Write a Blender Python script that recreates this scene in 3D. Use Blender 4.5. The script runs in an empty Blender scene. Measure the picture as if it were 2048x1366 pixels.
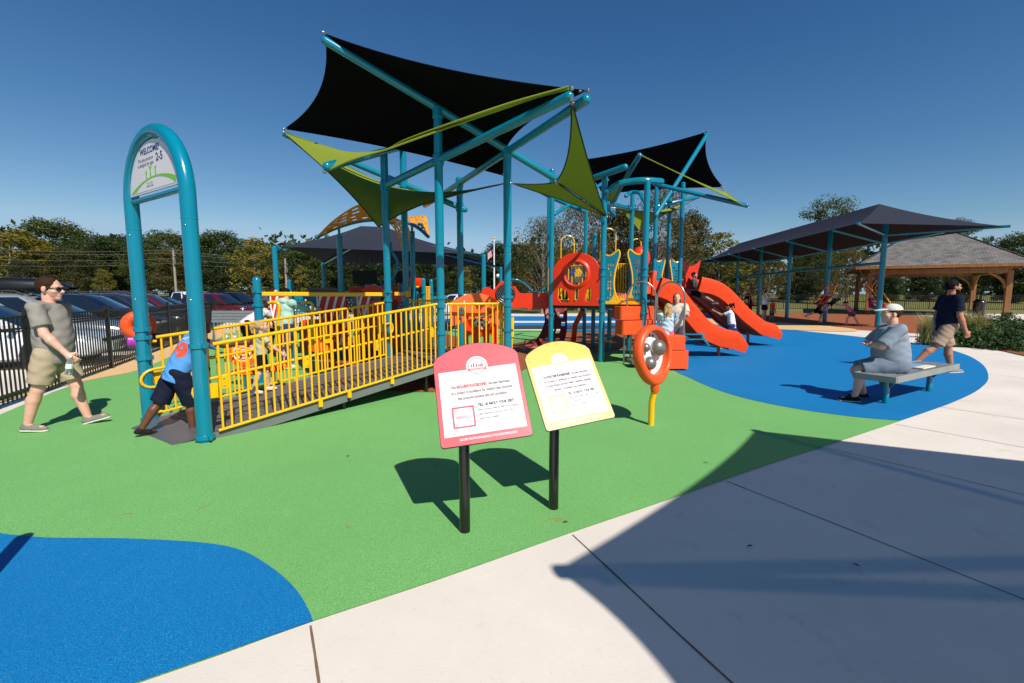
import bpy, math, random
import numpy as np
from mathutils import Vector, Matrix, geometry, noise

S = bpy.context.scene
COL = S.collection
PI = math.pi
R = math.radians

# ---------------------------------------------------------------- camera
CAM_H = 1.58
FPX = 910.0                       # focal length in pixels of a 2048 px wide frame
PITCH = math.atan(95.0 / FPX)
cam_d = bpy.data.cameras.new('camera')
cam_d.sensor_width = 36.0
cam_d.lens = FPX * 36.0 / 2048.0
cam_d.clip_start = 0.05
cam_d.clip_end = 4000
cam = bpy.data.objects.new('camera', cam_d)
COL.objects.link(cam)
cam.location = (0, 0, CAM_H)
cam.rotation_euler = (PI / 2 - PITCH, 0, 0)
S.camera = cam
_cp, _sp = math.cos(PITCH), math.sin(PITCH)

def ray(px, py):
    u = (px - 1024.0) / FPX
    v = (683.0 - py) / FPX
    return Vector((u, _cp + v * _sp, -_sp + v * _cp))

def G(px, py, z=0.0):
    """point of the horizontal plane z seen at a pixel of the photograph"""
    d = ray(px, py)
    t = (z - CAM_H) / d.z
    return Vector((d.x * t, d.y * t, z))

def at(px, py, Y):
    """point at depth Y seen at a pixel of the photograph"""
    d = ray(px, py)
    t = Y / d.y
    return Vector((d.x * t, Y, CAM_H + d.z * t))

# ---------------------------------------------------------------- objects
OFF = {}

def tag(o, label=None, cat=None, group=None, kind=None):
    if label: o['label'] = label
    if cat: o['category'] = cat
    if group: o['group'] = group
    if kind: o['kind'] = kind
    return o

def thing(name, label, cat, loc=(0, 0, 0), group=None):
    o = bpy.data.objects.new(name, None)
    o.empty_display_size = 0.2
    COL.objects.link(o)
    o.location = loc
    OFF[o.name] = Vector(loc)
    return tag(o, label, cat, group)

KIDS = {}

def link_child(o, parent):
    o.parent = parent
    KIDS.setdefault(parent.name, []).append(o)

def copy_tree(o, parent=None):
    c = o.copy()
    COL.objects.link(c)
    if parent is not None:
        link_child(c, parent)
    for ch in list(KIDS.get(o.name, [])):
        copy_tree(ch, c)
    return c

def finish_mesh(me, sharp=38):
    if len(me.polygons):
        me.polygons.foreach_set('use_smooth', [True] * len(me.polygons))
        me.set_sharp_from_angle(angle=R(sharp))

def mesh_obj(name, v, f, mat, parent=None, loc=None, sharp=38, kind=None, mats=None, fm=None):
    """link a mesh given in world coordinates; a child is moved into its parent's frame"""
    me = bpy.data.meshes.new(name)
    v = np.asarray([tuple(p) for p in v], dtype=float) if not isinstance(v, np.ndarray) else v.astype(float)
    if parent is not None:
        off = OFF[parent.name]
    else:
        if loc is None:
            mn, mx = v.min(0), v.max(0)
            loc = ((mn[0] + mx[0]) / 2, (mn[1] + mx[1]) / 2, mn[2])
        off = Vector(loc)
    v = v - np.array(off)
    me.from_pydata(v.tolist(), [], f)
    if mats:
        for m in mats: me.materials.append(m)
        if fm is not None: me.polygons.foreach_set('material_index', fm)
    elif mat is not None:
        me.materials.append(mat)
    me.update()
    finish_mesh(me, sharp)
    o = bpy.data.objects.new(name, me)
    COL.objects.link(o)
    OFF[o.name] = Vector(off)
    if parent is not None:
        link_child(o, parent)
    else:
        o.location = off
    if kind: o['kind'] = kind
    return o

def frame_z(d):
    d = Vector(d).normalized()
    a = Vector((0, 0, 1)) if abs(d.z) < 0.95 else Vector((1, 0, 0))
    x = a.cross(d).normalized()
    y = d.cross(x)
    return x, y, d

class MB:
    def __init__(s):
        s.v = []; s.f = []; s.m = []; s.cm = 0
    def add(s, v, f):
        n = len(s.v)
        s.v.extend([tuple(p) for p in v])
        s.f.extend([tuple(i + n for i in q) for q in f])
        s.m.extend([s.cm] * len(f))
        return s
    def box(s, c, size, rot=None, bev=0.0):
        sx, sy, sz = [q / 2 for q in size]
        c = Vector(c)
        if bev > 0:
            b = min(bev, sx * .9, sy * .9, sz * .9)
            pts = []
            idx = {}
            for ix in (-1, 1):
                for iy in (-1, 1):
                    for iz in (-1, 1):
                        for ax in range(3):
                            p = [ix * (sx - b), iy * (sy - b), iz * (sz - b)]
                            p[ax] = (ix * sx, iy * sy, iz * sz)[ax]
                            idx[(ix, iy, iz, ax)] = len(pts)
                            pts.append(Vector(p))
            f = []
            for sg in (-1, 1):
                q = [idx[(sg, a, b2, 0)] for a, b2 in ((-1, -1), (1, -1), (1, 1), (-1, 1))]
                f.append(q if sg > 0 else q[::-1])
                q = [idx[(a, sg, b2, 1)] for a, b2 in ((-1, -1), (-1, 1), (1, 1), (1, -1))]
                f.append(q if sg > 0 else q[::-1])
                q = [idx[(a, b2, sg, 2)] for a, b2 in ((-1, -1), (1, -1), (1, 1), (-1, 1))]
                f.append(q if sg > 0 else q[::-1])
            for i in (-1, 1):
                for j in (-1, 1):
                    q = [idx[(i, j, -1, 0)], idx[(i, j, 1, 0)], idx[(i, j, 1, 1)], idx[(i, j, -1, 1)]]
                    f.append(q if i * j > 0 else q[::-1])
                    q = [idx[(i, -1, j, 0)], idx[(i, -1, j, 2)], idx[(i, 1, j, 2)], idx[(i, 1, j, 0)]]
                    f.append(q if i * j > 0 else q[::-1])
                    q = [idx[(-1, i, j, 1)], idx[(1, i, j, 1)], idx[(1, i, j, 2)], idx[(-1, i, j, 2)]]
                    f.append(q if i * j > 0 else q[::-1])
                    for k in (-1, 1):
                        q = [idx[(i, j, k, 0)], idx[(i, j, k, 1)], idx[(i, j, k, 2)]]
                        f.append(q if i * j * k > 0 else q[::-1])
        else:
            pts = [Vector((x * sx, y * sy, z * sz)) for z in (-1, 1) for y in (-1, 1) for x in (-1, 1)]
            f = [(0, 2, 3, 1), (4, 5, 7, 6), (0, 1, 5, 4), (2, 6, 7, 3), (0, 4, 6, 2), (1, 3, 7, 5)]
        if rot is not None:
            M = rot if isinstance(rot, Matrix) else Matrix.Rotation(rot, 3, 'Z')
            pts = [M @ p for p in pts]
        return s.add([c + p for p in pts], f)
    def beam(s, a, b, w, h, bev=0.0, up=(0, 0, 1)):
        a, b = Vector(a), Vector(b)
        d = (b - a); L = d.length; d.normalize()
        x = d.cross(Vector(up)).normalized(); u = x.cross(d)
        M = Matrix((x, d, u)).transposed()
        return s.box((a + b) / 2, (w, L, h), M, bev)
    def tube(s, path, r, n=10, closed=False, cap=True):
        P = [Vector(p) for p in path]
        m = len(P)
        rr = r if isinstance(r, (list, tuple)) else [r] * m
        v = []; f = []
        prevx = None
        for i in range(m):
            if closed: d = P[(i + 1) % m] - P[i - 1]
            elif i == 0: d = P[1] - P[0]
            elif i == m - 1: d = P[-1] - P[-2]
            else: d = (P[i + 1] - P[i]).normalized() + (P[i] - P[i - 1]).normalized()
            if d.length < 1e-9: d = Vector((0, 0, 1))
            d.normalize()
            if prevx is None: x, y, _ = frame_z(d)
            else:
                x = prevx - d * prevx.dot(d)
                if x.length < 1e-6: x, y, _ = frame_z(d)
                x.normalize(); y = d.cross(x)
            prevx = x
            for k in range(n):
                a = 2 * PI * k / n
                v.append(P[i] + (x * math.cos(a) + y * math.sin(a)) * rr[i])
        for i in range(m if closed else m - 1):
            j = (i + 1) % m
            for k in range(n):
                l = (k + 1) % n
                f.append((i * n + k, i * n + l, j * n + l, j * n + k))
        if cap and not closed:
            f.append(tuple(range(n))[::-1]); f.append(tuple((m - 1) * n + k for k in range(n)))
        return s.add(v, f)
    def cyl(s, a, b, r1, r2=None, n=16, cap=True):
        return s.tube([a, b], [r1, r1 if r2 is None else r2], n, cap=cap)
    def dome(s, c, r, d=(0, 0, 1), n=16, k=5, flat=1.0):
        x, y, z = frame_z(d); c = Vector(c)
        v = []; f = []
        for i in range(k):
            a = PI / 2 * i / k
            for j in range(n):
                b = 2 * PI * j / n
                v.append(c + (x * math.cos(b) + y * math.sin(b)) * (r * math.cos(a)) + z * (r * math.sin(a) * flat))
        v.append(c + z * r * flat)
        for i in range(k - 1):
            for j in range(n):
                l = (j + 1) % n
                f.append((i * n + j, i * n + l, (i + 1) * n + l, (i + 1) * n + j))
        for j in range(n): f.append(((k - 1) * n + j, (k - 1) * n + (j + 1) % n, k * n))
        return s.add(v, f)
    def ball(s, c, r, n=14, k=8, rot=None):
        c = Vector(c)
        rx, ry, rz = (r, r, r) if not isinstance(r, (tuple, list)) else r
        v = [Vector((0, 0, -rz))]; f = []
        for i in range(1, k):
            a = -PI / 2 + PI * i / k
            for j in range(n):
                b = 2 * PI * j / n
                v.append(Vector((rx * math.cos(a) * math.cos(b), ry * math.cos(a) * math.sin(b), rz * math.sin(a))))
        v.append(Vector((0, 0, rz)))
        for j in range(n):
            f.append((0, 1 + (j + 1) % n, 1 + j))
            f.append((len(v) - 1, 1 + (k - 2) * n + j, 1 + (k - 2) * n + (j + 1) % n))
        for i in range(k - 2):
            for j in range(n):
                l = (j + 1) % n
                f.append((1 + i * n + j, 1 + i * n + l, 1 + (i + 1) * n + l, 1 + (i + 1) * n + j))
        if rot is not None: v = [rot @ p for p in v]
        return s.add([c + p for p in v], f)
    def lathe(s, prof, o, d=(0, 0, 1), n=24, a0=0, a1=2 * PI):
        """profile of (radius, height) turned about an axis"""
        x, y, z = frame_z(d); o = Vector(o)
        full = abs(a1 - a0 - 2 * PI) < 1e-6
        m = len(prof); v = []; f = []
        N = n if full else n + 1
        for j in range(N):
            b = a0 + (a1 - a0) * j / n
            for (r, h) in prof:
                v.append(o + (x * math.cos(b) + y * math.sin(b)) * r + z * h)
        for j in range(n):
            l = (j + 1) % N
            for i in range(m - 1):
                f.append((j * m + i, l * m + i, l * m + i + 1, j * m + i + 1))
        return s.add(v, f)
    def prism(s, poly, o, ux, uy, th, holes=(), back=0.0):
        """outline (with holes) in the plane o + a*ux + b*uy, given thickness th along ux x uy"""
        o, ux, uy = Vector(o), Vector(ux).normalized(), Vector(uy).normalized()
        un = ux.cross(uy)
        loops = [list(poly)] + [list(h) for h in holes]
        def area(l): return sum(l[i - 1][0] * l[i][1] - l[i][0] * l[i - 1][1] for i in range(len(l)))
        if area(loops[0]) < 0: loops[0].reverse()
        for h in loops[1:]:
            if area(h) > 0: h.reverse()
        flat = [Vector((p[0], p[1], 0)) for l in loops for p in l]
        tr = geometry.tessellate_polygon([[Vector((p[0], p[1], 0)) for p in l] for l in loops])
        n = len(flat)
        v = [o + ux * p.x + uy * p.y + un * back for p in flat] + [o + ux * p.x + uy * p.y + un * (back + th) for p in flat]
        f = []
        for t in tr:
            a, b, c = [flat[i] for i in t]
            cr = (b.x - a.x) * (c.y - a.y) - (b.y - a.y) * (c.x - a.x)
            if abs(cr) < 1e-12: continue
            t = tuple(t) if cr > 0 else tuple(t)[::-1]
            f.append(tuple(i + n for i in t)); f.append(t[::-1])
        k = 0
        for l in loops:
            m = len(l)
            for i in range(m):
                j = (i + 1) % m
                f.append((k + i, k + j, n + k + j, n + k + i))
            k += m
        return s.add(v, f)
    def sheet(s, grid, th=0.0, up=None):
        """grid[i][j] of points; th > 0 gives a second skin below"""
        ni, nj = len(grid), len(grid[0])
        v = [Vector(p) for r in grid for p in r]
        f = [(i * nj + j, (i + 1) * nj + j, (i + 1) * nj + j + 1, i * nj + j + 1) for i in range(ni - 1) for j in range(nj - 1)]
        if th <= 0: return s.add(v, f)
        nrm = []
        for i in range(ni):
            for j in range(nj):
                a = Vector(grid[min(i + 1, ni - 1)][j]) - Vector(grid[max(i - 1, 0)][j])
                b = Vector(grid[i][min(j + 1, nj - 1)]) - Vector(grid[i][max(j - 1, 0)])
                c = a.cross(b)
                nrm.append(c.normalized() if c.length > 1e-12 else Vector((0, 0, 1)))
        N = len(v)
        v2 = [p - q * th for p, q in zip(v, nrm)]
        f2 = [tuple(i + N for i in q)[::-1] for q in f]
        ring = [j for j in range(nj)] + [i * nj + nj - 1 for i in range(1, ni)] + [(ni - 1) * nj + j for j in range(nj - 2, -1, -1)] + [i * nj for i in range(ni - 2, 0, -1)]
        f3 = [(ring[i], ring[(i + 1) % len(ring)], ring[(i + 1) % len(ring)] + N, ring[i] + N) for i in range(len(ring))]
        return s.add(v + v2, f + f2 + f3)
    def build(s, name, mat, parent=None, loc=None, sharp=38, kind=None, label=None, mats=None):
        o = mesh_obj(name, s.v, s.f, mat, parent, loc, sharp, kind, mats, s.m if mats else None)
        if label: o['label'] = label
        return o

def arc(c, r, a0, a1, n, ux, uy):
    c, ux, uy = Vector(c), Vector(ux), Vector(uy)
    return [c + ux * (r * math.cos(a0 + (a1 - a0) * i / n)) + uy * (r * math.sin(a0 + (a1 - a0) * i / n)) for i in range(n + 1)]

def circle2(cx, cy, r, n=20, ry=None):
    ry = r if ry is None else ry
    return [(cx + r * math.cos(2 * PI * i / n), cy + ry * math.sin(2 * PI * i / n)) for i in range(n)]

def slot2(cx, cy, L, w, ang=0, n=6):
    pts = []
    for sgn in (1, -1):
        for i in range(n + 1):
            a = -PI / 2 + PI * i / n
            pts.append((sgn * (L / 2 - w / 2 + w / 2 * math.cos(a)), sgn * w / 2 * math.sin(a)))
    c, sn = math.cos(ang), math.sin(ang)
    return [(cx + x * c - y * sn, cy + x * sn + y * c) for x, y in pts]

def spline(pts, n=8, closed=False):
    """Catmull-Rom through points"""
    P = [Vector(p) for p in pts]; m = len(P); out = []
    for i in range(m if closed else m - 1):
        p0 = P[i - 1] if (i > 0 or closed) else P[0] * 2 - P[1]
        p1 = P[i]; p2 = P[(i + 1) % m]
        p3 = P[(i + 2) % m] if (i + 2 < m or closed) else p2 * 2 - p1
        for k in range(n):
            t = k / n
            out.append(0.5 * ((2 * p1) + (p2 - p0) * t + (2 * p0 - 5 * p1 + 4 * p2 - p3) * t * t + (3 * p1 - p0 - 3 * p2 + p3) * t ** 3))
    if not closed: out.append(P[-1])
    return out

def rounded2(w, h, r, n=5, cx=0, cy=0):
    pts = []
    for (sx, sy, a0) in ((1, 1, 0), (-1, 1, PI / 2), (-1, -1, PI), (1, -1, 3 * PI / 2)):
        for i in range(n + 1):
            a = a0 + PI / 2 * i / n
            pts.append((cx + sx * (w / 2 - r) + r * math.cos(a), cy + sy * (h / 2 - r) + r * math.sin(a)))
    return pts

def text_mesh(name, body, size, o, ux, uy, mat, parent, align='CENTER', squash=1.0, bold=0.0, lift=0.002, fit=None):
    """lettering as a mesh laid on the plane o + a*ux + b*uy"""
    c = bpy.data.curves.new('lettering', 'FONT')
    c.body = body; c.size = size; c.align_x = align; c.offset = bold; c.resolution_u = 3
    t = bpy.data.objects.new('lettering', c)
    COL.objects.link(t)
    me = bpy.data.meshes.new_from_object(t.evaluated_get(bpy.context.evaluated_depsgraph_get()))
    COL.objects.unlink(t); bpy.data.objects.remove(t)
    ux, uy = Vector(ux).normalized(), Vector(uy).normalized()
    un = ux.cross(uy)
    ky = 1.0
    if fit:
        xs_ = [p.co.x for p in me.vertices]
        squash = fit / (max(xs_) - min(xs_))
    v = [Vector(o) + ux * (p.co.x * squash) + uy * p.co.y + un * lift for p in me.vertices]
    f = [tuple(p.vertices) for p in me.polygons]
    bpy.data.meshes.remove(me)
    return mesh_obj(name, v, f, mat, parent)

# ---------------------------------------------------------------- materials
def lin(r, g, b):
    def q(c):
        c /= 255.0
        return c / 12.92 if c <= 0.04045 else ((c + 0.055) / 1.055) ** 2.4
    return (q(r), q(g), q(b), 1.0)

class NT:
    def __init__(s, name):
        s.m = bpy.data.materials.new(name)
        s.m.use_nodes = True
        s.t = s.m.node_tree
        s.b = s.t.nodes['Principled BSDF']
        s.out = s.t.nodes['Material Output']
    def n(s, kind, **kw):
        nd = s.t.nodes.new(kind)
        for k, v in kw.items(): setattr(nd, k, v)
        return nd
    def l(s, a, b): s.t.links.new(a, b)
    def coord(s, what='Object', scale=None):
        c = s.n('ShaderNodeTexCoord')
        if scale is None: return c.outputs[what]
        m = s.n('ShaderNodeMapping'); m.inputs['Scale'].default_value = scale
        s.l(c.outputs[what], m.inputs['Vector']); return m.outputs['Vector']
    def noise(s, vec, scale, detail=4, rough=0.6):
        nd = s.n('ShaderNodeTexNoise')
        nd.inputs['Scale'].default_value = scale; nd.inputs['Detail'].default_value = detail; nd.inputs['Roughness'].default_value = rough
        if vec is not None: s.l(vec, nd.inputs['Vector'])
        return nd.outputs['Fac']
    def ramp(s, fac, stops):
        r = s.n('ShaderNodeValToRGB')
        e = r.color_ramp.elements
        while len(e) < len(stops): e.new(0.5)
        for i, (p, c) in enumerate(stops):
            e[i].position = p; e[i].color = c if len(c) == 4 else (*c, 1)
        s.l(fac, r.inputs['Fac']); return r.outputs['Color']
    def mix(s, a, b, fac, mode='MIX'):
        m = s.n('ShaderNodeMix', data_type='RGBA', blend_type=mode)
        for q, i in ((fac, 0), (a, 6), (b, 7)):
            if hasattr(q, 'links'): s.l(q, m.inputs[i])
            else: m.inputs[i].default_value = q
        return m.outputs[2]
    def bump(s, h, strength=0.3, dist=0.01):
        b = s.n('ShaderNodeBump'); b.inputs['Strength'].default_value = strength; b.inputs['Distance'].default_value = dist
        s.l(h, b.inputs['Height']); s.l(b.outputs['Normal'], s.b.inputs['Normal'])
    def set(s, **kw):
        for k, v in kw.items():
            i = s.b.inputs[k.replace('_', ' ')]
            if hasattr(v, 'links'): s.l(v, i)
            else: i.default_value = v
        return s

def flat_mat(name, rgb, rough=0.5, metal=0.0, var=0.08, scale=3.0, bump=0.0, coat=0.0, spec=0.5, bscale=60):
    """a painted / plastic / cloth surface with slight patchy variation and fine grain"""
    n = NT(name)
    c = lin(*rgb)
    v = n.coord('Object')
    nz = n.noise(v, scale, 5)
    lo = tuple(x * (1 - var) for x in c[:3]) + (1,)
    hi = tuple(min(1, x * (1 + var)) for x in c[:3]) + (1,)
    n.set(Base_Color=n.ramp(nz, [(0.3, lo), (0.7, hi)]), Roughness=rough, Metallic=metal, Coat_Weight=coat)
    n.b.inputs['Specular IOR Level'].default_value = spec
    if coat: n.b.inputs['Coat Roughness'].default_value = 0.08
    if bump: n.bump(n.noise(v, bscale, 3), bump, 0.004)
    return n.m

def rubber_mat(name, rgb, rgb2, fleck):
    """poured rubber surfacing: coloured granules with pale and dark flecks and broad scuffing"""
    n = NT(name)
    v = n.coord('Object')
    g = n.noise(v, 150, 2, 0.8)
    dk = tuple(x * .62 for x in lin(*rgb2)[:3]) + (1,)
    c = n.ramp(g, [(0.28, dk), (0.44, lin(*rgb2)), (0.52, lin(*rgb)), (0.6, lin(*rgb)), (0.72, lin(*fleck))])
    big = n.noise(v, 0.9, 5, 0.65)
    c = n.mix(c, lin(*rgb2), n.ramp(big, [(0.42, (0, 0, 0)), (0.8, (.55, .55, .55))]))
    mid = n.noise(v, 9, 4, 0.7)
    c = n.mix(c, n.mix(c, (0.5, 0.5, 0.5, 1), 0.25), n.ramp(mid, [(0.6, (0, 0, 0)), (0.8, (.22, .22, .22))]))
    n.set(Base_Color=c, Roughness=0.75)
    n.b.inputs['Specular IOR Level'].default_value = 0.25
    n.bump(g, 0.5, 0.006)
    return n.m

def concrete_mat(name, rgb, tint):
    n = NT(name)
    v = n.coord('Object')
    a = n.noise(v, 0.7, 8, 0.65)
    c = n.ramp(a, [(0.3, lin(*tint)), (0.7, lin(*rgb))])
    brush = n.noise(n.coord('Object', (1, 5, 1)), 26, 3, 0.7)
    c = n.mix(c, tuple(x * .82 for x in lin(*rgb)[:3]) + (1,), n.ramp(brush, [(0.45, (0, 0, 0)), (0.75, (.5, .5, .5))]))
    st = n.noise(v, 2.3, 6, 0.75)
    c = n.mix(c, lin(150, 128, 108), n.ramp(st, [(0.58, (0, 0, 0)), (0.8, (.45, .45, .45))]))
    sp = n.noise(v, 60, 3, 0.75)
    c = n.mix(c, lin(104, 92, 80), n.ramp(sp, [(0.66, (0, 0, 0)), (0.74, (.6, .6, .6))]))
    wet = n.noise(v, 0.33, 4, 0.6)
    c = n.mix(c, tuple(x * .8 for x in lin(*tint)[:3]) + (1,), n.ramp(wet, [(0.45, (0, 0, 0)), (0.7, (.3, .3, .3))]))
    n.set(Base_Color=c, Roughness=0.85)
    n.bump(brush, 0.25, 0.004)
    return n.m

M = {}
M['teal'] = flat_mat('teal_paint', (0, 122, 146), 0.22, var=0.04, coat=0.3)
M['yellow'] = flat_mat('yellow_paint', (250, 184, 4), 0.28, var=0.05, coat=0.25)
M['red'] = flat_mat('orange_red_plastic', (226, 50, 12), 0.38, var=0.06, bump=0.05)
M['orange'] = flat_mat('orange_plastic', (238, 84, 28), 0.42, var=0.05, bump=0.05)
M['lightorange'] = flat_mat('pale_orange_board', (240, 102, 44), 0.5, var=0.04)
M['brownred'] = flat_mat('brown_red_plastic', (120, 32, 18), 0.45, var=0.08)
M['black_metal'] = flat_mat('black_metal', (20, 19, 19), 0.25, var=0.1, coat=0.3)
M['fence_black'] = flat_mat('black_fence_paint', (24, 20, 18), 0.35, var=0.1)
M['grey_deck'] = flat_mat('grey_vinyl_deck', (98, 92, 92), 0.6, var=0.1, bump=0.15)
M['grey_skirt'] = flat_mat('grey_ramp_edge', (112, 114, 112), 0.5, var=0.08)
M['steel'] = flat_mat('brushed_steel', (170, 168, 164), 0.3, metal=0.9, var=0.06)
M['silver'] = flat_mat('grey_satin_metal', (132, 128, 124), 0.38, metal=0.55, var=0.04)
M['white'] = flat_mat('white_paint', (232, 232, 230), 0.45, var=0.03)
M['offwhite'] = flat_mat('sign_white', (222, 214, 211), 0.3, var=0.02)
M['paper'] = flat_mat('sign_pale_panel', (230, 229, 229), 0.3, var=0.02)
M['lavender'] = flat_mat('pale_grey_board', (205, 206, 212), 0.4, var=0.03)
M['navytext'] = flat_mat('navy_print', (30, 36, 112), 0.4)
M['limeprint'] = flat_mat('lime_print', (118, 184, 40), 0.4)
M['greyprint'] = flat_mat('grey_print', (112, 102, 106), 0.5)
M['darkprint'] = flat_mat('dark_print', (40, 30, 42), 0.5)
M['coral'] = flat_mat('coral_print', (234, 90, 96), 0.35, var=0.03)
M['coral_text'] = flat_mat('coral_lettering', (216, 74, 80), 0.4)
M['coral_line'] = flat_mat('pale_coral_line', (240, 128, 132), 0.4)
M['mustard'] = flat_mat('mustard_print', (224, 176, 56), 0.35, var=0.03)
M['mustard_line'] = flat_mat('pale_mustard_line', (236, 196, 92), 0.4)
M['pinktint'] = flat_mat('pale_pink_print', (250, 232, 230), 0.4)
M['purple'] = flat_mat('purple_plastic', (172, 52, 172), 0.3)
M['bench_grey'] = flat_mat('grey_recycled_plank', (112, 116, 118), 0.55, var=0.12, bump=0.2)
M['bench_lip'] = flat_mat('weathered_grey_edge', (136, 138, 130), 0.6, var=0.12)
M['black_plastic'] = flat_mat('black_plastic', (14, 14, 15), 0.4)
M['dark_board'] = flat_mat('black_board', (6, 6, 7), 0.7)

def cloth_shade(name, rgb, trans, opac=0.06, rough=0.9):
    """knitted shade cloth: lets part of the light through and has small open pores"""
    n = NT(name)
    v = n.coord('Object')
    w = n.noise(v, 140, 2, 0.7)
    c = n.ramp(w, [(0.3, tuple(x * .75 for x in lin(*rgb)[:3]) + (1,)), (0.7, lin(*rgb))])
    n.set(Base_Color=c, Roughness=rough)
    n.b.inputs['Specular IOR Level'].default_value = 0.1
    t = n.n('ShaderNodeBsdfTranslucent'); n.l(c, t.inputs['Color'])
    m1 = n.n('ShaderNodeMixShader'); m1.inputs[0].default_value = trans
    n.l(n.b.outputs[0], m1.inputs[1]); n.l(t.outputs[0], m1.inputs[2])
    tr = n.n('ShaderNodeBsdfTransparent')
    m2 = n.n('ShaderNodeMixShader'); m2.inputs[0].default_value = opac
    n.l(m1.outputs[0], m2.inputs[1]); n.l(tr.outputs[0], m2.inputs[2])
    n.l(m2.outputs[0], n.out.inputs['Surface'])
    return n.m
M['cloth_black'] = cloth_shade('black_shade_cloth', (10, 10, 13), 0.05, 0.0)
M['cloth_lime'] = cloth_shade('lime_shade_cloth', (140, 154, 54), 0.10, 0.01)
M['cloth_slate'] = cloth_shade('slate_shade_cloth', (54, 56, 68), 0.05, 0.03)
M['webbing'] = flat_mat('dark_webbing', (30, 34, 22), 0.8)

# ---------------------------------------------------------------- light
SUN_AZ = Vector((0.506, -0.862))         # towards the sun, over the photographer's right shoulder
SUN_EL = R(46)
sd = bpy.data.lights.new('sun', 'SUN')
sd.energy = 5.0
sd.angle = R(0.53)
sd.color = (1.0, 0.955, 0.88)
sun = bpy.data.objects.new('sun', sd)
COL.objects.link(sun)
sdir = Vector((SUN_AZ.x * math.cos(SUN_EL), SUN_AZ.y * math.cos(SUN_EL), math.sin(SUN_EL)))
sun.rotation_euler = sdir.to_track_quat('Z', 'Y').to_euler()
sun.location = sdir * 60
W = bpy.data.worlds.new('World')
S.world = W
W.use_nodes = True
wn = W.node_tree
sky = wn.nodes.new('ShaderNodeTexSky')
sky.sky_type = 'NISHITA'
sky.sun_disc = False
sky.sun_elevation = SUN_EL
sky.sun_rotation = math.atan2(SUN_AZ.x, SUN_AZ.y)
sky.altitude = 0
sky.air_density = 1.0
sky.dust_density = 0.0
sky.ozone_density = 4.0
bg = wn.nodes['Background']
bg.inputs['Strength'].default_value = 0.075
# clear dry autumn air: deepen the blue of the whole sky (one response curve per channel)
sep = wn.nodes.new('ShaderNodeSeparateColor'); comb = wn.nodes.new('ShaderNodeCombineColor')
wn.links.new(sky.outputs[0], sep.inputs[0])
for ch, (pw, k) in enumerate(((1.6, 2.1), (1.20, 1.27), (0.95, 1.06))):
    a = wn.nodes.new('ShaderNodeMath'); a.operation = 'MULTIPLY'; a.inputs[1].default_value = 0.0815
    b = wn.nodes.new('ShaderNodeMath'); b.operation = 'POWER'; b.inputs[1].default_value = pw
    c = wn.nodes.new('ShaderNodeMath'); c.operation = 'MULTIPLY'; c.inputs[1].default_value = k / 0.0815
    wn.links.new(sep.outputs[ch], a.inputs[0]); wn.links.new(a.outputs[0], b.inputs[0]); wn.links.new(b.outputs[0], c.inputs[0])
    d = wn.nodes.new('ShaderNodeMath'); d.operation = 'MINIMUM'; d.inputs[1].default_value = (.37, .545, .72)[ch] / 0.0815
    wn.links.new(c.outputs[0], d.inputs[0])
    if ch == 1: gout = d.outputs[0]
    if ch == 2:
        g1 = wn.nodes.new('ShaderNodeMath'); g1.operation = 'MULTIPLY'; g1.inputs[1].default_value = 1.30
        g2 = wn.nodes.new('ShaderNodeMath'); g2.operation = 'MAXIMUM'
        wn.links.new(gout, g1.inputs[0]); wn.links.new(g1.outputs[0], g2.inputs[0]); wn.links.new(d.outputs[0], g2.inputs[1])
        wn.links.new(g2.outputs[0], comb.inputs[ch])
    else: wn.links.new(d.outputs[0], comb.inputs[ch])
wn.links.new(comb.outputs[0], bg.inputs['Color'])
S.view_settings.view_transform = 'Standard'
S.view_settings.look = 'None'
S.view_settings.exposure = 0.12
S.view_settings.gamma = 1.0
S.view_settings.use_curve_mapping = False
try:
    S.cycles.max_bounces = 8
    S.cycles.transparent_max_bounces = 12
except Exception:
    pass
# ================================================================ the ground
M['g_green'] = rubber_mat('green_rubber', (120, 181, 103), (100, 160, 88), (164, 208, 146))
M['g_blue'] = rubber_mat('blue_rubber', (4, 122, 181), (6, 102, 160), (70, 172, 218))
M['g_brown'] = rubber_mat('brown_rubber', (160, 94, 56), (134, 74, 44), (190, 128, 90))
M['g_tan'] = rubber_mat('tan_rubber', (230, 190, 136), (206, 164, 114), (240, 210, 164))
M['g_dark'] = rubber_mat('grey_rubber', (70, 72, 80), (52, 52, 60), (110, 110, 116))
M['g_white'] = rubber_mat('white_rubber', (226, 226, 224), (206, 206, 204), (240, 240, 240))
M['concrete'] = concrete_mat('broom_finished_concrete', (228, 218, 204), (212, 200, 186))
M['joint'] = flat_mat('pavement_joint_sand', (118, 98, 78), 0.9, var=0.3, scale=20)
M['asphalt'] = flat_mat('parking_asphalt', (72, 72, 74), 0.85, var=0.2, scale=1.2, bump=0.3)
M['stripe'] = flat_mat('white_road_paint', (210, 208, 200), 0.7, var=0.1, scale=8)

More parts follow.
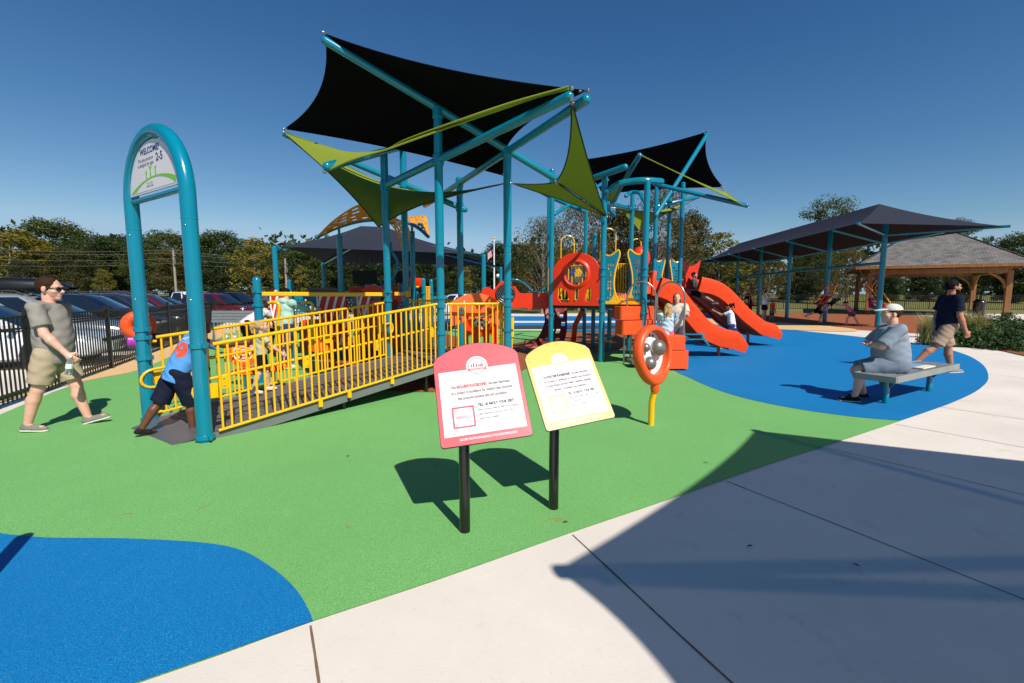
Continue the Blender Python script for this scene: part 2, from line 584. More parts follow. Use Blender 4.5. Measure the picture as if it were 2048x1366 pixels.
def grass_mat():
    n = NT('dry_grass')
    v = n.coord('Object')
    c = n.ramp(n.noise(v, 0.12, 8, 0.7), [(0.3, lin(126, 110, 56)), (0.55, lin(104, 104, 50)), (0.75, lin(78, 92, 38))])
    c = n.mix(c, lin(150, 132, 76), n.ramp(n.noise(v, 3, 5, 0.7), [(0.5, (0, 0, 0)), (0.75, (.6, .6, .6))]))
    n.set(Base_Color=c, Roughness=0.95)
    n.bump(n.noise(v, 25, 4, 0.8), 0.6, 0.05)
    return n.m
M['grass'] = grass_mat()
def mulch_mat():
    n = NT('pine_straw')
    v = n.coord('Object')
    c = n.ramp(n.noise(n.coord('Object', (4, 1, 1)), 22, 5, 0.8), [(0.25, lin(62, 34, 20)), (0.5, lin(134, 82, 48)), (0.75, lin(176, 118, 74))])
    n.set(Base_Color=c, Roughness=0.95)
    n.bump(n.noise(v, 30, 5, 0.8), 0.8, 0.03)
    return n.m
M['mulch'] = mulch_mat()

def ground_poly(name, pts, z, mat, smooth=0, grid=False):
    P = [(p[0], p[1]) for p in pts]
    vs = [Vector((x, y, 0)) for x, y in P]
    tr = geometry.tessellate_polygon([vs])
    f = []
    for t in tr:
        a, b, c = [vs[i] for i in t]
        cr = (b.x - a.x) * (c.y - a.y) - (b.y - a.y) * (c.x - a.x)
        if abs(cr) > 1e-10: f.append(tuple(t) if cr > 0 else tuple(t)[::-1])
    return mesh_obj(name, [(x, y, z) for x, y in P], f, mat, None, (0, 0, 0), kind='structure')

def gpx(pts, z=0.0, n=6, closed=False):
    """pixels of an outline on the ground, smoothed"""
    return [(q.x, q.y) for q in spline([G(x, y, z) for x, y in pts], n, closed)]

# far grass field: rises gently away from the playground and reaches the horizon
gm = MB()
xs = [-900, -400, -200, -120, -80, -50, -30, -15, 0, 15, 30, 50, 80, 120, 200, 400, 900]
ys = [-60, -20, 0, 10, 20, 30, 36, 45, 55, 70, 90, 130, 300, 1200]
def gz(x, y):
    d = max(0, y - 38)
    return -0.03 + min(1.6, d * 0.028)
gm.sheet([[(x, y, gz(x, y)) for y in ys] for x in xs])
gm.build('ground', M['grass'], None, (0, 0, 0), kind='structure')

# concrete plaza under and round the playground
plaza = [(-9.5, -14), (30, -14), (60, 10), (60, 33), (40, 36), (20, 45), (-2, 46), (-18, 30), (-15.3, 24), (-7.1, 5.7)]
ground_poly('pavement', plaza, 0.0, M['concrete'])

# green safety surface
edge_px = [(200, 1395), (440, 1312), (620, 1247), (880, 1160), (1145, 1066), (1330, 1003), (1450, 960), (1560, 922), (1650, 893), (1800, 843)]
edge = [(q.x, q.y) for q in [G(*p) for p in edge_px]]
blue_r = gpx([(1800, 843), (1850, 826), (1910, 804), (1958, 780), (1977, 755), (1962, 727), (1920, 706), (1850, 690), (1700, 672), (1560, 658), (1480, 652)], n=5)
green = gpx(edge_px, n=4) + [G(1700, 760).to_tuple()[:2], G(1480, 670).to_tuple()[:2], (7.0, 17.5), (4.0, 19.5), (-1, 20), (-6, 20), (-12.0, 19.8)]
green += [(-9.8, 13.4), (-8.6, 10.2), (-7.4, 7.2), (-5.9, 4.2), (-5.6, 1.2)]
ground_poly('rubber_surface', green, 0.008, M['g_green'])

# tan border along the left fence
tan = [(-5.75, 4.2), (-7.2, 5.85), (-8.62, 9.3), (-10.3, 13.2), (-13.1, 19.7), (-11.6, 20.2), (-9.6, 13.6), (-8.2, 11.2), (-7.6, 9.95)]
tan = gpx([(-40, 812), (60, 790), (140, 770), (200, 757), (280, 740), (360, 706), (440, 676)], n=4)
tan = tan + [(-12.2, 20.2), (-13.1, 19.7), (-10.3, 13.2), (-8.62, 9.3), (-7.2, 5.85)]
ground_poly('rubber_border', tan, 0.012, M['g_tan'])
# blue areas
bl = gpx([(-260, 960), (-60, 1050), (60, 1076), (250, 1080), (400, 1088), (480, 1103), (540, 1136), (590, 1180), (618, 1225), (626, 1246)], n=6)
bl = bl + [(q.x, q.y) for q in [G(*p) for p in [(440, 1312), (200, 1395)]]] + [(-5.5, 1.2)]
ground_poly('blue_rubber_patch', bl, 0.012, M['g_blue'])
br = blue_r + gpx([(1400, 625), (1330, 640), (1300, 690), (1340, 735), (1380, 757), (1430, 779), (1500, 800), (1600, 820), (1700, 834), (1800, 843)], n=5)
ground_poly('blue_rubber_patch', br, 0.012, M['g_blue'])

# brown surface under the play decks
bw = gpx([(640, 700), (700, 760), (770, 782), (880, 785), (960, 778), (1050, 740), (1110, 712), (1190, 706), (1300, 690), (1330, 672), (1260, 655), (1150, 660), (1020, 690), (960, 700), (900, 670), (760, 664)], n=4, closed=True)
ground_poly('brown_rubber_patch', bw, 0.016, M['g_brown'])
# far bands of colour beyond the second tower
def band(name, y0, y1, x0, x1, mat, z=0.024):
    ground_poly(name, [(x0, y0), (x1, y0 + .3), (x1, y1 + .3), (x0, y1)], z, mat)
band('grey_rubber_band', 20.3, 22.4, -5, 5.2, M['g_dark'])
band('blue_rubber_band', 22.4, 24.6, -5, 8.5, M['g_blue'])
band('white_rubber_band', 24.6, 26.3, -4.5, 9, M['g_white'])
band('blue_rubber_band', 26.3, 32, -4, 9.5, M['g_blue'])
ground_poly('blue_rubber_band', [(2.2, 19.2), (7.2, 18.4), (7.2, 22.3), (5.3, 22.3), (5.3, 20.2), (2.2, 20.2)], 0.028, M['g_blue'])
# tan and brown surface under the swings
sw_t = gpx([(1180, 610), (1330, 628), (1420, 638), (1500, 644), (1590, 648), (1680, 655), (1714, 660), (1690, 664), (1560, 659), (1440, 650), (1360, 645), (1150, 625)], n=3, closed=True)
ground_poly('tan_rubber_patch', sw_t, 0.016, M['g_tan'])
sw_b = [(q.x, q.y) for q in [G(*p) for p in [(1390, 621), (1460, 640), (1560, 645), (1660, 652), (1716, 660), (1850, 668), (1990, 648), (1850, 632), (1740, 626), (1660, 621), (1540, 615), (1420, 613)]]]
ground_poly('brown_rubber_patch', sw_b, 0.008, M['g_brown'])
sw_l = [(q.x, q.y) for q in [G(*p) for p in [(1400, 613), (1540, 615), (1660, 621), (1740, 626), (1740, 620), (1640, 616), (1560, 610), (1420, 607)]]]
ground_poly('blue_rubber_patch', sw_l, 0.020, M['g_blue'])

# pavement joints: tooled grooves with sand in them
def joint(pts, w=0.008, z=0.003):
    P = [G(*p) for p in pts]
    l, r = [], []
    rnd = random.Random(int(pts[0][0]))
    Q = []
    for a, b in zip(P, P[1:]):
        k = max(2, int((b - a).length / 0.12))
        Q += [a.lerp(b, i / k) for i in range(k)]
    Q.append(P[-1])
    for i, q in enumerate(Q):
        d = (Q[min(i + 1, len(Q) - 1)] - Q[max(i - 1, 0)]).normalized()
        s_ = Vector((-d.y, d.x, 0))
        ww = w * .7 * (0.75 + 0.5 * rnd.random()) / 2
        l.append((q + s_ * ww + Vector((0, 0, z)))); r.append(q - s_ * ww + Vector((0, 0, z)))
    mb = MB(); mb.sheet([r, l])
    mb.build('pavement_joint', M['joint'], None, (0, 0, 0), kind='structure')
joint([(621, 1252), (630, 1310), (640, 1380)], 0.016)
joint([(1145, 1070), (1220, 1140), (1350, 1262), (1470, 1372)], 0.014)
joint([(1452, 962), (1700, 1060), (1900, 1140), (2080, 1212)], 0.013)
joint([(1650, 895), (1850, 942), (2090, 1000)], 0.011)
joint([(1792, 849), (1900, 868), (2090, 903)], 0.012)
joint([(1880, 814), (1960, 826), (2090, 845)], 0.012)
joint([(1975, 748), (2010, 752), (2090, 764)], 0.014)
joint([(1760, 676), (1800, 668), (1830, 664)], 0.02)

# parking lot beyond the left fence
ground_poly('pavement', [(-7.3, 5.7), (-15.5, 24.4), (-17.5, 24), (-10.5, 8.8), (-9.0, 5.0), (-9.2, 2)], 0.004, M['concrete'])
ground_poly('parking_lot', [(-9.4, 2), (-9.1, 5.0), (-10.5, 8.8), (-18.2, 26), (-22, 37), (-4, 37), (12, 38), (12, 62), (-80, 62), (-90, 0)], -0.012, M['asphalt'])
bed = [(q.x, q.y) for q in spline([Vector((p.x, p.y, 0)) for p in [G(1835, 676), G(1850, 684), G(1920, 693), G(1990, 700), G(2100, 722), G(2300, 740), G(2500, 720), G(2300, 668), G(2040, 660), G(1900, 664)]], 4, True)]
ground_poly('planting_bed', bed, 0.02, M['mulch'])
# ================================================================ the near play structure
POST_R = 0.063
def collar(mb, p, r=POST_R, ang=0.0, lugs=True):
    """clamp ring round a post, with bolt lugs"""
    p = Vector(p)
    mb.lathe([(r + .002, -.028), (r + .016, -.024), (r + .018, 0), (r + .016, .024), (r + .002, .028)], p, n=18)
    if lugs:
        d = Vector((math.cos(ang), math.sin(ang), 0))
        mb.beam(p + d * (r), p + d * (r + .06), .022, .04, .004)
        mb.beam(p - d * (r), p - d * (r + .06), .022, .04, .004)

def bolt(mb, p, d, r=.012):
    mb.dome(p, r, d, n=8, k=3, flat=.7)

# --- welcome arch ---------------------------------------------------------
AL, AR = G(300, 843), G(411, 884)
AX = (AR - AL); AW = AX.length; AX.normalize()
AN = Vector((AX.y, -AX.x, 0))                     # faces the photographer
arch = thing('entrance_arch', 'tall teal arch over the ramp entrance with a welcome board in its curve', 'arch', (AL + AR) / 2)
RA = 0.075
ATOP = at(322, 266, (AL.y + AR.y) / 2).z + .01
mb = MB()
SPR = ATOP - AW / 2
rise = ATOP - SPR
path = [AL + Vector((0, 0, 0)), AL + Vector((0, 0, SPR))]
ctr = (AL + AR) / 2 + Vector((0, 0, SPR))
for i in range(1, 24):
    a = PI - PI * i / 24
    path.append(ctr + AX * (AW / 2 * math.cos(a)) + Vector((0, 0, rise * math.sin(a))))
path += [AR + Vector((0, 0, SPR)), AR]
mb.tube(path, RA, 24)
mb.build('frame', M['teal'], arch)
for P0 in (AL, AR):
    mb = MB(); mb.lathe([(RA - .002, 2.33), (RA + .002, 2.335), (RA + .002, 2.35), (RA - .002, 2.355)], P0, n=20)
    mb.build('sleeve_joint', M['teal'], arch)
for P0, zs in ((AL, (.03, .80, 1.05, 1.15)), (AR, (.06, 1.04))):
    for z in zs:
        mb = MB(); collar(mb, P0 + Vector((0, 0, z)), RA, math.atan2(AX.y, AX.x)); mb.build('clamp', M['teal'], arch)
for P0 in (AL, AR):
    for z in (2.27, 1.52):
        mb = MB(); bolt(mb, P0 + Vector((0, 0, z)) + (AN * .8 + AX * .6) * RA, AN, .01); mb.build('bolt', M['steel'], arch)
BZ = at(322, 392, (AL.y + AR.y) / 2).z
mb = MB(); mb.cyl(AL + Vector((0, 0, BZ)) + AX * RA, AR + Vector((0, 0, BZ)) - AX * RA, .03, n=12)
mb.build('crossbar', M['teal'], arch)
# board
zb = BZ + .05
bo = (AL + AR) / 2 + Vector((0, 0, zb)) + AN * .01
hw = AW / 2 - RA - .012
oh = ATOP - RA - .012 - zb
def arch_outline(hw, oh, base, n=22, z0=0.0):
    pts = [(-hw, z0), (hw, z0)]
    s0 = max(SPR - zb, z0)
    pts.append((hw, s0 + .001))
    for i in range(1, n):
        a = PI * i / n
        pts.append((hw * math.cos(a), s0 + (oh - s0) * math.sin(a)))
    pts.append((-hw, s0 + .001))
    return pts
board = MB().prism(arch_outline(hw, oh, 0), bo, AX, (0, 0, 1), .02).build('welcome_board', M['lavender'], arch)
UZ = Vector((0, 0, 1))
face = MB().prism(arch_outline(hw - .05, oh - .07, 0, z0=.02), bo + AN * .021, AX, UZ, .002).build('board_face', M['offwhite'], board)
top = bo + AN * .0235
text_mesh('lettering', 'WELCOME!', .09, top + UZ * .405 + AX * -.02, AX, UZ, M['navytext'], board, fit=.50, bold=.002)
text_mesh('lettering', 'This play structure\nis designed for ages', .052, top + UZ * .335 + AX * .07, AX, UZ, M['navytext'], board, align='RIGHT', fit=.42)
text_mesh('lettering', '2-5', .118, top + UZ * .295 + AX * .22, AX, UZ, M['navytext'], board, squash=1.12, bold=.002)
up, lo = [], []
for i in range(29):
    t = i / 28; x = -hw + .06 + t * (2 * hw - .12)
    yu = .03 + .125 * math.sin(PI * min(1, (t * .86 + .0))) ** .8 if t < .6 else .155 - .07 * ((t - .6) / .4) ** 2
    yl = .03 + .108 * math.sin(PI * min(1, max(0, (t - .12) / .84))) ** .7 if .12 < t < .96 else .03
    up.append((x, yu)); lo.append((x, min(yl, yu - .004)))
MB().prism(up + lo[::-1], top + AN * .0005, AX, UZ, .001).build('green_swoosh', M['limeprint'], board)
def figure2(mb, x, y, h, o, armup):
    q = 1.35
    mb.prism([(x + (a - x) * q, b) for a, b in circle2(x, y + h * .93, h * .075, 10)], o, AX, UZ, .001)
    mb.prism([(x - q * h * .09, y + h * .84), (x + q * h * .09, y + h * .84), (x + q * h * .07, y + h * .42), (x + q * h * .12, y), (x + q * h * .04, y), (x, y + h * .4), (x - q * h * .05, y), (x - q * h * .12, y), (x - q * h * .08, y + h * .45)], o, AX, UZ, .001)
    for sg in (-q, q):
        if armup: p = [(x + sg * h * .08, y + h * .84), (x + sg * h * .22, y + h * 1.12), (x + sg * h * .26, y + h * 1.1), (x + sg * h * .09, y + h * .74)]
        else: p = [(x + sg * h * .08, y + h * .84), (x + sg * h * .2, y + h * .62), (x + sg * h * .17, y + h * .58), (x + sg * h * .07, y + h * .74)]
        mb.prism(p, o, AX, UZ, .001)
for x, h, au in ((-.14, .09, False), (-.03, .12, True), (.1, .1, True)):
    mb = MB(); figure2(mb, x, .145, h, top + AN * .001, au); mb.build('figure_print', M['limeprint'], board)
text_mesh('lettering', 'play park', .04, top + UZ * .085 + AX * -.07, AX, UZ, M['limeprint'], board, squash=1.1)
text_mesh('lettering', 'STRUCTURE', .03, top + UZ * .05 + AX * -.07, AX, UZ, M['navytext'], board, squash=1.1)

# --- posts --------------------------------------------------------------
P1, P2, P3 = Vector((-1.14, 7.3, 0)), Vector((-.075, 7.6, 0)), Vector((-2.28, 8.4, 0))
P4, P5 = Vector((-2.22, 9.6, 0)), Vector((-1.08, 9.6 + .05, 0))
tower = thing('play_structure', 'near teal posted play structure with an access ramp, grey deck and yellow barriers', 'play structure', (-1.4, 8.6, 0))
DZ = 0.42
tops = {}
for nm, P, px, ty in (('a', P1, 880, 212), ('b', P2, 1015, 296), ('c', P3, 775, 306), ('d', P4, 813, 296), ('e', P5, 921, 354)):
    z = at(px, ty, P.y).z
    tops[nm] = z
    mb = MB()
    mb.cyl(P, P + Vector((0, 0, 2.35)), POST_R, n=22)
    mb.cyl(P + Vector((0, 0, 2.35)), P + Vector((0, 0, 2.36)), POST_R, POST_R + .004, n=22, cap=False)
    mb.cyl(P + Vector((0, 0, 2.36)), P + Vector((0, 0, z - .02)), POST_R + .004, n=22)
    mb.dome(P + Vector((0, 0, z - .02)), POST_R + .004, n=22, flat=.35)
    post = mb.build('post', M['teal'], tower)
    for z2 in ({'a': (.95, 1.38, 1.52), 'b': (.98, 1.4, 1.53), 'c': (1.46, 1.62), 'd': (1.36, 1.62), 'e': (1.36,)}[nm]):
        mb = MB(); collar(mb, P + Vector((0, 0, z2)), POST_R, random.Random(z2).random() * 3); mb.build('clamp', M['teal'], post)
    mb = MB(); bolt(mb, P + Vector((POST_R * .75, -POST_R * .68, 2.22)), (0.7, -.7, 0), .012); mb.build('bolt', M['steel'], post)

# --- ramp -----------------------------------------------------------------
RX = (P1 - AR); RX.z = 0
RX2 = (P3 - AL); RX2.z = 0
n0, n1 = AR + RX.normalized() * .10, P1 - RX.normalized() * .03
f0, f1 = AL + RX2.normalized() * .10, P3 - RX2.normalized() * .03
inn = (AL - AR).normalized()
Z0 = .045
def lerp3(a, b, t): return a + (b - a) * t
mb = MB()
NS = 44
for i in range(NS):                      # ribbed deck planks across the ramp
    t0, t1 = i / NS, (i + .9) / NS
    a, b = lerp3(n0 + inn * .06, n1 + inn * .06, t0), lerp3(n0 + inn * .06, n1 + inn * .06, t1)
    c, d = lerp3(f0 - inn * .06, f1 - inn * .06, t0), lerp3(f0 - inn * .06, f1 - inn * .06, t1)
    za, zb2 = Z0 + (DZ - Z0) * t0, Z0 + (DZ - Z0) * t1
    v = [Vector((p.x, p.y, z)) for p, z in ((a, za), (b, zb2), (d, zb2), (c, za))]
    mb.add(v + [p - Vector((0, 0, .03)) for p in v], [(0, 1, 2, 3), (7, 6, 5, 4), (0, 4, 5, 1), (1, 5, 6, 2), (2, 6, 7, 3), (3, 7, 4, 0)])
ramp = mb.build('ramp', M['grey_deck'], tower)
for a, b in ((n0 + inn * .045, n1 + inn * .045), (f0 - inn * .045, f1 - inn * .045)):
    for t0, t1 in ((0, .497), (.503, 1)):
        A, B = lerp3(a, b, t0), lerp3(a, b, t1)
        A = Vector((A.x, A.y, Z0 - .045 + (DZ - Z0) * t0)); B = Vector((B.x, B.y, Z0 - .045 + (DZ - Z0) * t1))
        MB().beam(A, B, .03, .12, .006).build('edge_board', M['grey_skirt'], ramp)
    for t in (.5, .95):
        A = lerp3(a, b, t); MB().cyl(A + inn * (.1 if a is not None and (A - P1).length < (A - P3).length else -.1), A + inn * (.1 if (A - P1).length < (A - P3).length else -.1) + Vector((0, 0, Z0 + (DZ - Z0) * t - .06)), .03, n=10).build('foot_post', M['black_metal'], ramp)
# metal threshold plate
tp = [G(262, 858), G(345, 892), AR + AN * -.12 + inn * .08, AL + AN * -.12 - inn * .06]
hz = [.012, .012, .052, .052]
v = [Vector((p.x, p.y, z)) for p, z in zip(tp, hz)]
mb = MB(); mb.add(v + [p - Vector((0, 0, .008)) for p in v], [(0, 1, 2, 3), (7, 6, 5, 4), (0, 4, 5, 1), (1, 5, 6, 2), (2, 6, 7, 3), (3, 7, 4, 0)])
mb.build('threshold_plate', flat_mat('grey_metal_plate', (116, 114, 116), .4, metal=.5, var=.1), ramp)

def picket_rail(name, a, b, za, zb, top, n, parent, low=.03, mid=None, side=None, plates=(), loops=()):
    """yellow barrier: top and bottom rail, pickets, an inner handrail on plates"""
    o = MB()
    A, B = Vector((a.x, a.y, 0)), Vector((b.x, b.y, 0))
    pt = lambda t, h: lerp3(A, B, t) + Vector((0, 0, za + (zb - za) * t + h))
    o.tube([pt(0, top), pt(1, top)], .021, 10)
    o.tube([pt(0, low), pt(1, low)], .016, 8)
    for i in range(n):
        t = (i + .5) / n if n > 1 else .5
        o.cyl(pt(t, low), pt(t, top), .0125, n=8, cap=False)
    for t in plates:
        o.box(pt(t, low - .05), (.05, .03, .09), math.atan2((B - A).y, (B - A).x))
    r = o.build(name, M['yellow'], parent)
    if mid is not None:
        h = MB()
        off = side * .075
        L = (B - A).length
        d = (B - A).normalized()
        p = [pt(t, mid) + off for t in (-.02, .25, .5, .75, 1.02)]
        sl = Vector((d.x, d.y, (zb - za) / L)).normalized()
        e0, e1 = p[0], p[-1]
        down = Vector((0, 0, -1))
        lo = [e0 + (-sl * .13 * math.sin(PI * i / 8)) + down * (.11 - .11 * math.cos(PI * i / 8)) for i in range(1, 9)]
        hi = [e1 + (sl * .05 * math.sin(PI * i / 8)) + down * (.09 - .09 * math.cos(PI * i / 8)) for i in range(1, 9)]
        h.tube(lo[::-1] + p + hi, .017, 10)
        hb = h.build('handrail', M['yellow'], r)
        for t in (.03, .33, .66, .97):
            q = MB()
            q.box(pt(t, mid - .06) + off * .5, (.085, .012, .14), math.atan2(d.y, d.x))
            q.build('bracket_plate', M['yellow'], r)
            for dz in (-.1, -.02):
                q = MB(); bolt(q, pt(t, mid + dz) + off * .5 - side * .007, -side, .011); q.build('bolt', M['steel'], r)
    return r
side_n = Vector((-RX.y, RX.x, 0)).normalized()
rn0 = AR + RX.normalized() * .13; rn1 = P1 - RX.normalized() * .08
rf0 = AL + RX2.normalized() * .13; rf1 = P3 - RX2.normalized() * .08
picket_rail('ramp_barrier', rn0, rn1, Z0, DZ, 1.0, 34, tower, .05, .62, side_n, (.37, .5, .72))
picket_rail('ramp_barrier', rf0, rf1, Z0, DZ, 1.0, 34, tower, .05, .62, -side_n, (.5,))
# end hoops at the foot of each barrier
for base, dr in ((rn0, RX.normalized()), (rf0, RX2.normalized())):
    mb = MB()
    z = Z0
    p = [base + UZ * (z + .95), base - dr * .10 + UZ * (z + .95), base - dr * .16 + UZ * (z + .9), base - dr * .16 + UZ * (z + .12), base - dr * .10 + UZ * (z + .06), base + UZ * (z + .06)]
    if base is rf0: mb.tube(spline(p, 3), .018, 10)
    mb.box(base + UZ * (z + .5) - dr * .03, (.1, .014, .16), math.atan2(dr.y, dr.x))
    mb.build('end_hoop', M['yellow'], tower)

# --- deck -----------------------------------------------------------------
deckp = [(P1.x, P1.y), (P2.x, P2.y), (-.12, 8.4), (P5.x, P5.y), (P4.x, P4.y), (P3.x, P3.y)]
mb = MB().prism(deckp, (0, 0, DZ - .05), (1, 0, 0), (0, 1, 0), .05)
deck = mb.build('deck', M['grey_deck'], tower)
for i in range(len(deckp)):
    a, b = Vector((*deckp[i], DZ - .06)), Vector((*deckp[(i + 1) % 6], DZ - .06))
    d = (b - a).normalized()
    MB().beam(a + d * .1, b - d * .1, .03, .1, .005).build('deck_edge', M['grey_skirt'], deck)
cb = spline([P1 + (P2 - P1) * .09, P1 + (P2 - P1) * .6 - Vector((0, .03, 0)), P1 + (P2 - P1) * .82 + Vector((0, .02, 0)), Vector((-.16, 7.85, 0)), Vector((-.125, 8.2, 0)), Vector((-.17, 8.6, 0))], 8)
mb = MB(); mb.tube([p + UZ * (DZ + 1.0) for p in cb], .021, 10); mb.tube([p + UZ * (DZ + .03) for p in cb], .016, 8)
acc = 0.06
for p, q in zip(cb, cb[1:]):
    L = (q - p).length
    while acc < L:
        w = p.lerp(q, acc / L); mb.cyl(w + UZ * (DZ + .03), w + UZ * (DZ + 1), .0125, n=8, cap=False); acc += .115
    acc -= L
mb.build('deck_barrier', M['yellow'], tower)
picket_rail('deck_barrier', P4 + Vector((.08, .03, 0)), P5 - Vector((.08, .03, 0)), DZ, DZ, 1.02, 12, tower, .03)
# yellow knock pipe hanging beside the deck
q = at(1024, 655, 7.9)
mb = MB().cyl(q + UZ * -.16, q + UZ * .18, .035, n=14); mb.cyl(q + UZ * -.42, q + UZ * -.16, .012, n=8); mb.cyl(q + UZ * -.44, q + UZ * -.42, .03, n=10)
mb.build('knock_pipe', M['yellow'], tower)
# pale orange arched play board on the deck barrier
o = at(952, 640, 7.62)
W2 = .45
pts = [(-W2, -.10)] + [(-W2 + .03, -.02), (-W2 + .0, .28)]
pts += [(-W2 + 2 * W2 * i / 12, .28 + .17 * math.sin(PI * i / 12)) for i in range(1, 12)]
pts += [(W2, .28), (W2 - .03, -.02), (W2, -.10)]
pts += [(W2 - .1, -.08)] + [(W2 - .1 - (2 * W2 - .2) * i / 10, -.10 + .13 * math.sin(PI * i / 10)) for i in range(1, 10)] + [(-W2 + .1, -.08)]
holes = [circle2(-.24, .16, .055, 14), circle2(.22, .16, .05, 14), circle2(-.28, .035, .032, 12), circle2(-.16, .05, .032, 12), circle2(.12, .06, .035, 12), circle2(.25, .05, .032, 12),
         [(-.19, .33), (-.22, .30), (-.18, .29)], [(.19, .33), (.22, .30), (.17, .29)]]
dP = (P2 - P1).normalized()
MB().prism(pts, o, dP, UZ, .02, holes).build('activity_board', M['lightorange'], tower)
for x, z in ((-.24, .16), (.22, .16)):
    mb = MB()
    nn = dP.cross(UZ)
    mb.box(o + dP * x + UZ * z + nn * .01, (.085, .012, .016), math.atan2(dP.y, dP.x) + .0)
    mb.box(o + dP * x + UZ * z + nn * .011, (.016, .012, .085), math.atan2(dP.y, dP.x) + .0)
    mb.build('spinner_print', M['brownred'], tower)

def drum_panel(name, parent, o, ux, w, h, mat, plate=True):
    """moulded plastic play panel: round bezel over two splayed legs"""
    ux = Vector(ux).normalized(); un = ux.cross(UZ)
    rr = w * .30
    cy = h * .62
    out = [(-w / 2, 0), (w / 2, 0), (w / 2 * 1.0, h * .7)]
    for i in range(0, 13):
        a = R(25) + R(130) * i / 12
        out.append((w * .52 * math.cos(a), cy + (h * .40) * math.sin(a)))
    out.append((-w / 2, h * .7))
    legs = [rounded2(w * .16, h * .24, w * .05, 4, -w * .30, h * .2), rounded2(w * .13, h * .22, w * .05, 4, w * .02, h * .18), rounded2(w * .13, h * .24, w * .05, 4, w * .31, h * .2)]
    m = MB().prism(out, o, ux, UZ, .06, [circle2(0, cy, rr, 28)] + legs, back=-.03)
    pn = m.build(name, mat, parent)
    md = pn.modifiers.new('bevel', 'BEVEL'); md.width = .014; md.segments = 3; md.limit_method = 'ANGLE'
    b = MB()
    b.lathe([(rr - .01, -.05), (rr - .01, .05), (rr + .012, .062), (rr + .04, .055), (rr + .06, .032)], o + UZ * cy, un, 32)
    b.build('bezel', mat, pn)
    return pn, o + UZ * cy, un, rr
# drum panel standing behind the deck barrier
pn, c, un, rr = drum_panel('drum_panel', tower, at(962, 707, 8.3) + UZ * .02, dP, .62, 1.02, M['red'])
MB().cyl(c - un * .01, c + un * .012, rr - .004, n=28).build('drum_skin', M['white'], pn)
mb = MB()
for i in range(9):
    a = 2 * PI * i / 9
    mb.prism(slot2(rr * .66 * math.cos(a), rr * .66 * math.sin(a), .07, .026, a + .5), c + un * .0135, un.cross(UZ) * -1, UZ, .002)
mb.prism(circle2(0, -.02, .045, 14), c + un * .0135, dP, UZ, .002)
mb.build('drum_print', M['black_plastic'], pn)

# --- shade frame ----------------------------------------------------------
frame1 = thing('shade_structure', 'tall teal branching frame of sloped beams carrying the biggest black shade sail', 'shade structure', (-1.2, 8, tops['b']))
def zline(P, px, py): return at(px, py, P.y).z
def along(A, B, px, py=588):
    """point of the ground line A-B seen in column px"""
    r_ = ray(px, py); k = r_.x / r_.y
    # ray in plan at that column for points near the horizon row
    t = (k * A.y - A.x) / ((B.x - A.x) - k * (B.y - A.y))
    return A + (B - A) * t, t
def beam_line(A, za, B, zb, a, b):
    p, t = along(A, B, *a); q, u = along(A, B, *b)
    return Vector((p.x, p.y, za + (zb - za) * t)), Vector((q.x, q.y, za + (zb - za) * u))
def shade_beam(a, b, r=.058, sphere=None):
    mb = MB().cyl(a, b, r, n=18)
    d = (b - a).normalized()
    mb.dome(b, r, d, n=18); mb.dome(a, r, -d, n=18)
    if sphere: mb.ball(sphere, r * 1.15)
    return mb.build('beam', M['teal'], frame1)
zA1, zA2 = tops['a'] - .10, tops['b'] - .06
A0, A1 = beam_line(P1, zA1, P2, zA2, (651, 80), (1112, 360))
A0 = at(651, 82, A0.y)
shade_beam(A0, A1)
zB1, zB3 = zline(P1, 881, 320), zline(P3, 777, 372)
B0, B1 = beam_line(P1, zB1, P3, zB3, (1138, 185), (775, 372))
shade_beam(B0, B1)
zD4, zD5 = zline(P4, 813, 368), zline(P5, 921, 415)
D0, D1 = beam_line(P4, zD4, P5, zD5, (570, 265), (930, 418))
shade_beam(D0, D1)
zC5, zC2 = tops['e'] - .12, zline(P2, 1015, 303)
C0, C1 = beam_line(P2, zC2, P5, zC5, (1172, 195), (850, 410))
shade_beam(C0, C1)
E0, E1 = beam_line(P3, tops['c'] + .02, P4, tops['d'] + .02, (654, 322), (848, 293))
shade_beam(E0, E1)
for P, z in ((P1, zA1), (P2, zA2), (P1, zB1), (P3, zB3), (P4, zD4), (P5, zD5), (P5, zC5)):
    mb = MB().lathe([(POST_R + .004, -.09), (POST_R + .02, -.075), (POST_R + .02, .075), (POST_R + .004, .09)], P + UZ * z, n=18)
    mb.build('beam_socket', M['teal'], frame1)

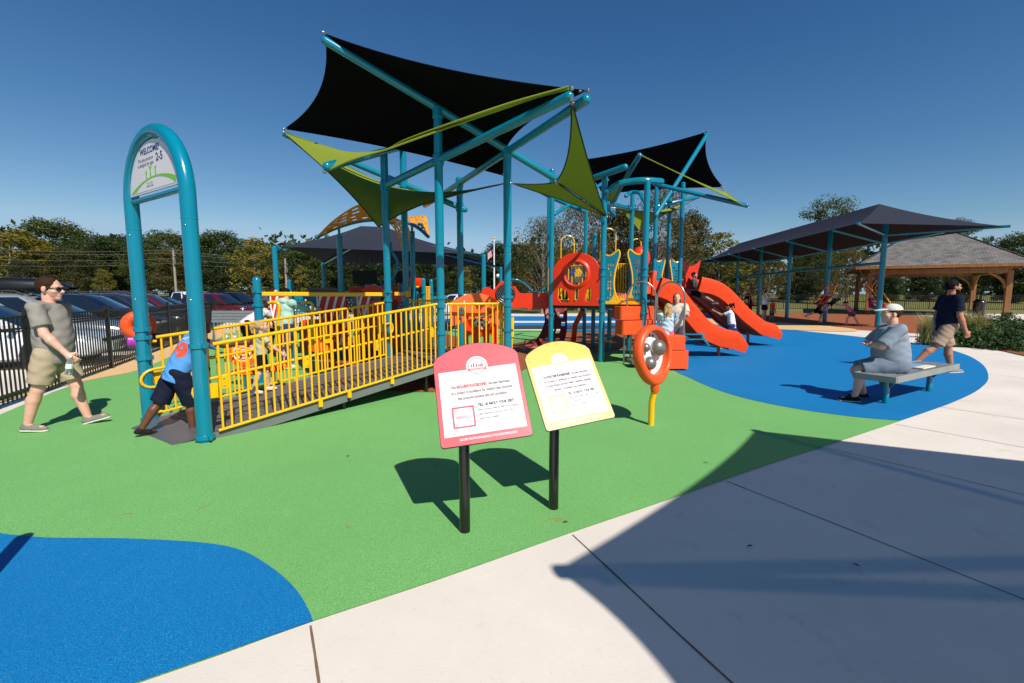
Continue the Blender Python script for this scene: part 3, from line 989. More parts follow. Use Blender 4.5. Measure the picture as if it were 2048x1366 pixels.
# --- sails ---------------------------------------------------------------
def sail(name, corners, mat, label, cat='shade sail', sag=.1, n=22, group=None, hem=None, parent=None, drop=0.0):
    """four-cornered tensioned sail with hollow-cut edges (give the same corner twice for a triangle)"""
    c = [Vector(p) for p in corners]
    cen = sum(c, Vector()) / 4
    def edge(a, b, t, k):
        p = a.lerp(b, t)
        inward = (cen - (a + b) / 2)
        return p + inward * (k * 4 * t * (1 - t))
    sg = sag if isinstance(sag, (list, tuple)) else [sag] * 4
    grid = []
    for i in range(n + 1):
        u = i / n; row = []
        for j in range(n + 1):
            w = j / n
            e0 = edge(c[0], c[1], u, sg[0]); e2 = edge(c[3], c[2], u, sg[2])
            e3 = edge(c[0], c[3], w, sg[3]); e1 = edge(c[1], c[2], w, sg[1])
            bl = (c[0] * (1 - u) * (1 - w) + c[1] * u * (1 - w) + c[2] * u * w + c[3] * (1 - u) * w)
            p = e0 * (1 - w) + e2 * w + e3 * (1 - u) + e1 * u - bl
            p.z -= drop * 16 * u * (1 - u) * w * (1 - w)
            row.append(p)
        grid.append(row)
    root = thing(name, label, cat, cen, group)
    mb = MB().sheet(grid, .004)
    mb.build('cloth', mat, root)
    rim = [grid[0][j] for j in range(n + 1)] + [grid[i][n] for i in range(1, n + 1)] + [grid[n][j] for j in range(n - 1, -1, -1)] + [grid[i][0] for i in range(n - 1, 0, -1)]
    clean = [rim[0]]
    for p in rim[1:]:
        if (p - clean[-1]).length > 1e-4: clean.append(p)
    MB().tube(clean, .011, 6, closed=True).build('edge_cable', hem or mat, root)
    done = []
    for p in c:
        if any((p - q).length < 1e-4 for q in done): continue
        done.append(p)
        d = (p - cen).normalized()
        m = MB(); m.cyl(p - d * .10, p + d * .06, .012, n=8); m.ball(p + d * .03, .025, 8, 6); m.box(p - d * .07, (.05, .05, .012))
        m.build('shackle', M['steel'], root)
    return root
UP = Vector((0, 0, .10))
sA = A0 + UP * .9; sE = C0 + UP; sD = D0 + UP * 1.1
sC = Vector((P2.x - .03, P2.y + .05, at(1012, 352, P2.y).z))
sC = at(1012, 352, 8.7)
sail('shade_sail', [sA, sE, sC, sD], M['cloth_black'], 'big black shade sail stretched over the near play structure', sag=[.12, .19, .10, .16], drop=-.28)
sG = E0 - Vector((0, 0, .05)); sF = B0 + Vector((.0, .02, .09)); sH = D0 + Vector((0, -.03, .03))
# long lime strip between the beam ends
# long lime strip between the beam ends: fabric between two tensioned edges
def strip_sail(e0, e1, mat, label, rows=6):
    a_, b_ = spline(e0, 8), spline(e1, 8)
    k_ = min(len(a_), len(b_))
    root = thing('shade_sail', label, 'shade sail', sum(a_, Vector()) / len(a_))
    MB().sheet([[a_[i].lerp(b_[i], j / rows) for j in range(rows + 1)] for i in range(k_)], .004).build('cloth', mat, root)
    MB().tube(a_, .012, 6).build('edge_cable', mat, root); MB().tube(b_, .012, 6).build('edge_cable', mat, root)
    for p, q in ((a_[0], a_[1]), (b_[0], b_[1]), (a_[-1], a_[-2])):
        m = MB(); m.ball(p + (p - q).normalized() * .04, .028, 8, 6); m.build('shackle', M['steel'], root)
    return root
gy, fy_ = E0.y, B0.y
strip_sail([sG, at(705, 319, gy - .03), at(770, 300, gy - .08), at(815, 284, gy - .11), at(885, 259, gy - .15), at(1005, 218, gy - .23), at(1075, 194, gy - .28), sF],
           [sH, at(640, 289, 7.7), at(705, 307, 7.35), at(765, 302, 7.0), at(810, 280, 6.3), at(900, 247, 5.85), at(1020, 206, 5.72), sF + UZ * .03], M['cloth_lime'], 'narrow lime shade sail seen almost edge on below the big black sail')
sI = Vector((P3.x - .12, P3.y - .05, at(765, 455, P3.y).z)); sJ = Vector((P2.x - .07, P2.y, at(1003, 368, P2.y).z)); sM = C1
sail('shade_sail', [sH + Vector((.0, .0, -.04)), sI, sJ, sM], M['cloth_lime'], 'lime shade sail hanging in shadow left of the tallest teal post', sag=[.10, .2, .08, .05], hem=M['webbing'])
# ================================================================ the two information signs
def info_sign(base_px, top_px, cl, cr, w, label, col, line_c, txt_c, name_txt, body1, bottom, top_emblem, head_col, fig):
    b = G(*base_px)
    s = thing('information_sign', label, 'sign', b)
    # panel plane from its four corners as seen: near-square board tilted back on its post
    PL, PR, QL, QR = [at(*c) for c in cl + cr]
    mid_lo = (PL + PR) / 2
    ux = (PR - PL).normalized()
    uy = ((QL + QR) / 2 - mid_lo)
    uy = (uy - ux * uy.dot(ux)); hgt = uy.length; uy.normalize()
    un = ux.cross(uy)
    wid = ((PR - PL).length + (QR - QL).length) / 2
    hw = wid / 2
    bulge = hgt * .155
    s_ = (b.y - .06 - mid_lo.y) / uy.y
    MB().cyl(b - Vector((0, 0, .02)), Vector((b.x, b.y, mid_lo.z + uy.z * s_)), .036, n=20).build('post', M['black_metal'], s)
    mb = MB(); mb.box(mid_lo + uy * .2 - un * .029, (.2, .03, .2), Matrix((ux, un, uy)).transposed())
    mb.build('mount_plate', M['black_metal'], s)
    def outline(inset=0.0):
        r = .02
        W = hw - inset
        pts = []
        for i in range(6):
            a = -PI / 2 + PI / 2 * i / 5
            pts.append((W - r + r * math.cos(a), inset + r + r * math.sin(a)))
        pts.append((W, hgt - .02 - inset))
        for i in range(1, 24):
            t = i / 24
            x = W - 2 * W * t
            pts.append((x, hgt - inset + bulge * (1 - (2 * t - 1) ** 2) - .008 * (abs(2 * t - 1) > .95)))
        pts.append((-W, hgt - .02 - inset))
        for i in range(6):
            a = PI + PI / 2 * i / 5
            pts.append((-W + r + r * math.cos(a), inset + r + r * math.sin(a)))
        return pts
    pan = MB().prism(outline(), mid_lo, ux, uy, .013, back=-.013).build('sign_panel', M['black_plastic'], s)
    L = [0.0]
    LV = {'printed_face': .0005, 'white_field': .0018, 'inset_field': .0026, 'square_frame': .0034, 'square_mark': .0034, 'square_dot': .0042, 'link_strip': .0034, 'emblem_disc': .0027, 'emblem_ring': .0036, 'figure_print': .0036, 'monogram': .0036, 'emblem_ribbon': .0044}
    def layer(nm, poly, mat, holes=()):
        L[0] = LV[nm] + .001
        return MB().prism(poly, mid_lo + un * LV[nm], ux, uy, .001, holes).build(nm, mat, pan)
    layer('printed_face', outline(.004), col)
    # faint tiling of arcs in the coloured head
    mb = MB()
    rn = random.Random(3)
    z = L[0] + .0002
    for i in range(-5, 6):
        for j in range(-1, 4):
            cx, cy = i * wid / 10.5, hgt * .80 + j * wid / 10.5
            for a0 in (0, 1, 2, 3):
                pts = []
                for k_ in range(5):
                    a = PI / 2 * a0 + PI / 2 * k_ / 4
                    pts.append((cx + wid / 14 * math.cos(a), cy + wid / 14 * math.sin(a)))
                if any(abs(x) > hw * .96 or y > hgt + bulge * (1 - (x / hw) ** 2) - .012 or y < hgt * .835 for x, y in pts): continue
                mb.tube([mid_lo + ux * x + uy * y + un * z for x, y in pts], .0007, 4, cap=False)
    L[0] = .0022
    if mb.v: mb.build('arc_pattern', line_c, pan)
    fy0, fy1 = hgt * .105, hgt * .835
    layer('white_field', [(-hw * .9, fy0), (hw * .9, fy0), (hw * .9, fy1), (-hw * .9, fy1)], M['offwhite'])
    layer('inset_field', rounded2(wid * .84, hgt * .30, .012, 4, 0.0, hgt * .31), M['paper'])
    L[0] = .0036
    def txt(t, size, x, y, mat, align='CENTER', fit=.5, bold=0):
        text_mesh('lettering', t, size, mid_lo + ux * x + uy * y, ux, uy, mat, pan, align=align, bold=bold, lift=L[0] + .0012, fit=fit * wid)
    q = hgt / 1.0
    # line 1 with the bold name
    y1 = hgt * (.625 if len(body1) < 3 else .655)
    fs = wid * .052
    txt('This', fs, -hw * .66, y1, M['greyprint'], 'LEFT', .06, .0006)
    txt(name_txt, fs, -hw * .52, y1, head_col, 'LEFT', .34, .0014)
    txt('has been designated', fs, hw * .70, y1, M['greyprint'], 'RIGHT', .245, .0006)
    for i, ln in enumerate(body1): txt(ln, fs, 0.02 * wid, y1 - hgt * (.066 if len(body1) < 3 else .060) * (i + 1), M['greyprint'], 'CENTER', .68 * len(ln) / 52, .0006)
    # framed square with the word RESEARCH
    sx, sy, sr = -hw * .44, hgt * .30, wid * .125
    fo = rounded2(sr * 2, hgt * .235, .008, 3, sx, sy); fi = rounded2(sr * 2 - .024, hgt * .235 - .024, .004, 3, sx, sy)
    layer('square_frame', fo, col, [fi])
    for dx, dy in ((-.72, .085), (.72, .085), (-.72, -.085)):
        layer('square_mark', rounded2(.024, .024, .005, 2, sx + dx * sr, sy + dy * hgt), line_c, [rounded2(.017, .017, .003, 2, sx + dx * sr, sy + dy * hgt)])
        layer('square_dot', circle2(sx + dx * sr, sy + dy * hgt, .004, 8), col)
    L[0] = .0036
    txt('RESEARCH', fs * .95, sx, sy - .01, M['coral_line'] if fig else line_c, 'CENTER', .17, .001)
    txt('TELL US ABOUT YOUR VISIT!', fs * .88, -hw * .1, hgt * .395, M['darkprint'], 'LEFT', .41, .0013)
    for i, ln in enumerate(('Best practice sites benefit from ongoing', 'data collection. Scan the QR Code to', 'share your insights.')):
        txt(ln, fs * .66, -hw * .1, hgt * (.345 - .048 * i), M['greyprint'], 'LEFT', .44 * len(ln) / 39, .0005)
    layer('link_strip', rounded2(wid * .42, hgt * .05, .006, 3, hw * .38, hgt * .205), M['pinktint'])
    L[0] = .0044
    txt('OR VISIT PLAYCORE.COM/SURVEY', fs * .55, -hw * .02, hgt * .198, M['greyprint'], 'LEFT', .34)
    txt(bottom, fs * .66, 0.02 * wid, hgt * .05, M['white'], 'CENTER', .62, .0004)
    # emblem
    ey = hgt * .865; er = wid * .125
    layer('emblem_disc', circle2(0, ey, er, 36), M['white'])
    layer('emblem_ring', circle2(0, ey, er * .84, 36), line_c, [circle2(0, ey, er * .75, 36)])
    if fig:
        for k_, (x, h_) in enumerate(((-.5, .3), (-.28, .42), (-.02, .3), (.2, .2), (.36, .2), (.52, .34))):
            fx_ = x * er
            layer('figure_print', [(fx_ - er * .08, ey - er * .1), (fx_ + er * .08, ey - er * .1), (fx_ + er * .06, ey - er * .1 + h_ * er), (fx_ - er * .06, ey - er * .1 + h_ * er)], col)
            layer('figure_print', circle2(fx_, ey - er * .02 + h_ * er, er * .055, 8), col)
    else:
        layer('monogram', [(-.35 * er, ey - .05 * er), (-.27 * er, ey - .05 * er), (-.27 * er, ey + .5 * er), (-.35 * er, ey + .5 * er)], line_c)
        layer('monogram', [(.27 * er, ey - .05 * er), (.35 * er, ey - .05 * er), (.35 * er, ey + .5 * er), (.27 * er, ey + .5 * er)], line_c)
        txt('X', er * .6, 0, ey + .02 * er, line_c, 'CENTER', .04)
    layer('emblem_ribbon', [(-er * .95, ey - er * .45), (-er * .82, ey - er * .35), (-er * .95, ey - er * .18), (er * .95, ey - er * .18), (er * .82, ey - er * .35), (er * .95, ey - er * .45)], col)
    txt(top_emblem, er * .17, 0, ey - er * .30, M['white'], 'CENTER', .19, .0003)
    return s

info_sign((930, 1064), None, [(886, 898, 2.78), (1063, 871, 2.85)], [(862, 719, 3.13), (1039, 702, 3.2)], .5,
          'coral red topped information sign board on a black post', M['coral'], M['coral_line'], M['coral_text'],
          'INCLUSIVE PLAYGROUND', ('as a project of excellence for meeting best practices', 'that promote inclusive play and recreation.'),
          'DISCOVER THE SCHOLARS & RESEARCH AT PLAYCORE.COM/INCLUSION', '7 PRINCIPLES OF INCLUSIVE\nPLAYGROUND DESIGN', M['coral_text'], True)
info_sign((1107, 1018), None, [(1096, 863, 3.06), (1229, 835, 3.19)], [(1059, 706, 3.40), (1193, 697, 3.54)], .5,
          'mustard yellow topped information sign board on a black post', M['mustard'], M['mustard_line'], M['mustard'],
          'PLAY ON! PLAYGROUND', ('as a project of excellence for meeting best practices', 'in youth fitness through sliding, swinging, spinning,', 'climbing, brachiating, and balancing.'),
          'DISCOVER THE SCHOLARS & RESEARCH AT PLAYCORE.COM/PLAYON', 'PLAY ON!\nPLAYGROUND', M['darkprint'], False)
# ================================================================ people
def surface_nets(F, org, res):
    """smooth quad surface of the zero level of a sampled distance field"""
    inside = F < 0
    nx, ny, nz = F.shape
    c = np.zeros((nx - 1, ny - 1, nz - 1), dtype=np.int8)
    for dx in (0, 1):
        for dy in (0, 1):
            for dz in (0, 1):
                c += inside[dx:nx - 1 + dx, dy:ny - 1 + dy, dz:nz - 1 + dz]
    act = (c > 0) & (c < 8)
    ids = np.full(act.shape, -1, dtype=np.int64)
    I, J, K = np.nonzero(act)
    ids[I, J, K] = np.arange(len(I))
    P = np.zeros((len(I), 3)); n = np.zeros(len(I))
    cor = [(a, b, d) for a in (0, 1) for b in (0, 1) for d in (0, 1)]
    for p in cor:
        for ax in range(3):
            if p[ax] == 1: continue
            q = list(p); q[ax] = 1
            f0 = F[I + p[0], J + p[1], K + p[2]]; f1 = F[I + q[0], J + q[1], K + q[2]]
            m = (f0 < 0) != (f1 < 0)
            t = np.where(m, f0 / np.where(m, f0 - f1, 1), 0)
            pt = np.tile(np.array(p, float), (len(I), 1)); pt[:, ax] += t
            P += pt * m[:, None]; n += m
    P = P / n[:, None] + np.stack([I, J, K], 1)
    V = P * res + np.array(org)
    faces = []
    for ax in range(3):
        o = [(1, 2), (2, 0), (0, 1)][ax]
        sl0 = [slice(None)] * 3; sl1 = [slice(None)] * 3
        sl0[ax] = slice(0, -1); sl1[ax] = slice(1, None)
        a, b = inside[tuple(sl0)], inside[tuple(sl1)]
        cr = np.argwhere(a != b)
        for s_ in (o[0], o[1]): cr = cr[(cr[:, s_] > 0) & (cr[:, s_] < F.shape[s_] - 1)]
        if not len(cr): continue
        def cell(d0, d1):
            q = cr.copy(); q[:, o[0]] -= d0; q[:, o[1]] -= d1
            return ids[q[:, 0], q[:, 1], q[:, 2]]
        Q = np.stack([cell(1, 1), cell(0, 1), cell(0, 0), cell(1, 0)], 1)
        fl = ~a[cr[:, 0], cr[:, 1], cr[:, 2]]
        Q[fl] = Q[fl][:, ::-1]
        faces.append(Q)
    return V, np.concatenate(faces)

def sdf_eval(p, X):
    k = p[0].lstrip('-')
    if k in 'ck':
        a, b = np.array(p[1], float), np.array(p[2], float)
        d = b - a; L = np.linalg.norm(d)
        L = max(L, 1e-6); d = d / L
        q = X - a
        h = q @ d
        t = np.clip(h / L, 0, 1)
        if k == 'c':
            return np.linalg.norm(q - (t * L)[..., None] * d, axis=-1) - (p[3] + (p[4] - p[3]) * t)
        r = np.linalg.norm(q - h[..., None] * d, axis=-1) - (p[3] + (p[4] - p[3]) * t)
        return np.maximum(r, np.maximum(-h, h - L))
    c, rr = np.array(p[1], float), np.array(p[2], float)
    q = X - c
    if len(p) > 3 and p[3] is not None: q = q @ np.array(p[3])
    k0 = np.linalg.norm(q / rr, axis=-1); k1 = np.linalg.norm(q / (rr * rr), axis=-1)
    return k0 * (k0 - 1) / np.maximum(k1, 1e-9)

def sdf_mesh(prims, res, k=.02, clips=(), wr=0.0, wf=30.0):
    lo, hi = [], []
    for p in prims:
        if p[0][0] == '-': continue
        if p[0] in 'ck':
            r = max(p[3], p[4])
            lo.append(np.minimum(p[1], p[2]) - r); hi.append(np.maximum(p[1], p[2]) + r)
        else:
            r = max(p[2]); lo.append(np.array(p[1]) - r); hi.append(np.array(p[1]) + r)
    lo = np.min(lo, 0) - 3 * res - .01; hi = np.max(hi, 0) + 3 * res + .01
    n = np.ceil((hi - lo) / res).astype(int) + 1
    F = np.full(tuple(n), 9.0, dtype=np.float64)
    for p in prims:
        if p[0].lstrip('-') in 'ck':
            r = max(p[3], p[4]); a = np.minimum(p[1], p[2]) - r; b = np.maximum(p[1], p[2]) + r
        else:
            r = max(p[2]); a = np.array(p[1]) - r; b = np.array(p[1]) + r
        m = k * 2 + 2 * res
        i0 = np.maximum(0, np.floor((a - m - lo) / res).astype(int)); i1 = np.minimum(n, np.ceil((b + m - lo) / res).astype(int) + 1)
        sl = tuple(slice(x, y) for x, y in zip(i0, i1))
        g = np.stack(np.meshgrid(*[lo[q] + res * np.arange(i0[q], i1[q]) for q in range(3)], indexing='ij'), -1)
        d = sdf_eval(p, g)
        f = F[sl]
        if p[0][0] == '-':
            F[sl] = np.maximum(f, -d)
        else:
            h = np.clip(.5 + .5 * (f - d) / k, 0, 1)
            F[sl] = np.where(np.abs(f - d) < k, f * (1 - h) + d * h - k * h * (1 - h), np.minimum(f, d))
    if wr or clips:
        g = np.stack(np.meshgrid(*[lo[q] + res * np.arange(n[q]) for q in range(3)], indexing='ij'), -1)
        if wr:
            x, y, z = g[..., 0], g[..., 1], g[..., 2]
            w = np.sin(wf * (x * .8 + z * .9) + 2.2 * np.sin(9 * y + 5 * z)) * np.sin(wf * .55 * (y - .4 * z) + 1.7 * np.sin(11 * x)) + .5 * np.sin(wf * 1.7 * (z + .3 * x + .5 * y) + 3 * np.sin(7 * x + 4 * y))
            F = F + wr * w
        for pt, nn in clips:
            nn = np.array(nn, float); nn /= np.linalg.norm(nn)
            F = np.maximum(F, (g - np.array(pt)) @ nn)
    return surface_nets(F, lo, res)

def skin_mat(name, rgb):
    n = NT(name)
    v = n.coord('Object')
    c = n.ramp(n.noise(v, 12, 4), [(0.3, tuple(x * .86 for x in lin(*rgb)[:3]) + (1,)), (0.7, lin(*rgb))])
    n.set(Base_Color=c, Roughness=.5)
    n.b.inputs['Subsurface Weight'].default_value = .12
    n.b.inputs['Subsurface Radius'].default_value = (.01, .004, .002)
    n.b.inputs['Subsurface Scale'].default_value = .5
    return n.m
def hair_mat(name, rgb):
    n = NT(name)
    v = n.coord('Object', (6, 6, 1))
    c = n.ramp(n.noise(v, 30, 4, .7), [(0.3, tuple(x * .5 for x in lin(*rgb)[:3]) + (1,)), (0.7, lin(*rgb))])
    n.set(Base_Color=c, Roughness=.75)
    n.b.inputs['Specular IOR Level'].default_value = .15
    n.bump(n.noise(v, 45, 3), .6, .006)
    return n.m
def fabric(name, rgb, var=.12):
    return flat_mat(name, rgb, .85, var=var, scale=5, bump=.25, spec=.15, bscale=220)
SK = {'fair': skin_mat('fair_skin', (228, 172, 148)), 'tan': skin_mat('tanned_skin', (186, 122, 92)), 'dark': skin_mat('dark_brown_skin', (104, 62, 42)), 'pale': skin_mat('pale_skin', (228, 172, 148))}
HR = {'brown': hair_mat('brown_hair', (62, 40, 28)), 'black': hair_mat('black_hair', (20, 16, 15)), 'blond': hair_mat('blond_hair', (206, 168, 112)), 'light': hair_mat('light_brown_hair', (142, 98, 62))}
M['eye'] = flat_mat('dark_eye', (30, 20, 16), .15)
M['sole'] = flat_mat('pale_shoe_sole', (214, 208, 194), .7)

def rotx(a): c, s = math.cos(a), math.sin(a); return np.array([[1, 0, 0], [0, c, -s], [0, s, c]])
def roty(a): c, s = math.cos(a), math.sin(a); return np.array([[c, 0, s], [0, 1, 0], [-s, 0, c]])
def rotz(a): c, s = math.cos(a), math.sin(a); return np.array([[c, -s, 0], [s, c, 0], [0, 0, 1]])

def person(loc, face, H, label, skin, hair, shirt, bottom, shoes, pose, group=None, res=.011, girth=1.0, belly=0.0, hk=1.08,
           sleeve=.62, shorts=.75, hairlen=0.0, pony=False, cap=None, beard=None, glasses=None, skirt=False, seat=None, hips_z=None,
           loose=1.0, hem=.03, name='person', sole=True, bun=False, hood=False, tank=False, wr=.0032, hairflow=(0, -.25, -1)):
    """a posed figure: loc is the ground point below the pelvis, face the plan direction it looks"""
    A = lambda *q: np.array(q, float)
    g = girth
    T = lambda s_, f: rotx(-R(f)) @ A(0, 0, 1) if s_ == 0 else roty(R(s_)) @ (rotx(-R(f)) @ A(0, 0, 1))
    t = T(pose.get('side', 0), pose.get('lean', 3))
    hip = A(0, 0, 0)
    nb = hip + t * .305 * H
    fwd = rotx(-R(pose.get('lean', 3))) @ A(0, 1, 0)
    tw = R(pose.get('twist', 0))
    rt = rotz(tw) @ A(1, 0, 0); fw2 = rotz(tw) @ fwd
    J = {}
    body, legsP = [], {}
    # legs
    low = 1e9
    for s_, sx in (('L', -1), ('R', 1)):
        pit, abd, kn, fp = (list(pose.get('leg' + s_, (0, 4, 3, 0))) + [0, 0])[:4]
        hj = hip + A(sx * .052 * H * (.6 + .4 * g), 0, -.01 * H)
        d1 = roty(-sx * R(abd)) @ (rotx(R(pit)) @ A(0, 0, -1))
        kj = hj + d1 * .243 * H
        d2 = roty(-sx * R(abd * .7)) @ (rotx(R(pit - kn)) @ A(0, 0, -1))
        aj = kj + d2 * .235 * H
        fd = rotz(-sx * R(pose.get('out', 8))) @ (rotx(R(pit - kn) * 0 + R(fp)) @ A(0, 1, 0))
        dn = np.cross(fd, np.cross(A(0, 0, -1), fd)); dn /= np.linalg.norm(dn)
        J[s_] = (hj, kj, aj, fd, dn, d1, d2)
        for q in (aj + dn * .042 * H - fd * .035 * H, aj + dn * .042 * H + fd * .1 * H): low = min(low, q[2])
    dz = -low if hips_z is None else hips_z
    # torso under the clothes
    hw = .055 * H * g
    body += [('e', hip + t * .0, (.082 * H * g, .06 * H * g, .06 * H)), ('c', hip, hip + t * .15 * H, .062 * H * g, .066 * H * g), ('e', hip + t * .225 * H, (.095 * H * (.5 + .5 * g), .06 * H * g, .085 * H))]
    for s_ in 'LR':
        hj, kj, aj, fd, dn, d1, d2 = J[s_]
        cm = kj + (aj - kj) * .3 - fd * .008 * H
        body += [('c', hj, kj, .052 * H * g, .034 * H * (.7 + .3 * g)), ('c', kj, cm, .033 * H * (.7 + .3 * g), .036 * H * (.7 + .3 * g)), ('c', cm, aj, .036 * H * (.7 + .3 * g), .0215 * H),
                 ('c', aj + dn * .018 * H - fd * .02 * H, aj + dn * .024 * H + fd * .09 * H, .022 * H, .018 * H)]
    # arms and hands
    armJ = {}
    for s_, sx in (('L', -1), ('R', 1)):
        pit, abd, el, inw = (list(pose.get('arm' + s_, (5, 8, 12, 0))) + [0])[:4]
        sj = nb + rt * sx * .112 * H * (.55 + .45 * g) - t * .018 * H
        d1 = rotz(tw) @ (roty(-sx * R(abd)) @ (rotx(R(pit)) @ A(0, 0, -1)))
        ej = sj + d1 * .172 * H
        d2 = rotz(tw) @ (roty(-sx * R(abd - inw)) @ (rotx(R(pit + el)) @ A(0, 0, -1)))
        if inw: d2 = rotz(tw) @ (rotz(sx * R(inw)) @ (rotx(R(pit + el)) @ A(0, 0, -1)))
        wj = ej + d2 * .148 * H
        armJ[s_] = (sj, ej, wj, d1, d2, sx)
        ag = .6 + .4 * g
        body += [('c', sj, ej, .031 * H * ag, .025 * H * ag), ('c', ej, ej + d2 * .05 * H, .0255 * H * ag, .0265 * H * ag), ('c', ej + d2 * .05 * H, wj, .0265 * H * ag, .0165 * H)]
        # hand: palm, four unequal bent fingers, a thumb from the side of the palm
        sd_ = np.cross(d2, fw2 if abs(d2 @ fw2) < .9 else A(0, 0, 1)); sd_ /= np.linalg.norm(sd_)
        pn = np.cross(sd_, d2)
        pw = pn                                       # fingers are spread along the body's fore-aft
        inn = sd_ * (1 if (sd_ @ rt) * sx < 0 else -1)  # palm faces the body
        pc = wj + d2 * .045 * H
        body += [('c', wj, pc, .016 * H, .021 * H), ('c', pc + pw * .012 * H, pc - pw * .012 * H + d2 * .008 * H, .0135 * H, .0135 * H)]
        cu = R(pose.get('curl', 35))
        for q, (off, fl) in enumerate(((.021, .034), (.007, .040), (-.007, .037), (-.021, .028))):
            b0 = pc + d2 * .018 * H + pw * off * H
            fdir = d2 * math.cos(cu) + inn * math.sin(cu)
            b1 = b0 + (d2 * math.cos(cu * .4) + inn * math.sin(cu * .4)) * fl * .5 * H
            b2 = b1 + fdir * fl * .55 * H
            body += [('c', b0, b1, .0062 * H, .0056 * H), ('c', b1, b2, .0056 * H, .0046 * H)]
        th0 = pc - d2 * .012 * H + pw * .02 * H
        th1 = th0 + (pw * .8 + d2 * .5 + inn * .4) * .02 * H
        body += [('c', th0, th1, .0085 * H, .007 * H), ('c', th1, th1 + (d2 * .8 + inn * .5 + pw * .2) * .02 * H, .007 * H, .0055 * H)]
    # neck and head
    hp, hy = R(pose.get('hpitch', 0)), R(pose.get('hyaw', 0))
    u = H * hk / 1.75
    nd = t * .7 + A(0, 0, .3); nd /= np.linalg.norm(nd)
    nd = rotx(-hp * .3) @ nd
    hc = nb + nd * (.075 * H + .045 * u * 1.75 * .55) + fw2 * .012 * H
    HM = rotz(hy + tw) @ rotx(-hp)
    h = lambda x, y, z: hc + HM @ (A(x, y, z) * u)
    body += [('c', nb - t * .02 * H, nb + nd * .06 * H, .036 * H * (.75 + .25 * g), .031 * H * (.75 + .25 * g)), ('c', nb + nd * .05 * H, h(0, -.02, -.03), .031 * H * (.75 + .25 * g), .045 * u)]
    fat = .75 + .25 * g
    body += [('e', h(0, -.012, .03), (.074 * u, .093 * u, .086 * u), HM), ('c', h(0, .028, -.02), h(0, .05, -.078), .058 * u * fat, .032 * u * fat),
             ('e', h(0, .045, -.035), (.056 * u * fat, .042 * u, .05 * u), HM)]
    fine = [('c', h(0, .082, .012), h(0, .108, -.022), .009 * u, .0135 * u), ('c', h(-.012, .092, -.026), h(.012, .092, -.026), .01 * u, .01 * u),
            ('c', h(-.035, .075, .028), h(.035, .075, .028), .014 * u, .014 * u), ('e', h(0, .081, -.054), (.022 * u, .012 * u, .006 * u), HM), ('e', h(0, .078, -.067), (.02 * u, .013 * u, .007 * u), HM),
            ('e', h(0, .072, -.09), (.022 * u, .018 * u, .016 * u), HM)]
    for sx in (-1, 1):
        fine += [('e', h(sx * .075, -.012, -.004), (.010 * u, .021 * u, .032 * u), HM @ rotz(sx * -.35)), ('e', h(sx * .04, .056, -.02), (.028 * u, .024 * u, .022 * u), HM)]
    Vb, Fb = sdf_mesh(body + fine, res, .016)
    fx, fy = Vector(face).normalized()
    yaw = math.atan2(-fx, fy)
    Rz = rotz(yaw)
    base = np.array([loc[0], loc[1], loc[2] if len(loc) > 2 else 0.0])
    def out(V): return (V @ Rz.T) + base + np.array([0, 0, dz])
    root = mesh_obj(name, out(Vb), Fb.tolist(), SK[skin], None, tuple(base), 60)
    tag(root, label, 'person', group)
    def kid(nm, prims, mat, r=res, k=.016, clips=(), w=0.0, wf=30.0, parent=root):
        V, F = sdf_mesh(prims, r, k, clips, w, wf)
        return mesh_obj(nm, out(V), F.tolist(), mat, parent, sharp=55)
    ex = .012 * loose
    shirt_o = None
    # shirt
    if shirt is not None:
        bel = belly * H
        low_t = -hem * 1.0
        TM = rotx(-R(pose.get('lean', 3)))
        pr = [('e', hip + t * .075 * H + fwd * bel * .35, (.098 * H * (.15 + .85 * g) + ex, .07 * H * (.2 + .8 * g) + ex + bel * .6, .27 * H), TM),
              ('e', hip + t * .22 * H, (.102 * H * (.45 + .55 * g) + ex, .066 * H * (.3 + .7 * g) + ex, .085 * H), TM),
              ('c', nb - t * .022 * H - rt * .075 * H * (.5 + .5 * g), nb - t * .022 * H + rt * .075 * H * (.5 + .5 * g), .038 * H + ex * .5, .038 * H + ex * .5)]
        for s_ in 'LR':
            sj, ej, wj, d1, d2, sx = armJ[s_]
            if tank: continue
            pr.append(('c', nb + (sj - nb) * .55, sj - d1 * .004 * H, .036 * H * (.7 + .3 * g) + ex * .6, .037 * H * (.7 + .3 * g) + ex * .7))
            if sleeve <= 1:
                pr.append(('k', sj - d1 * .01 * H, sj + d1 * .172 * H * sleeve, .036 * H * (.7 + .3 * g) + ex * .5, .036 * H * (.6 + .4 * g) + ex * 1.1))
            else:
                pr += [('c', sj, ej, .036 * H + ex * .6, .031 * H + ex * .6), ('k', ej, ej + d2 * .135 * H, .032 * H + ex * .6, .024 * H + ex * .4)]
        cl = [(nb + t * .03 * H - fwd * .02 * H, t * 1.0 + fwd * .35)] if not hood else []
        if hood: pr += [('e', nb - fwd * .05 * H + t * .0, (.075 * H, .05 * H, .045 * H)), ('e', nb - fwd * .055 * H - t * .05 * H, (.05 * H, .03 * H, .06 * H))]
        if tank:
            for sx in (-1, 1): pr.append(('-c', nb + rt * sx * .125 * H, nb + rt * sx * .125 * H - t * .06 * H, .04 * H, .04 * H))
        cl.append((hip + t * low_t * H * 2.2, -t))
        shirt_o = kid('shirt', pr, shirt, r=res * .9, k=.02, clips=cl, w=wr, wf=40)
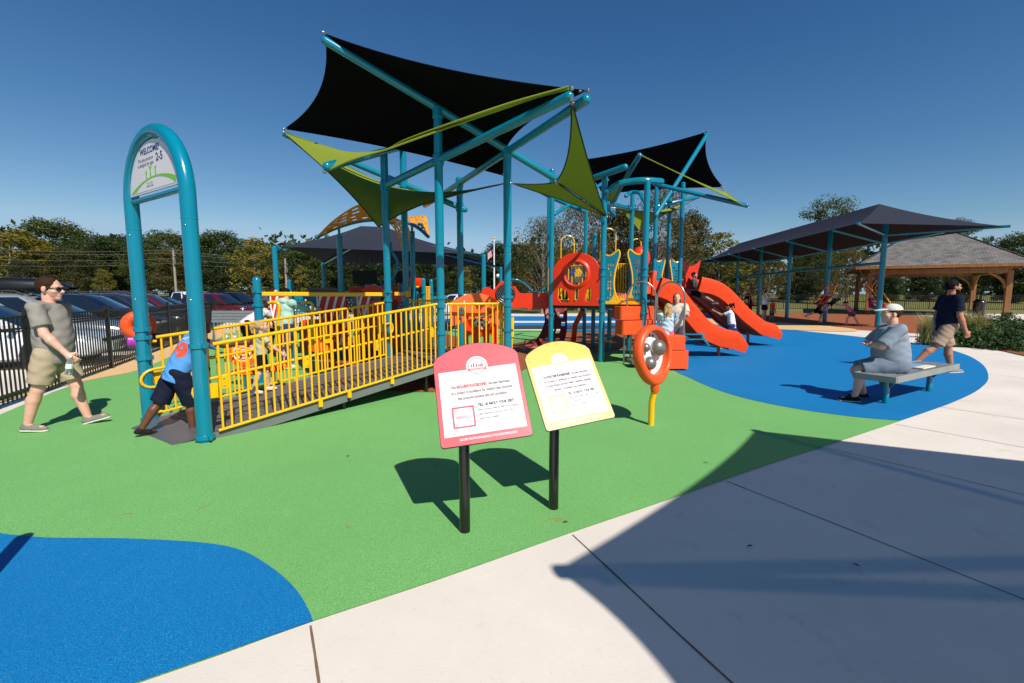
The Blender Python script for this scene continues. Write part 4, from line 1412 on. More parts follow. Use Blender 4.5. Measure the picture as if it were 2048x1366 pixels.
    # trousers, shorts or skirt
    if bottom is not None:
        pr = [('e', hip - t * .005 * H, (.088 * H * g + ex * .6, .067 * H * g + ex * .6, .068 * H))]
        for s_ in 'LR':
            hj, kj, aj, fd, dn, d1, d2 = J[s_]
            pr.append(('c', hj - d1 * .01 * H, hj + d1 * .09 * H, .056 * H * g + ex * .8, .056 * H * g + ex * .8))
            if shorts <= 1.05:
                pr.append(('k', hj, hj + d1 * .243 * H * shorts, .056 * H * g + ex * .7, (.050 if not skirt else .075) * H * (.5 + .5 * g) + ex * 1.2))
            else:
                pr += [('c', hj, kj, .056 * H * g + ex * .5, .04 * H * (.6 + .4 * g) + ex * .5), ('k', kj - d2 * .01 * H, aj + d2 * .018 * H, .041 * H * (.6 + .4 * g) + ex * .4, .03 * H + ex * .7)]
        kid('shorts' if shorts <= 1.05 else 'trousers', pr, bottom, r=res * .9, k=.022, w=wr * .9, wf=36)
    # shoes
    for s_ in 'LR':
        hj, kj, aj, fd, dn, d1, d2 = J[s_]
        if shoes is None: continue
        so = aj + dn * .042 * H
        w = .026 * H
        pr = [('c', so - fd * .018 * H - dn * .021 * H, so + fd * .05 * H - dn * .017 * H, w * .95, w * .95), ('c', so + fd * .05 * H - dn * .015 * H, so + fd * .098 * H - dn * .012 * H, w * .98, w * .8), ('k', so - fd * .012 * H - dn * .02 * H, aj - dn * .004 * H, w * .95, w * .9)]
        sh = kid('shoe', pr, shoes, r=res * .8, k=.012, clips=[(so - dn * .009 * H, dn)])
        if sole:
            pr = [('c', so - fd * .018 * H - dn * .004 * H, so + fd * .055 * H - dn * .004 * H, w * 1.02, w * 1.05), ('c', so + fd * .05 * H - dn * .004 * H, so + fd * .1 * H - dn * .003 * H, w * 1.05, w * .82)]
            kid('sole', pr, M['sole'], r=res * .8, k=.01, clips=[(so, dn), (so - dn * .0095 * H, -dn)], parent=sh)
    # hair
    if hair is not None:
        pr = [('e', h(0, -.02, .036), (.081 * u, .096 * u, .09 * u), HM)]
        if hairlen > 0:
            fl = HM @ A(0, 0, 0) + np.array(hairflow, float); fl = fl / np.linalg.norm(fl)
            for a in (-.055, -.02, .02, .055):
                p0 = h(a, -.055, .02); p1 = p0 + fl * hairlen * u * .5 + A(0, -.01, 0); p2 = p1 + (fl + A(a * 2, 0, -.2)) * hairlen * u * .5
                pr += [('c', p0, p1, .042 * u, .036 * u), ('c', p1, p2, .036 * u, .018 * u)]
            pr += [('c', h(.07, -.02, .02), h(.07, .0, -.08), .025 * u, .02 * u), ('c', h(-.07, -.02, .02), h(-.07, .0, -.08), .025 * u, .02 * u)]
        if pony:
            p0 = h(0, -.1, .06); pr += [('c', p0, p0 + HM @ A(0, -.05, .01) * u, .022 * u, .03 * u), ('c', p0 + HM @ A(0, -.05, .01) * u, p0 + HM @ A(0, -.07, -.12) * u, .03 * u, .014 * u)]
        if bun: pr.append(('e', h(0, -.09, .1), (.035 * u, .035 * u, .035 * u)))
        kid('hair', pr, HR[hair], r=res * .75, k=.012, w=.003, wf=90,
            clips=[(h(0, .052, .05), HM @ A(0, .93, -.38))] + ([(h(0, -.05, -.06), HM @ A(0, .35, -1))] if hairlen == 0 and not pony else []))
    if beard:
        kid('beard', [('c', h(0, .03, -.035), h(0, .056, -.082), .056 * u * fat, .036 * u * fat), ('e', h(0, .05, -.05), (.058 * u * fat, .044 * u, .04 * u), HM)], HR[beard], r=res * .7, clips=[(h(0, .04, -.045), HM @ A(0, .45, 1)), (h(0, -.005, -.04), HM @ A(0, -1, 0))])
    if cap is not None:
        pr = [('e', h(0, -.018, .05), (.084 * u, .1 * u, .085 * u), HM)]
        cp = kid('cap', pr, cap, r=res * .8, clips=[(h(0, 0, .048), HM @ A(0, -.14, -1))], w=.0012)
        pr = [('e', h(0, .1, .048), (.072 * u, .085 * u, .012 * u), HM @ rotx(-.25))]
        kid('cap_brim', pr, cap, r=res * .55, parent=cp)
    if glasses:
        pr = []
        for sx in (-1, 1):
            pr += [('e', h(sx * .033, .091, .006), (.027 * u, .012 * u, .019 * u), HM @ rotz(-sx * .25)), ('c', h(sx * .06, .08, .012), h(sx * .078, -.01, .012), .005 * u, .004 * u)]
        pr.append(('c', h(-.03, .098, .014), h(.03, .098, .014), .005 * u, .005 * u))
        kid('sunglasses', pr, glasses, r=.0045, k=.004)
    elif res < .0105:
        for sx in (-1, 1):
            kid('eye', [('e', h(sx * .032, .083, .008), (.011 * u, .009 * u, .007 * u), HM)], M['eye'], r=.003, k=.002)
    OUT = lambda q: Vector(out(np.array([q]))[0])
    return root, {'hand_L': OUT(armJ['L'][2] + armJ['L'][4] * .06 * H), 'hand_R': OUT(armJ['R'][2] + armJ['R'][4] * .06 * H), 'hip': OUT(hip), 'neck': OUT(nb), 'head': OUT(hc), 'fw': Vector((fx, fy, 0)), 'kid': kid, 'J': J, 'arm': armJ, 'h': h, 'out': OUT, 't': t, 'fwd': fwd, 'rt': rt, 'HM': HM, 'shirt': shirt_o}

# --- man with sunglasses walking at the far left of the lawn
F_grey = fabric('grey_tee', (142, 136, 128)); F_khaki = fabric('khaki_cloth', (176, 156, 130)); F_shoe = fabric('grey_mesh_shoe', (126, 122, 112))
p0 = G(122, 856)
root, k = person((p0.x, p0.y, 0), (1, .22), 1.76, 'man in grey tee, khaki shorts and sunglasses walking beside the black fence', 'fair', 'brown', F_grey, F_khaki, F_shoe,
    dict(lean=1, legL=(17, 3, 6, 14), legR=(-15, 3, 2, -2), armR=(16, 8, 22, 6), armL=(-10, 10, 12), hpitch=4, hyaw=2, curl=55), res=.0085, girth=1.02, belly=.03, hk=1.15, sleeve=.72, shorts=.82, loose=1.7, glasses=M['black_plastic'], hem=.035)
def clear_plastic():
    n = NT('clear_plastic'); n.set(Base_Color=(.9, .95, .97, 1), Roughness=.08); n.b.inputs['Transmission Weight'].default_value = .92; n.b.inputs['IOR'].default_value = 1.2
    return n.m
M['clear'] = clear_plastic()
def bottle(p, label, group=None, d=(0, 0, 1), capm=None):
    b = thing('water_bottle', label, 'bottle', p, group)
    MB().lathe([(0, 0), (.03, .0), (.033, .01), (.030, .05), (.033, .06), (.030, .09), (.033, .13), (.028, .165), (.012, .19), (.012, .2), (0, .2)], p, d, 16).build('bottle_body', M['clear'], b)
    MB().lathe([(.0135, .196), (.0135, .215), (0, .217)], p, d, 12).build('bottle_cap', capm or M['white'], b)
    MB().lathe([(.0335, .07), (.0335, .12)], p, d, 16).build('bottle_label', M['white'], b)
    return b
hR = k['hand_R']
bottle(hR + Vector((-.015, -.05, -.17)), 'clear water bottle held in the hand of the man in grey', d=(.15, .1, 1))
# print on the back of the tee
M['tee_print'] = flat_mat('pale_shirt_print', (176, 176, 152), .9, var=.35, scale=40)
from mathutils.bvhtree import BVHTree
def cloth_print(name, shirt_o, o, ux, uy, inside, w, h_, mat, parent, cell=.008, lift=.003):
    """ink on a shirt: small cells laid on the folds of the cloth itself"""
    me = shirt_o.data
    off = OFF[shirt_o.name]
    bvh = BVHTree.FromPolygons([v.co + off for v in me.vertices], [tuple(p.vertices) for p in me.polygons])
    ux, uy = Vector(ux).normalized(), Vector(uy).normalized(); un = ux.cross(uy)
    nx, ny = int(w / cell), int(h_ / cell)
    V_, F_, idx = [], [], {}
    def vert(i, j):
        if (i, j) not in idx:
            p = Vector(o) + ux * ((i / nx - .5) * w) + uy * ((j / ny - .5) * h_)
            hit = bvh.ray_cast(p + un * .5, -un, 1.0)
            if hit[0] is None: return None
            idx[(i, j)] = len(V_); V_.append(hit[0] + un * lift)
        return idx[(i, j)]
    for i in range(nx):
        for j in range(ny):
            if not inside((i + .5) / nx * 2 - 1, (j + .5) / ny * 2 - 1): continue
            q = [vert(i, j), vert(i + 1, j), vert(i + 1, j + 1), vert(i, j + 1)]
            if None in q: continue
            F_.append(tuple(q))
    if F_: return mesh_obj(name, V_, F_, mat, parent)
def in_poly(x, y, P):
    c = False
    for i in range(len(P)):
        (x0, y0), (x1, y1) = P[i - 1], P[i]
        if (y0 > y) != (y1 > y) and x < (x1 - x0) * (y - y0) / (y1 - y0) + x0: c = not c
    return c
def back_axes(k, H, up):
    z = k['out'](k['t'] * 0)
    return k['out'](k['t'] * up * H), (k['out'](k['rt']) - z).normalized(), (k['out'](k['t']) - z).normalized()
root_man = root
c_, r_, t_ = back_axes(k, 1.76, .19)
rnd_ = random.Random(5)
cloth_print('shirt_print', k['shirt'], c_, r_, t_, lambda x, y: abs(x) < .95 - .25 * (abs(y) > .8) and not (abs(x) < .7 and .25 < y < .42) and rnd_.random() < .86, .26, .36, M['tee_print'], root_man)
# ================================================================ the second, taller play tower
T2 = thing('play_tower', 'tall teal posted play tower with red slides and leaf shaped panels', 'play tower', (2.6, 11.5, 0))
frame2 = thing('shade_structure', 'teal branching frame of bent beams carrying the shade sails of the slide tower', 'shade structure', (3.0, 11.6, 4.2))
posts2 = {}
def tpost(nm, px_lo, y_lo, Y, px_hi, y_hi, r=POST_R, dome=True, clamps=()):
    top = at(px_hi, y_hi, Y)
    P = Vector((at(px_lo, y_lo, Y).x * .5 + top.x * .5, Y, 0))
    mb = MB().cyl(P, P + UZ * (top.z - .02), r, n=18)
    mb.dome(P + UZ * (top.z - .02), r, n=18, flat=.8 if dome else .3)
    o = mb.build('post', M['teal'], T2)
    for z in clamps:
        c = MB(); collar(c, P + UZ * z, r, z * 2.1); c.build('clamp', M['teal'], o)
    c = MB(); bolt(c, P + Vector((.5, -.86, 0)) * r + UZ * (top.z * .62), (.5, -.86, 0), .012); c.build('bolt', M['steel'], o)
    posts2[nm] = (P, top.z)
    return P
Q1 = tpost('q1', 1202, 720, 10.5, 1210, 346, .066, False, (1.18, 1.45, 2.0, 2.16))
Q2 = tpost('q2', 1098, 690, 11.0, 1108, 339, .06, True, (1.1, 1.62))
Q2b = tpost('q2b', 1098, 680, 14.5, 1096, 393, .06, False, (1.9,))
Q3 = tpost('q3', 1170, 640, 14.2, 1171, 418, .06, False, (2.2,))
Q4 = tpost('q4', 1188, 690, 13.2, 1187, 467, .06, True, (1.2,))
Q5 = tpost('q5', 1259, 700, 12.8, 1263, 388, .06, False, (1.4, 2.1))
Q6 = tpost('q6', 1288, 690, 10.1, 1292, 362, .064, False, (1.15, 1.42, 1.98, 2.14))
Q7 = tpost('q7', 1308, 680, 12.8, 1309, 369, .06, False, (1.5, 2.0))
Q8 = tpost('q8', 1333, 680, 13.4, 1337, 396, .06, False, (1.5, 2.0))
Q9 = tpost('q9', 1357, 680, 12.9, 1364, 364, .06, False, (1.4, 1.95))
D2 = 1.36
dp = [(Q1.x, Q1.y), (Q6.x, Q6.y), (Q7.x + .1, Q7.y), (Q9.x, Q9.y), (Q8.x, Q8.y + .2), (Q4.x, Q4.y), (Q2.x, Q2.y)]
deck2 = MB().prism(dp, (0, 0, D2 - .06), (1, 0, 0), (0, 1, 0), .06).build('deck', M['black_plastic'], T2)
for i in range(len(dp)):
    a, b = Vector((*dp[i], D2 - .05)), Vector((*dp[(i + 1) % len(dp)], D2 - .05)); d = (b - a).normalized()
    MB().beam(a + d * .09, b - d * .09, .04, .13, .006).build('deck_edge', M['black_plastic'], deck2)

# round-window panel with gears, between the two left posts
ga, gb = Q2, Q1
ux = (gb - ga); ux.z = 0; gw = ux.length; ux.normalize(); un = ux.cross(UZ)
z0 = at(1150, 611, 11.0).z; z1 = at(1150, 507, 11.0).z
h = z1 - z0
w = gw - .10
o = (ga + gb) / 2 + UZ * z0 + un * .0
out = [(-w / 2, .0), (w / 2, 0), (w / 2, h * .70)] + [(w * .5 * math.cos(R(20) + R(140) * i / 14), h * .60 + h * .40 * math.sin(R(20) + R(140) * i / 14)) for i in range(15)] + [(-w / 2, h * .70)]
rr = w * .235
cx, cy = w * .0, h * .60
legs = [[(-.40 * w, .34 * h), (-.40 * w, .16 * h), (-.31 * w, .06 * h), (-.17 * w, .06 * h), (-.13 * w, .12 * h), (-.21 * w, .30 * h), (-.30 * w, .33 * h)], [(-.02 * w, .30 * h), (.06 * w, .30 * h), (.05 * w, .08 * h), (-.07 * w, .07 * h)], [(.21 * w, .30 * h), (.31 * w, .34 * h), (.34 * w, .27 * h), (.33 * w, .12 * h), (.24 * w, .07 * h), (.18 * w, .12 * h)]]
gp = MB().prism(out, o, ux, UZ, .08, [circle2(cx, cy, rr, 28)] + legs, back=-.04).build('gear_panel', M['red'], T2)
md = gp.modifiers.new('bevel', 'BEVEL'); md.width = .02; md.segments = 3; md.limit_method = 'ANGLE'
cc = o + ux * cx + UZ * cy
MB().lathe([(rr - .012, -.07), (rr - .012, .07), (rr + .015, .085), (rr + .05, .075), (rr + .08, .045)], cc, un, 32).build('bezel', M['red'], gp)
n_ = NT('clear_window'); n_.set(Base_Color=(.9, .93, .95, 1), Roughness=.05); n_.b.inputs['Transmission Weight'].default_value = .97; n_.b.inputs['IOR'].default_value = 1.05
M['window_clear'] = n_.m
MB().cyl(cc - un * .01, cc - un * .004, rr - .004, n=24).build('window', M['window_clear'], gp)
def gear(name, c, r, teeth, mat, parent, holes=0):
    pts = []
    for i in range(teeth * 4):
        a = 2 * PI * i / (teeth * 4)
        q = r if i % 4 in (0, 1) else r * .78
        pts.append((q * math.cos(a), q * math.sin(a)))
    hs = [circle2(.42 * r * math.cos(2 * PI * k / holes), .42 * r * math.sin(2 * PI * k / holes), r * .14, 8) for k in range(holes)] if holes else [circle2(0, 0, r * .25, 10)]
    MB().prism(pts, c, ux, UZ, .015, hs).build(name, mat, parent)
M['gearblue'] = flat_mat('blue_gear', (24, 70, 150), .4)
gear('gear', cc + ux * -.085 + UZ * .045 + un * .012, .085, 10, M['gearblue'], gp, 5)
gear('gear', cc + ux * .05 + UZ * .03 + un * .012, .10, 12, M['yellow'], gp, 6)
gear('gear', cc + ux * .03 + UZ * -.12 + un * .012, .075, 9, M['silver'], gp, 5)
gear('gear', cc + ux * .145 + UZ * -.03 + un * .012, .06, 8, M['silver'], gp)

# leaf shaped pierced panels with yellow rims
def leaf_panel(P, side, zb, zt, width, sd_vec, label=None):
    """a wavy upright panel standing out from a post"""
    sd_vec = Vector(sd_vec).normalized(); hh = zt - zb
    prof = [(0, 0), (.95, 0), (.80, .07), (.66, .18), (.58, .32), (.60, .48), (.68, .62), (.80, .76), (.92, .88), (.93, .95), (.84, 1.0), (.72, .985), (.5, .93), (.25, .90), (0, .91)]
    c = [Vector((x * width, y * hh, 0)) for x, y in prof[1:]]
    sm = [(q.x, q.y) for q in spline(c, 4)]
    poly = [(0, 0)] + sm
    rnd = random.Random(int(P.x * 100) + int(zb * 10))
    holes = []
    for i in range(13):
        for j in range(3):
            x = (.16 + .17 * j + .03 * (i % 2)) * width; y = (.06 + .065 * i) * hh
            lim = [q[0] for q in prof if abs(q[1] - y / hh) < .12 and q[0] > 0]
            if x > (min(lim) if lim else .6) * width - .05: continue
            if rnd.random() < .2: continue
            holes.append(slot2(x, y, .045 + .02 * rnd.random(), .026, PI / 2 + rnd.uniform(-.3, .3), 3))
    nn = sd_vec.cross(UZ)
    o2 = P + sd_vec * .065 + UZ * zb
    lp = MB().prism(poly, o2, sd_vec, UZ, .022, holes, back=-.011).build('leaf_panel', M['teal'], T2)
    rim = [o2 + sd_vec * x + UZ * y for x, y in sm]
    MB().tube(rim, .020, 8).build('rim', M['yellow'], lp)
    MB().prism([(.28 * width, 0), (1.0 * width, 0), (.72 * width, .18 * hh), (.62 * width, .25 * hh), (.60 * width, .13 * hh), (.45 * width, .05 * hh)], o2, sd_vec, UZ, .03, back=-.015).build('foot_gusset', M['yellow'], lp)
    return lp
d16 = (Q6 - Q1); d16.z = 0; L16 = d16.length; d16.normalize()
zb_, zt_ = D2 + .06, at(1230, 500, 10.3).z
leaf_panel(Q1, 1, zb_, zt_, .33, d16)
leaf_panel(Q6, -1, zb_, zt_, .33, -d16)
MB().beam(Q1 + d16 * .07 + UZ * (D2 + .02), Q6 - d16 * .07 + UZ * (D2 + .02), .05, .075, .008).build('entry_bar', M['yellow'], T2)
d79 = (Q9 - Q7).normalized()
leaf_panel(Q7, 1, D2 + .0, at(1318, 514, 12.8).z, .26, d79)
leaf_panel(Q9, -1, D2 + .0, at(1352, 516, 12.9).z, .26, -d79)
# yellow picket barriers round the deck
def barrier2(a, b, n, top=1.05):
    mb = MB(); a = a.copy(); b = b.copy(); a.z = b.z = 0
    d = (b - a).normalized(); a += d * .09; b -= d * .09
    mb.tube([a + UZ * (D2 + top), b + UZ * (D2 + top)], .02, 8); mb.tube([a + UZ * (D2 + .04), b + UZ * (D2 + .04)], .016, 8)
    for i in range(n):
        p = a.lerp(b, (i + .5) / n); mb.cyl(p + UZ * (D2 + .04), p + UZ * (D2 + top), .017, n=6, cap=False)
    mb.build('deck_barrier', M['yellow'], T2)
barrier2(Q4, Q5, 12); barrier2(Q5, Q8, 12, 1.1); barrier2(Q2, Q2b, 12); barrier2(Q2b, Q4, 12); barrier2(Q3, Q4, 8)
def hoop(pl, pr, Y, ytop, ybot, r=.017):
    a, b = at(pl, ybot, Y), at(pr, ybot, Y); t = at(pl, ytop, Y).z
    rad = (b - a).length / 2
    pts = [a] + [Vector(((a.x + b.x) / 2 + rad * math.cos(PI - PI * i / 12), Y, t - rad + rad * math.sin(PI * i / 12))) for i in range(13)] + [b]
    MB().tube(pts, r, 8).build('hand_hoop', M['yellow'], T2)
hoop(1121, 1147, 14.0, 471, 592)
hoop(1199, 1229, 13.0, 457, 592)
hoop(1262, 1280, 13.0, 478, 560)
# red bubble window between posts
b = at(1281, 517, 12.4)
MB().ball(b, (.26, .2, .33), 20, 12).build('bubble_window', M['red'], T2)
for x in (1318, 1378):
    q = at(x + 4, 545, 13.6)
    MB().prism([(-.13, -.45), (.13, -.45), (.2, .1), (.26, .36), (.1, .22), (0, .18), (-.1, .22), (-.26, .36), (-.2, .1)], q, (1, 0, 0), UZ, .05).build('slide_hood', M['red'], T2)

# --- slides ----------------------------------------------------------------
def slide(pts, w, sh, mat, parent=None, lanes=1):
    """moulded trough: swept U section with rolled lips"""
    P = spline(pts, 7)
    sec = []
    lane_w = w / lanes
    for ln in range(lanes):
        x0 = -w / 2 + ln * lane_w
        s_ = [(x0 + .0, sh), (x0 + .035, sh - .02), (x0 + .055, .07), (x0 + .12, .0), (x0 + lane_w - .12, .0), (x0 + lane_w - .055, .07), (x0 + lane_w - .035, sh - .02), (x0 + lane_w, sh)]
        sec += s_ if ln == 0 else s_[1:]
    sec = [(sec[0][0] - .03, -.035), (sec[0][0] - .05, sec[0][1] * .5), (sec[0][0] - .055, sec[0][1] - .03), (sec[0][0] - .035, sec[0][1])] + sec + [(sec[-1][0] + .035, sec[-1][1]), (sec[-1][0] + .055, sec[-1][1] - .03), (sec[-1][0] + .05, sec[-1][1] * .5), (sec[-1][0] + .03, -.035)]
    grid = []
    for i, p in enumerate(P):
        d = (P[min(i + 1, len(P) - 1)] - P[max(0, i - 1)]); d.normalize()
        sx = d.cross(UZ).normalized(); up = sx.cross(d)
        t = i / (len(P) - 1)
        k = 1 if t < .86 else 1 - (t - .86) / .14 * .55
        grid.append([p + sx * x + up * (z * k if z > 0 else z) for x, z in sec])
    return MB().sheet(grid, .014).build('slide', mat, parent, sharp=50)
M['slide'] = flat_mat('orange_red_slide_plastic', (228, 66, 14), .5, var=.05, spec=.3)
s1 = thing('slide', 'single red slide running down to the green and blue edge, nearest the spinner panel', 'slide', at(1437, 711, 11.6))
sl = slide([at(1299, 590, 10.9) + UZ * .02, at(1325, 600, 11.0), at(1352, 632, 11.15), at(1385, 668, 11.35), at(1420, 686, 11.5), at(1448, 692, 11.6), at(1474, 700, 11.7)], .52, .40, M['slide'], s1)
MB().cyl(at(1437, 712, 11.55) - UZ * .02, at(1437, 690, 11.55), .04, n=12).build('foot_post', M['orange'], s1)
for t in (.36, .68):
    pass
hd = at(1302, 570, 10.9)
MB().tube([hd + Vector((-.05, .3, -.25)), hd + Vector((-.05, .3, .15)), hd + Vector((0, .1, .28)), hd + Vector((0, -.25, .28)), hd + Vector((-.05, -.32, .1)), hd + Vector((-.05, -.32, -.25))], .05, 10).build('slide_hood', M['slide'], s1)
s2 = thing('slide', 'wide two lane red slide farther back with a child beside it', 'slide', at(1497, 683, 14.2))
slide([at(1372, 582, 13.4) + UZ * .03, at(1400, 588, 13.5), at(1428, 610, 13.7), at(1458, 640, 13.9), at(1486, 660, 14.1), at(1510, 668, 14.2), at(1529, 673, 14.3)], 1.15, .36, M['slide'], s2, lanes=2)
MB().cyl(at(1496, 683, 14.2) - UZ * .02, at(1496, 662, 14.2), .045, n=12).build('foot_post', M['orange'], s2)

# --- things below the deck ---------------------------------------------------
# pierced leaf climber
cl_pts = [at(1110, 616, 12.2), at(1112, 640, 12.0), at(1106, 668, 11.7), at(1090, 698, 11.3)]
cw = [.40, .36, .42, .50]
cm = MB()
C_ = spline(cl_pts, 8)
NW, = (12,)
hol = set()
for k, (i, j) in enumerate(((4, 3), (4, 8), (9, 2), (9, 9), (13, 4), (13, 7), (18, 3), (18, 8), (22, 5), (22, 9))):
    for di in (0, 1, 2):
        for dj in (0, 1): hol.add((i + di, j + dj))
V_, F_ = [], []
for i, p in enumerate(C_):
    t = i / (len(C_) - 1) * 3; q = int(min(2, t)); ww = cw[q] + (cw[q + 1] - cw[q]) * (t - q)
    for j in range(NW + 1): V_.append(p + Vector(((j / NW - .5) * ww * 1.6, .05 * math.sin(PI * j / NW), 0)))
for i in range(len(C_) - 1):
    for j in range(NW):
        if (i, j) not in hol: F_.append((i * (NW + 1) + j, i * (NW + 1) + j + 1, (i + 1) * (NW + 1) + j + 1, (i + 1) * (NW + 1) + j))
leafc = mesh_obj('climber_leaf', V_, F_, M['brownred'], T2)
md = leafc.modifiers.new('thick', 'SOLIDIFY'); md.thickness = .05; md.offset = 0
MB().tube([at(1166, 620, 12.0), at(1150, 650, 12.2), at(1146, 690, 12.4)], .07, 10).build('crawl_pipe', M['red'], T2)
# second small step post with a yellow disc
sp = at(1218, 681, 12.6); sp.z = 0
mb = MB().cyl(sp, sp + UZ * 1.15, .06, n=16); mb.cyl(sp + UZ * .42 , sp + Vector((-.34, -.1, .42)), .05, n=12); mb.build('step_post', M['teal'], T2)
MB().cyl(sp + Vector((-.05, -.02, .27)) , sp + Vector((-.05, -.02, .31)), .14, n=16).build('step_disc', M['yellow'], T2)
# ladybird shaped shell under the tower
bug = thing('climbing_shell', 'red ladybird like climbing shell with white spots and dark bands', 'climber', at(1238, 640, 16.5))
bc = at(1237, 612, 16.5)
MB().ball(bc, (.5, .5, .48), 22, 14).build('shell', M['coral_text'], bug)
for i in range(16):
    a = i * 2.399; e = -.5 + (i % 5) * .3
    d = Vector((math.cos(a) * math.cos(e), -abs(math.sin(a) * math.cos(e)), math.sin(e)))
    m = MB(); m.dome(bc + Vector((d.x * .495, d.y * .495, d.z * .475)), .06, d, n=10, k=3, flat=.25); m.build('spot', M['white'], bug)
for e in (-.15, .35):
    m = MB(); m.lathe([(.505 * math.cos(e - .06), .485 * math.sin(e - .06)), (.515 * math.cos(e), .49 * math.sin(e)), (.505 * math.cos(e + .06), .485 * math.sin(e + .06))], bc, (.5, -.2, 1), 24); m.build('band', flat_mat('dark_green_band', (40, 62, 44), .6), bug)

# --- shade beams -------------------------------------------------------------
def beam2(pts, r=.058):
    P = spline(pts, 6) if len(pts) > 2 else [Vector(p) for p in pts]
    mb = MB().tube(P, r, 16)
    mb.dome(P[-1], r, P[-1] - P[-2], n=16); mb.dome(P[0], r, P[0] - P[1], n=16)
    mb.build('beam', M['teal'], frame2)
beam2([at(1168, 362, 10.9), at(1208, 349, 10.4), at(1250, 334, 10.0)], .068)
beam2([at(1214, 384, 10.4), at(1236, 369, 10.3), at(1262, 363, 10.2), at(1292, 361, 10.1), at(1322, 363, 10.2)], .07)
beam2([at(1252, 392, 11.9), at(1262, 385, 12.2), at(1278, 386, 12.0), at(1287, 400, 11.6)], .05)
beam2([at(1060, 372, 13.2), at(1110, 398, 13.5), at(1168, 423, 14.1)])
beam2([at(1196, 402, 10.6), at(1263, 418, 12.7)]); beam2([at(1196, 395, 10.9), at(1228, 430, 11.6)], .05)
V2 = at(1493, 411, 11.9)
beam2([at(1309, 368, 12.8), V2])
A2 = at(1414, 269, 13.6)
beam2([A2, at(1364, 349, 12.9), at(1312, 430, 12.3)])
T2p = at(1279, 311, 10.4)
beam2([T2p, at(1214, 418, 12.0)])
beam2([at(1310, 414, 12.8), at(1364, 401, 12.9), at(1396, 394, 13.1)], .05)
beam2([at(1110, 428, 12.5), at(1150, 402, 13.2), at(1215, 360, 14.2)], .05)
# --- sails -------------------------------------------------------------------
d2 = at(1150, 322, 14.4); c2 = at(1205, 388, 15.2); b2 = at(1446, 374, 14.6)
sail('shade_sail', [d2, A2 + UZ * .07, b2, c2], M['cloth_black'], 'black shade sail with a pointed raised corner over the slide tower', sag=[.12, .12, .08, .05], drop=-.15)
sail('shade_sail', [T2p + UZ * .02, V2 + Vector((.0, 0, -.03)), V2 + Vector((.0, 0, -.03)), b2 - Vector((.05, 0, .03))], M['cloth_lime'], 'lime shade sail in the sun running down to the rightmost teal beam tip', sag=[.16, 0, .18, .9])
sail('shade_sail', [T2p - UZ * .02, at(1232, 402, 12.4), at(1200, 440, 11.6), at(1196, 412, 11.2)], M['cloth_lime'], 'lime shade sail strip hanging between the black sail and the slide tower posts', sag=[.12, .1, .1, .3], hem=M['webbing'])
sail('shade_sail', [at(1228, 416, 13.0), at(1278, 462, 13.2), at(1404, 392, 13.6), at(1334, 428, 13.0)], M['cloth_lime'], 'shadowed lime shade sail slung low between the slide tower posts', sag=[.08, .25, .05, .05], hem=M['webbing'])
# twisted lime sail between the two structures
sFr = B0 + Vector((.03, 0, -.04)); sR = at(1213, 432, 10.3); sL = Vector((P2.x + .07, P2.y, at(1030, 367, P2.y).z)); sMM = A1 + Vector((0, 0, -.03))
sail('shade_sail', [sFr, sR, sR, sMM], M['cloth_lime'], 'tall triangular lime shade sail hanging upright between the two play structures', sag=[.17, 0, .06, .16], hem=M['webbing'])
sail('shade_sail', [sL, sR + UZ * -.02, sR + UZ * -.02, sMM + UZ * -.02], M['cloth_lime'], 'flat triangular lime shade sail just below the upright green one', sag=[.24, 0, .02, .06], hem=M['webbing'])

# --- red wave bridge between the structures --------------------------------
wb = thing('wave_bridge', 'red wavy crawl trough with a round spiral disc between the two structures', 'play bridge', at(1040, 660, 11.8))
Yb = 11.6
oo = at(1015, 600, Yb)
pxm = Yb / 910.0
def W(px, py): return ((px - 1015) * pxm, (600 - py) * pxm)
outl = [W(963, 586), W(967, 578), W(975, 574), (W(985, 580)), W(993, 573), W(1000, 565), W(1011, 562), W(1022, 565), W(1031, 574), W(1038, 584), W(1046, 587), W(1096, 587), W(1096, 616), W(1066, 616), W(1058, 620), W(1052, 616), W(1024, 616), W(990, 612), W(972, 604)]
wbm = MB().prism([(q.x, q.y) for q in spline([Vector((x, y, 0)) for x, y in outl], 3, True)], oo, (1, 0, 0), UZ, .5, back=-.5)
wo = wbm.build('trough', M['red'], wb)
md = wo.modifiers.new('bevel', 'BEVEL'); md.width = .025; md.segments = 3; md.limit_method = 'ANGLE'
dc = at(1011, 588, Yb) ; ny = Vector((0, -1, 0))
MB().cyl(dc, dc + ny * .03, .25, n=30).build('spiral_disc', M['black_plastic'], wb)
for q in (.07, .12, .17, .22):
    MB().tube(arc(dc + ny * .032, q, 0, 2 * PI * .98, 28, Vector((1, 0, 0)), UZ), .008, 6).build('spiral_line', M['silver'], wb)
for dy in (0, .35):
    MB().tube(spline([at(1022, 559, Yb - .1) + Vector((0, dy, 0)), at(1036, 560, Yb - .1) + Vector((0, dy, 0)), at(1050, 568, Yb) + Vector((0, dy, 0)), at(1066, 583, Yb) + Vector((0, dy, 0)), at(1078, 585, Yb) + Vector((0, dy, 0)), at(1091, 576, Yb) + Vector((0, dy, 0))], 6), .022, 8).build('hand_rail', M['teal'], wb)

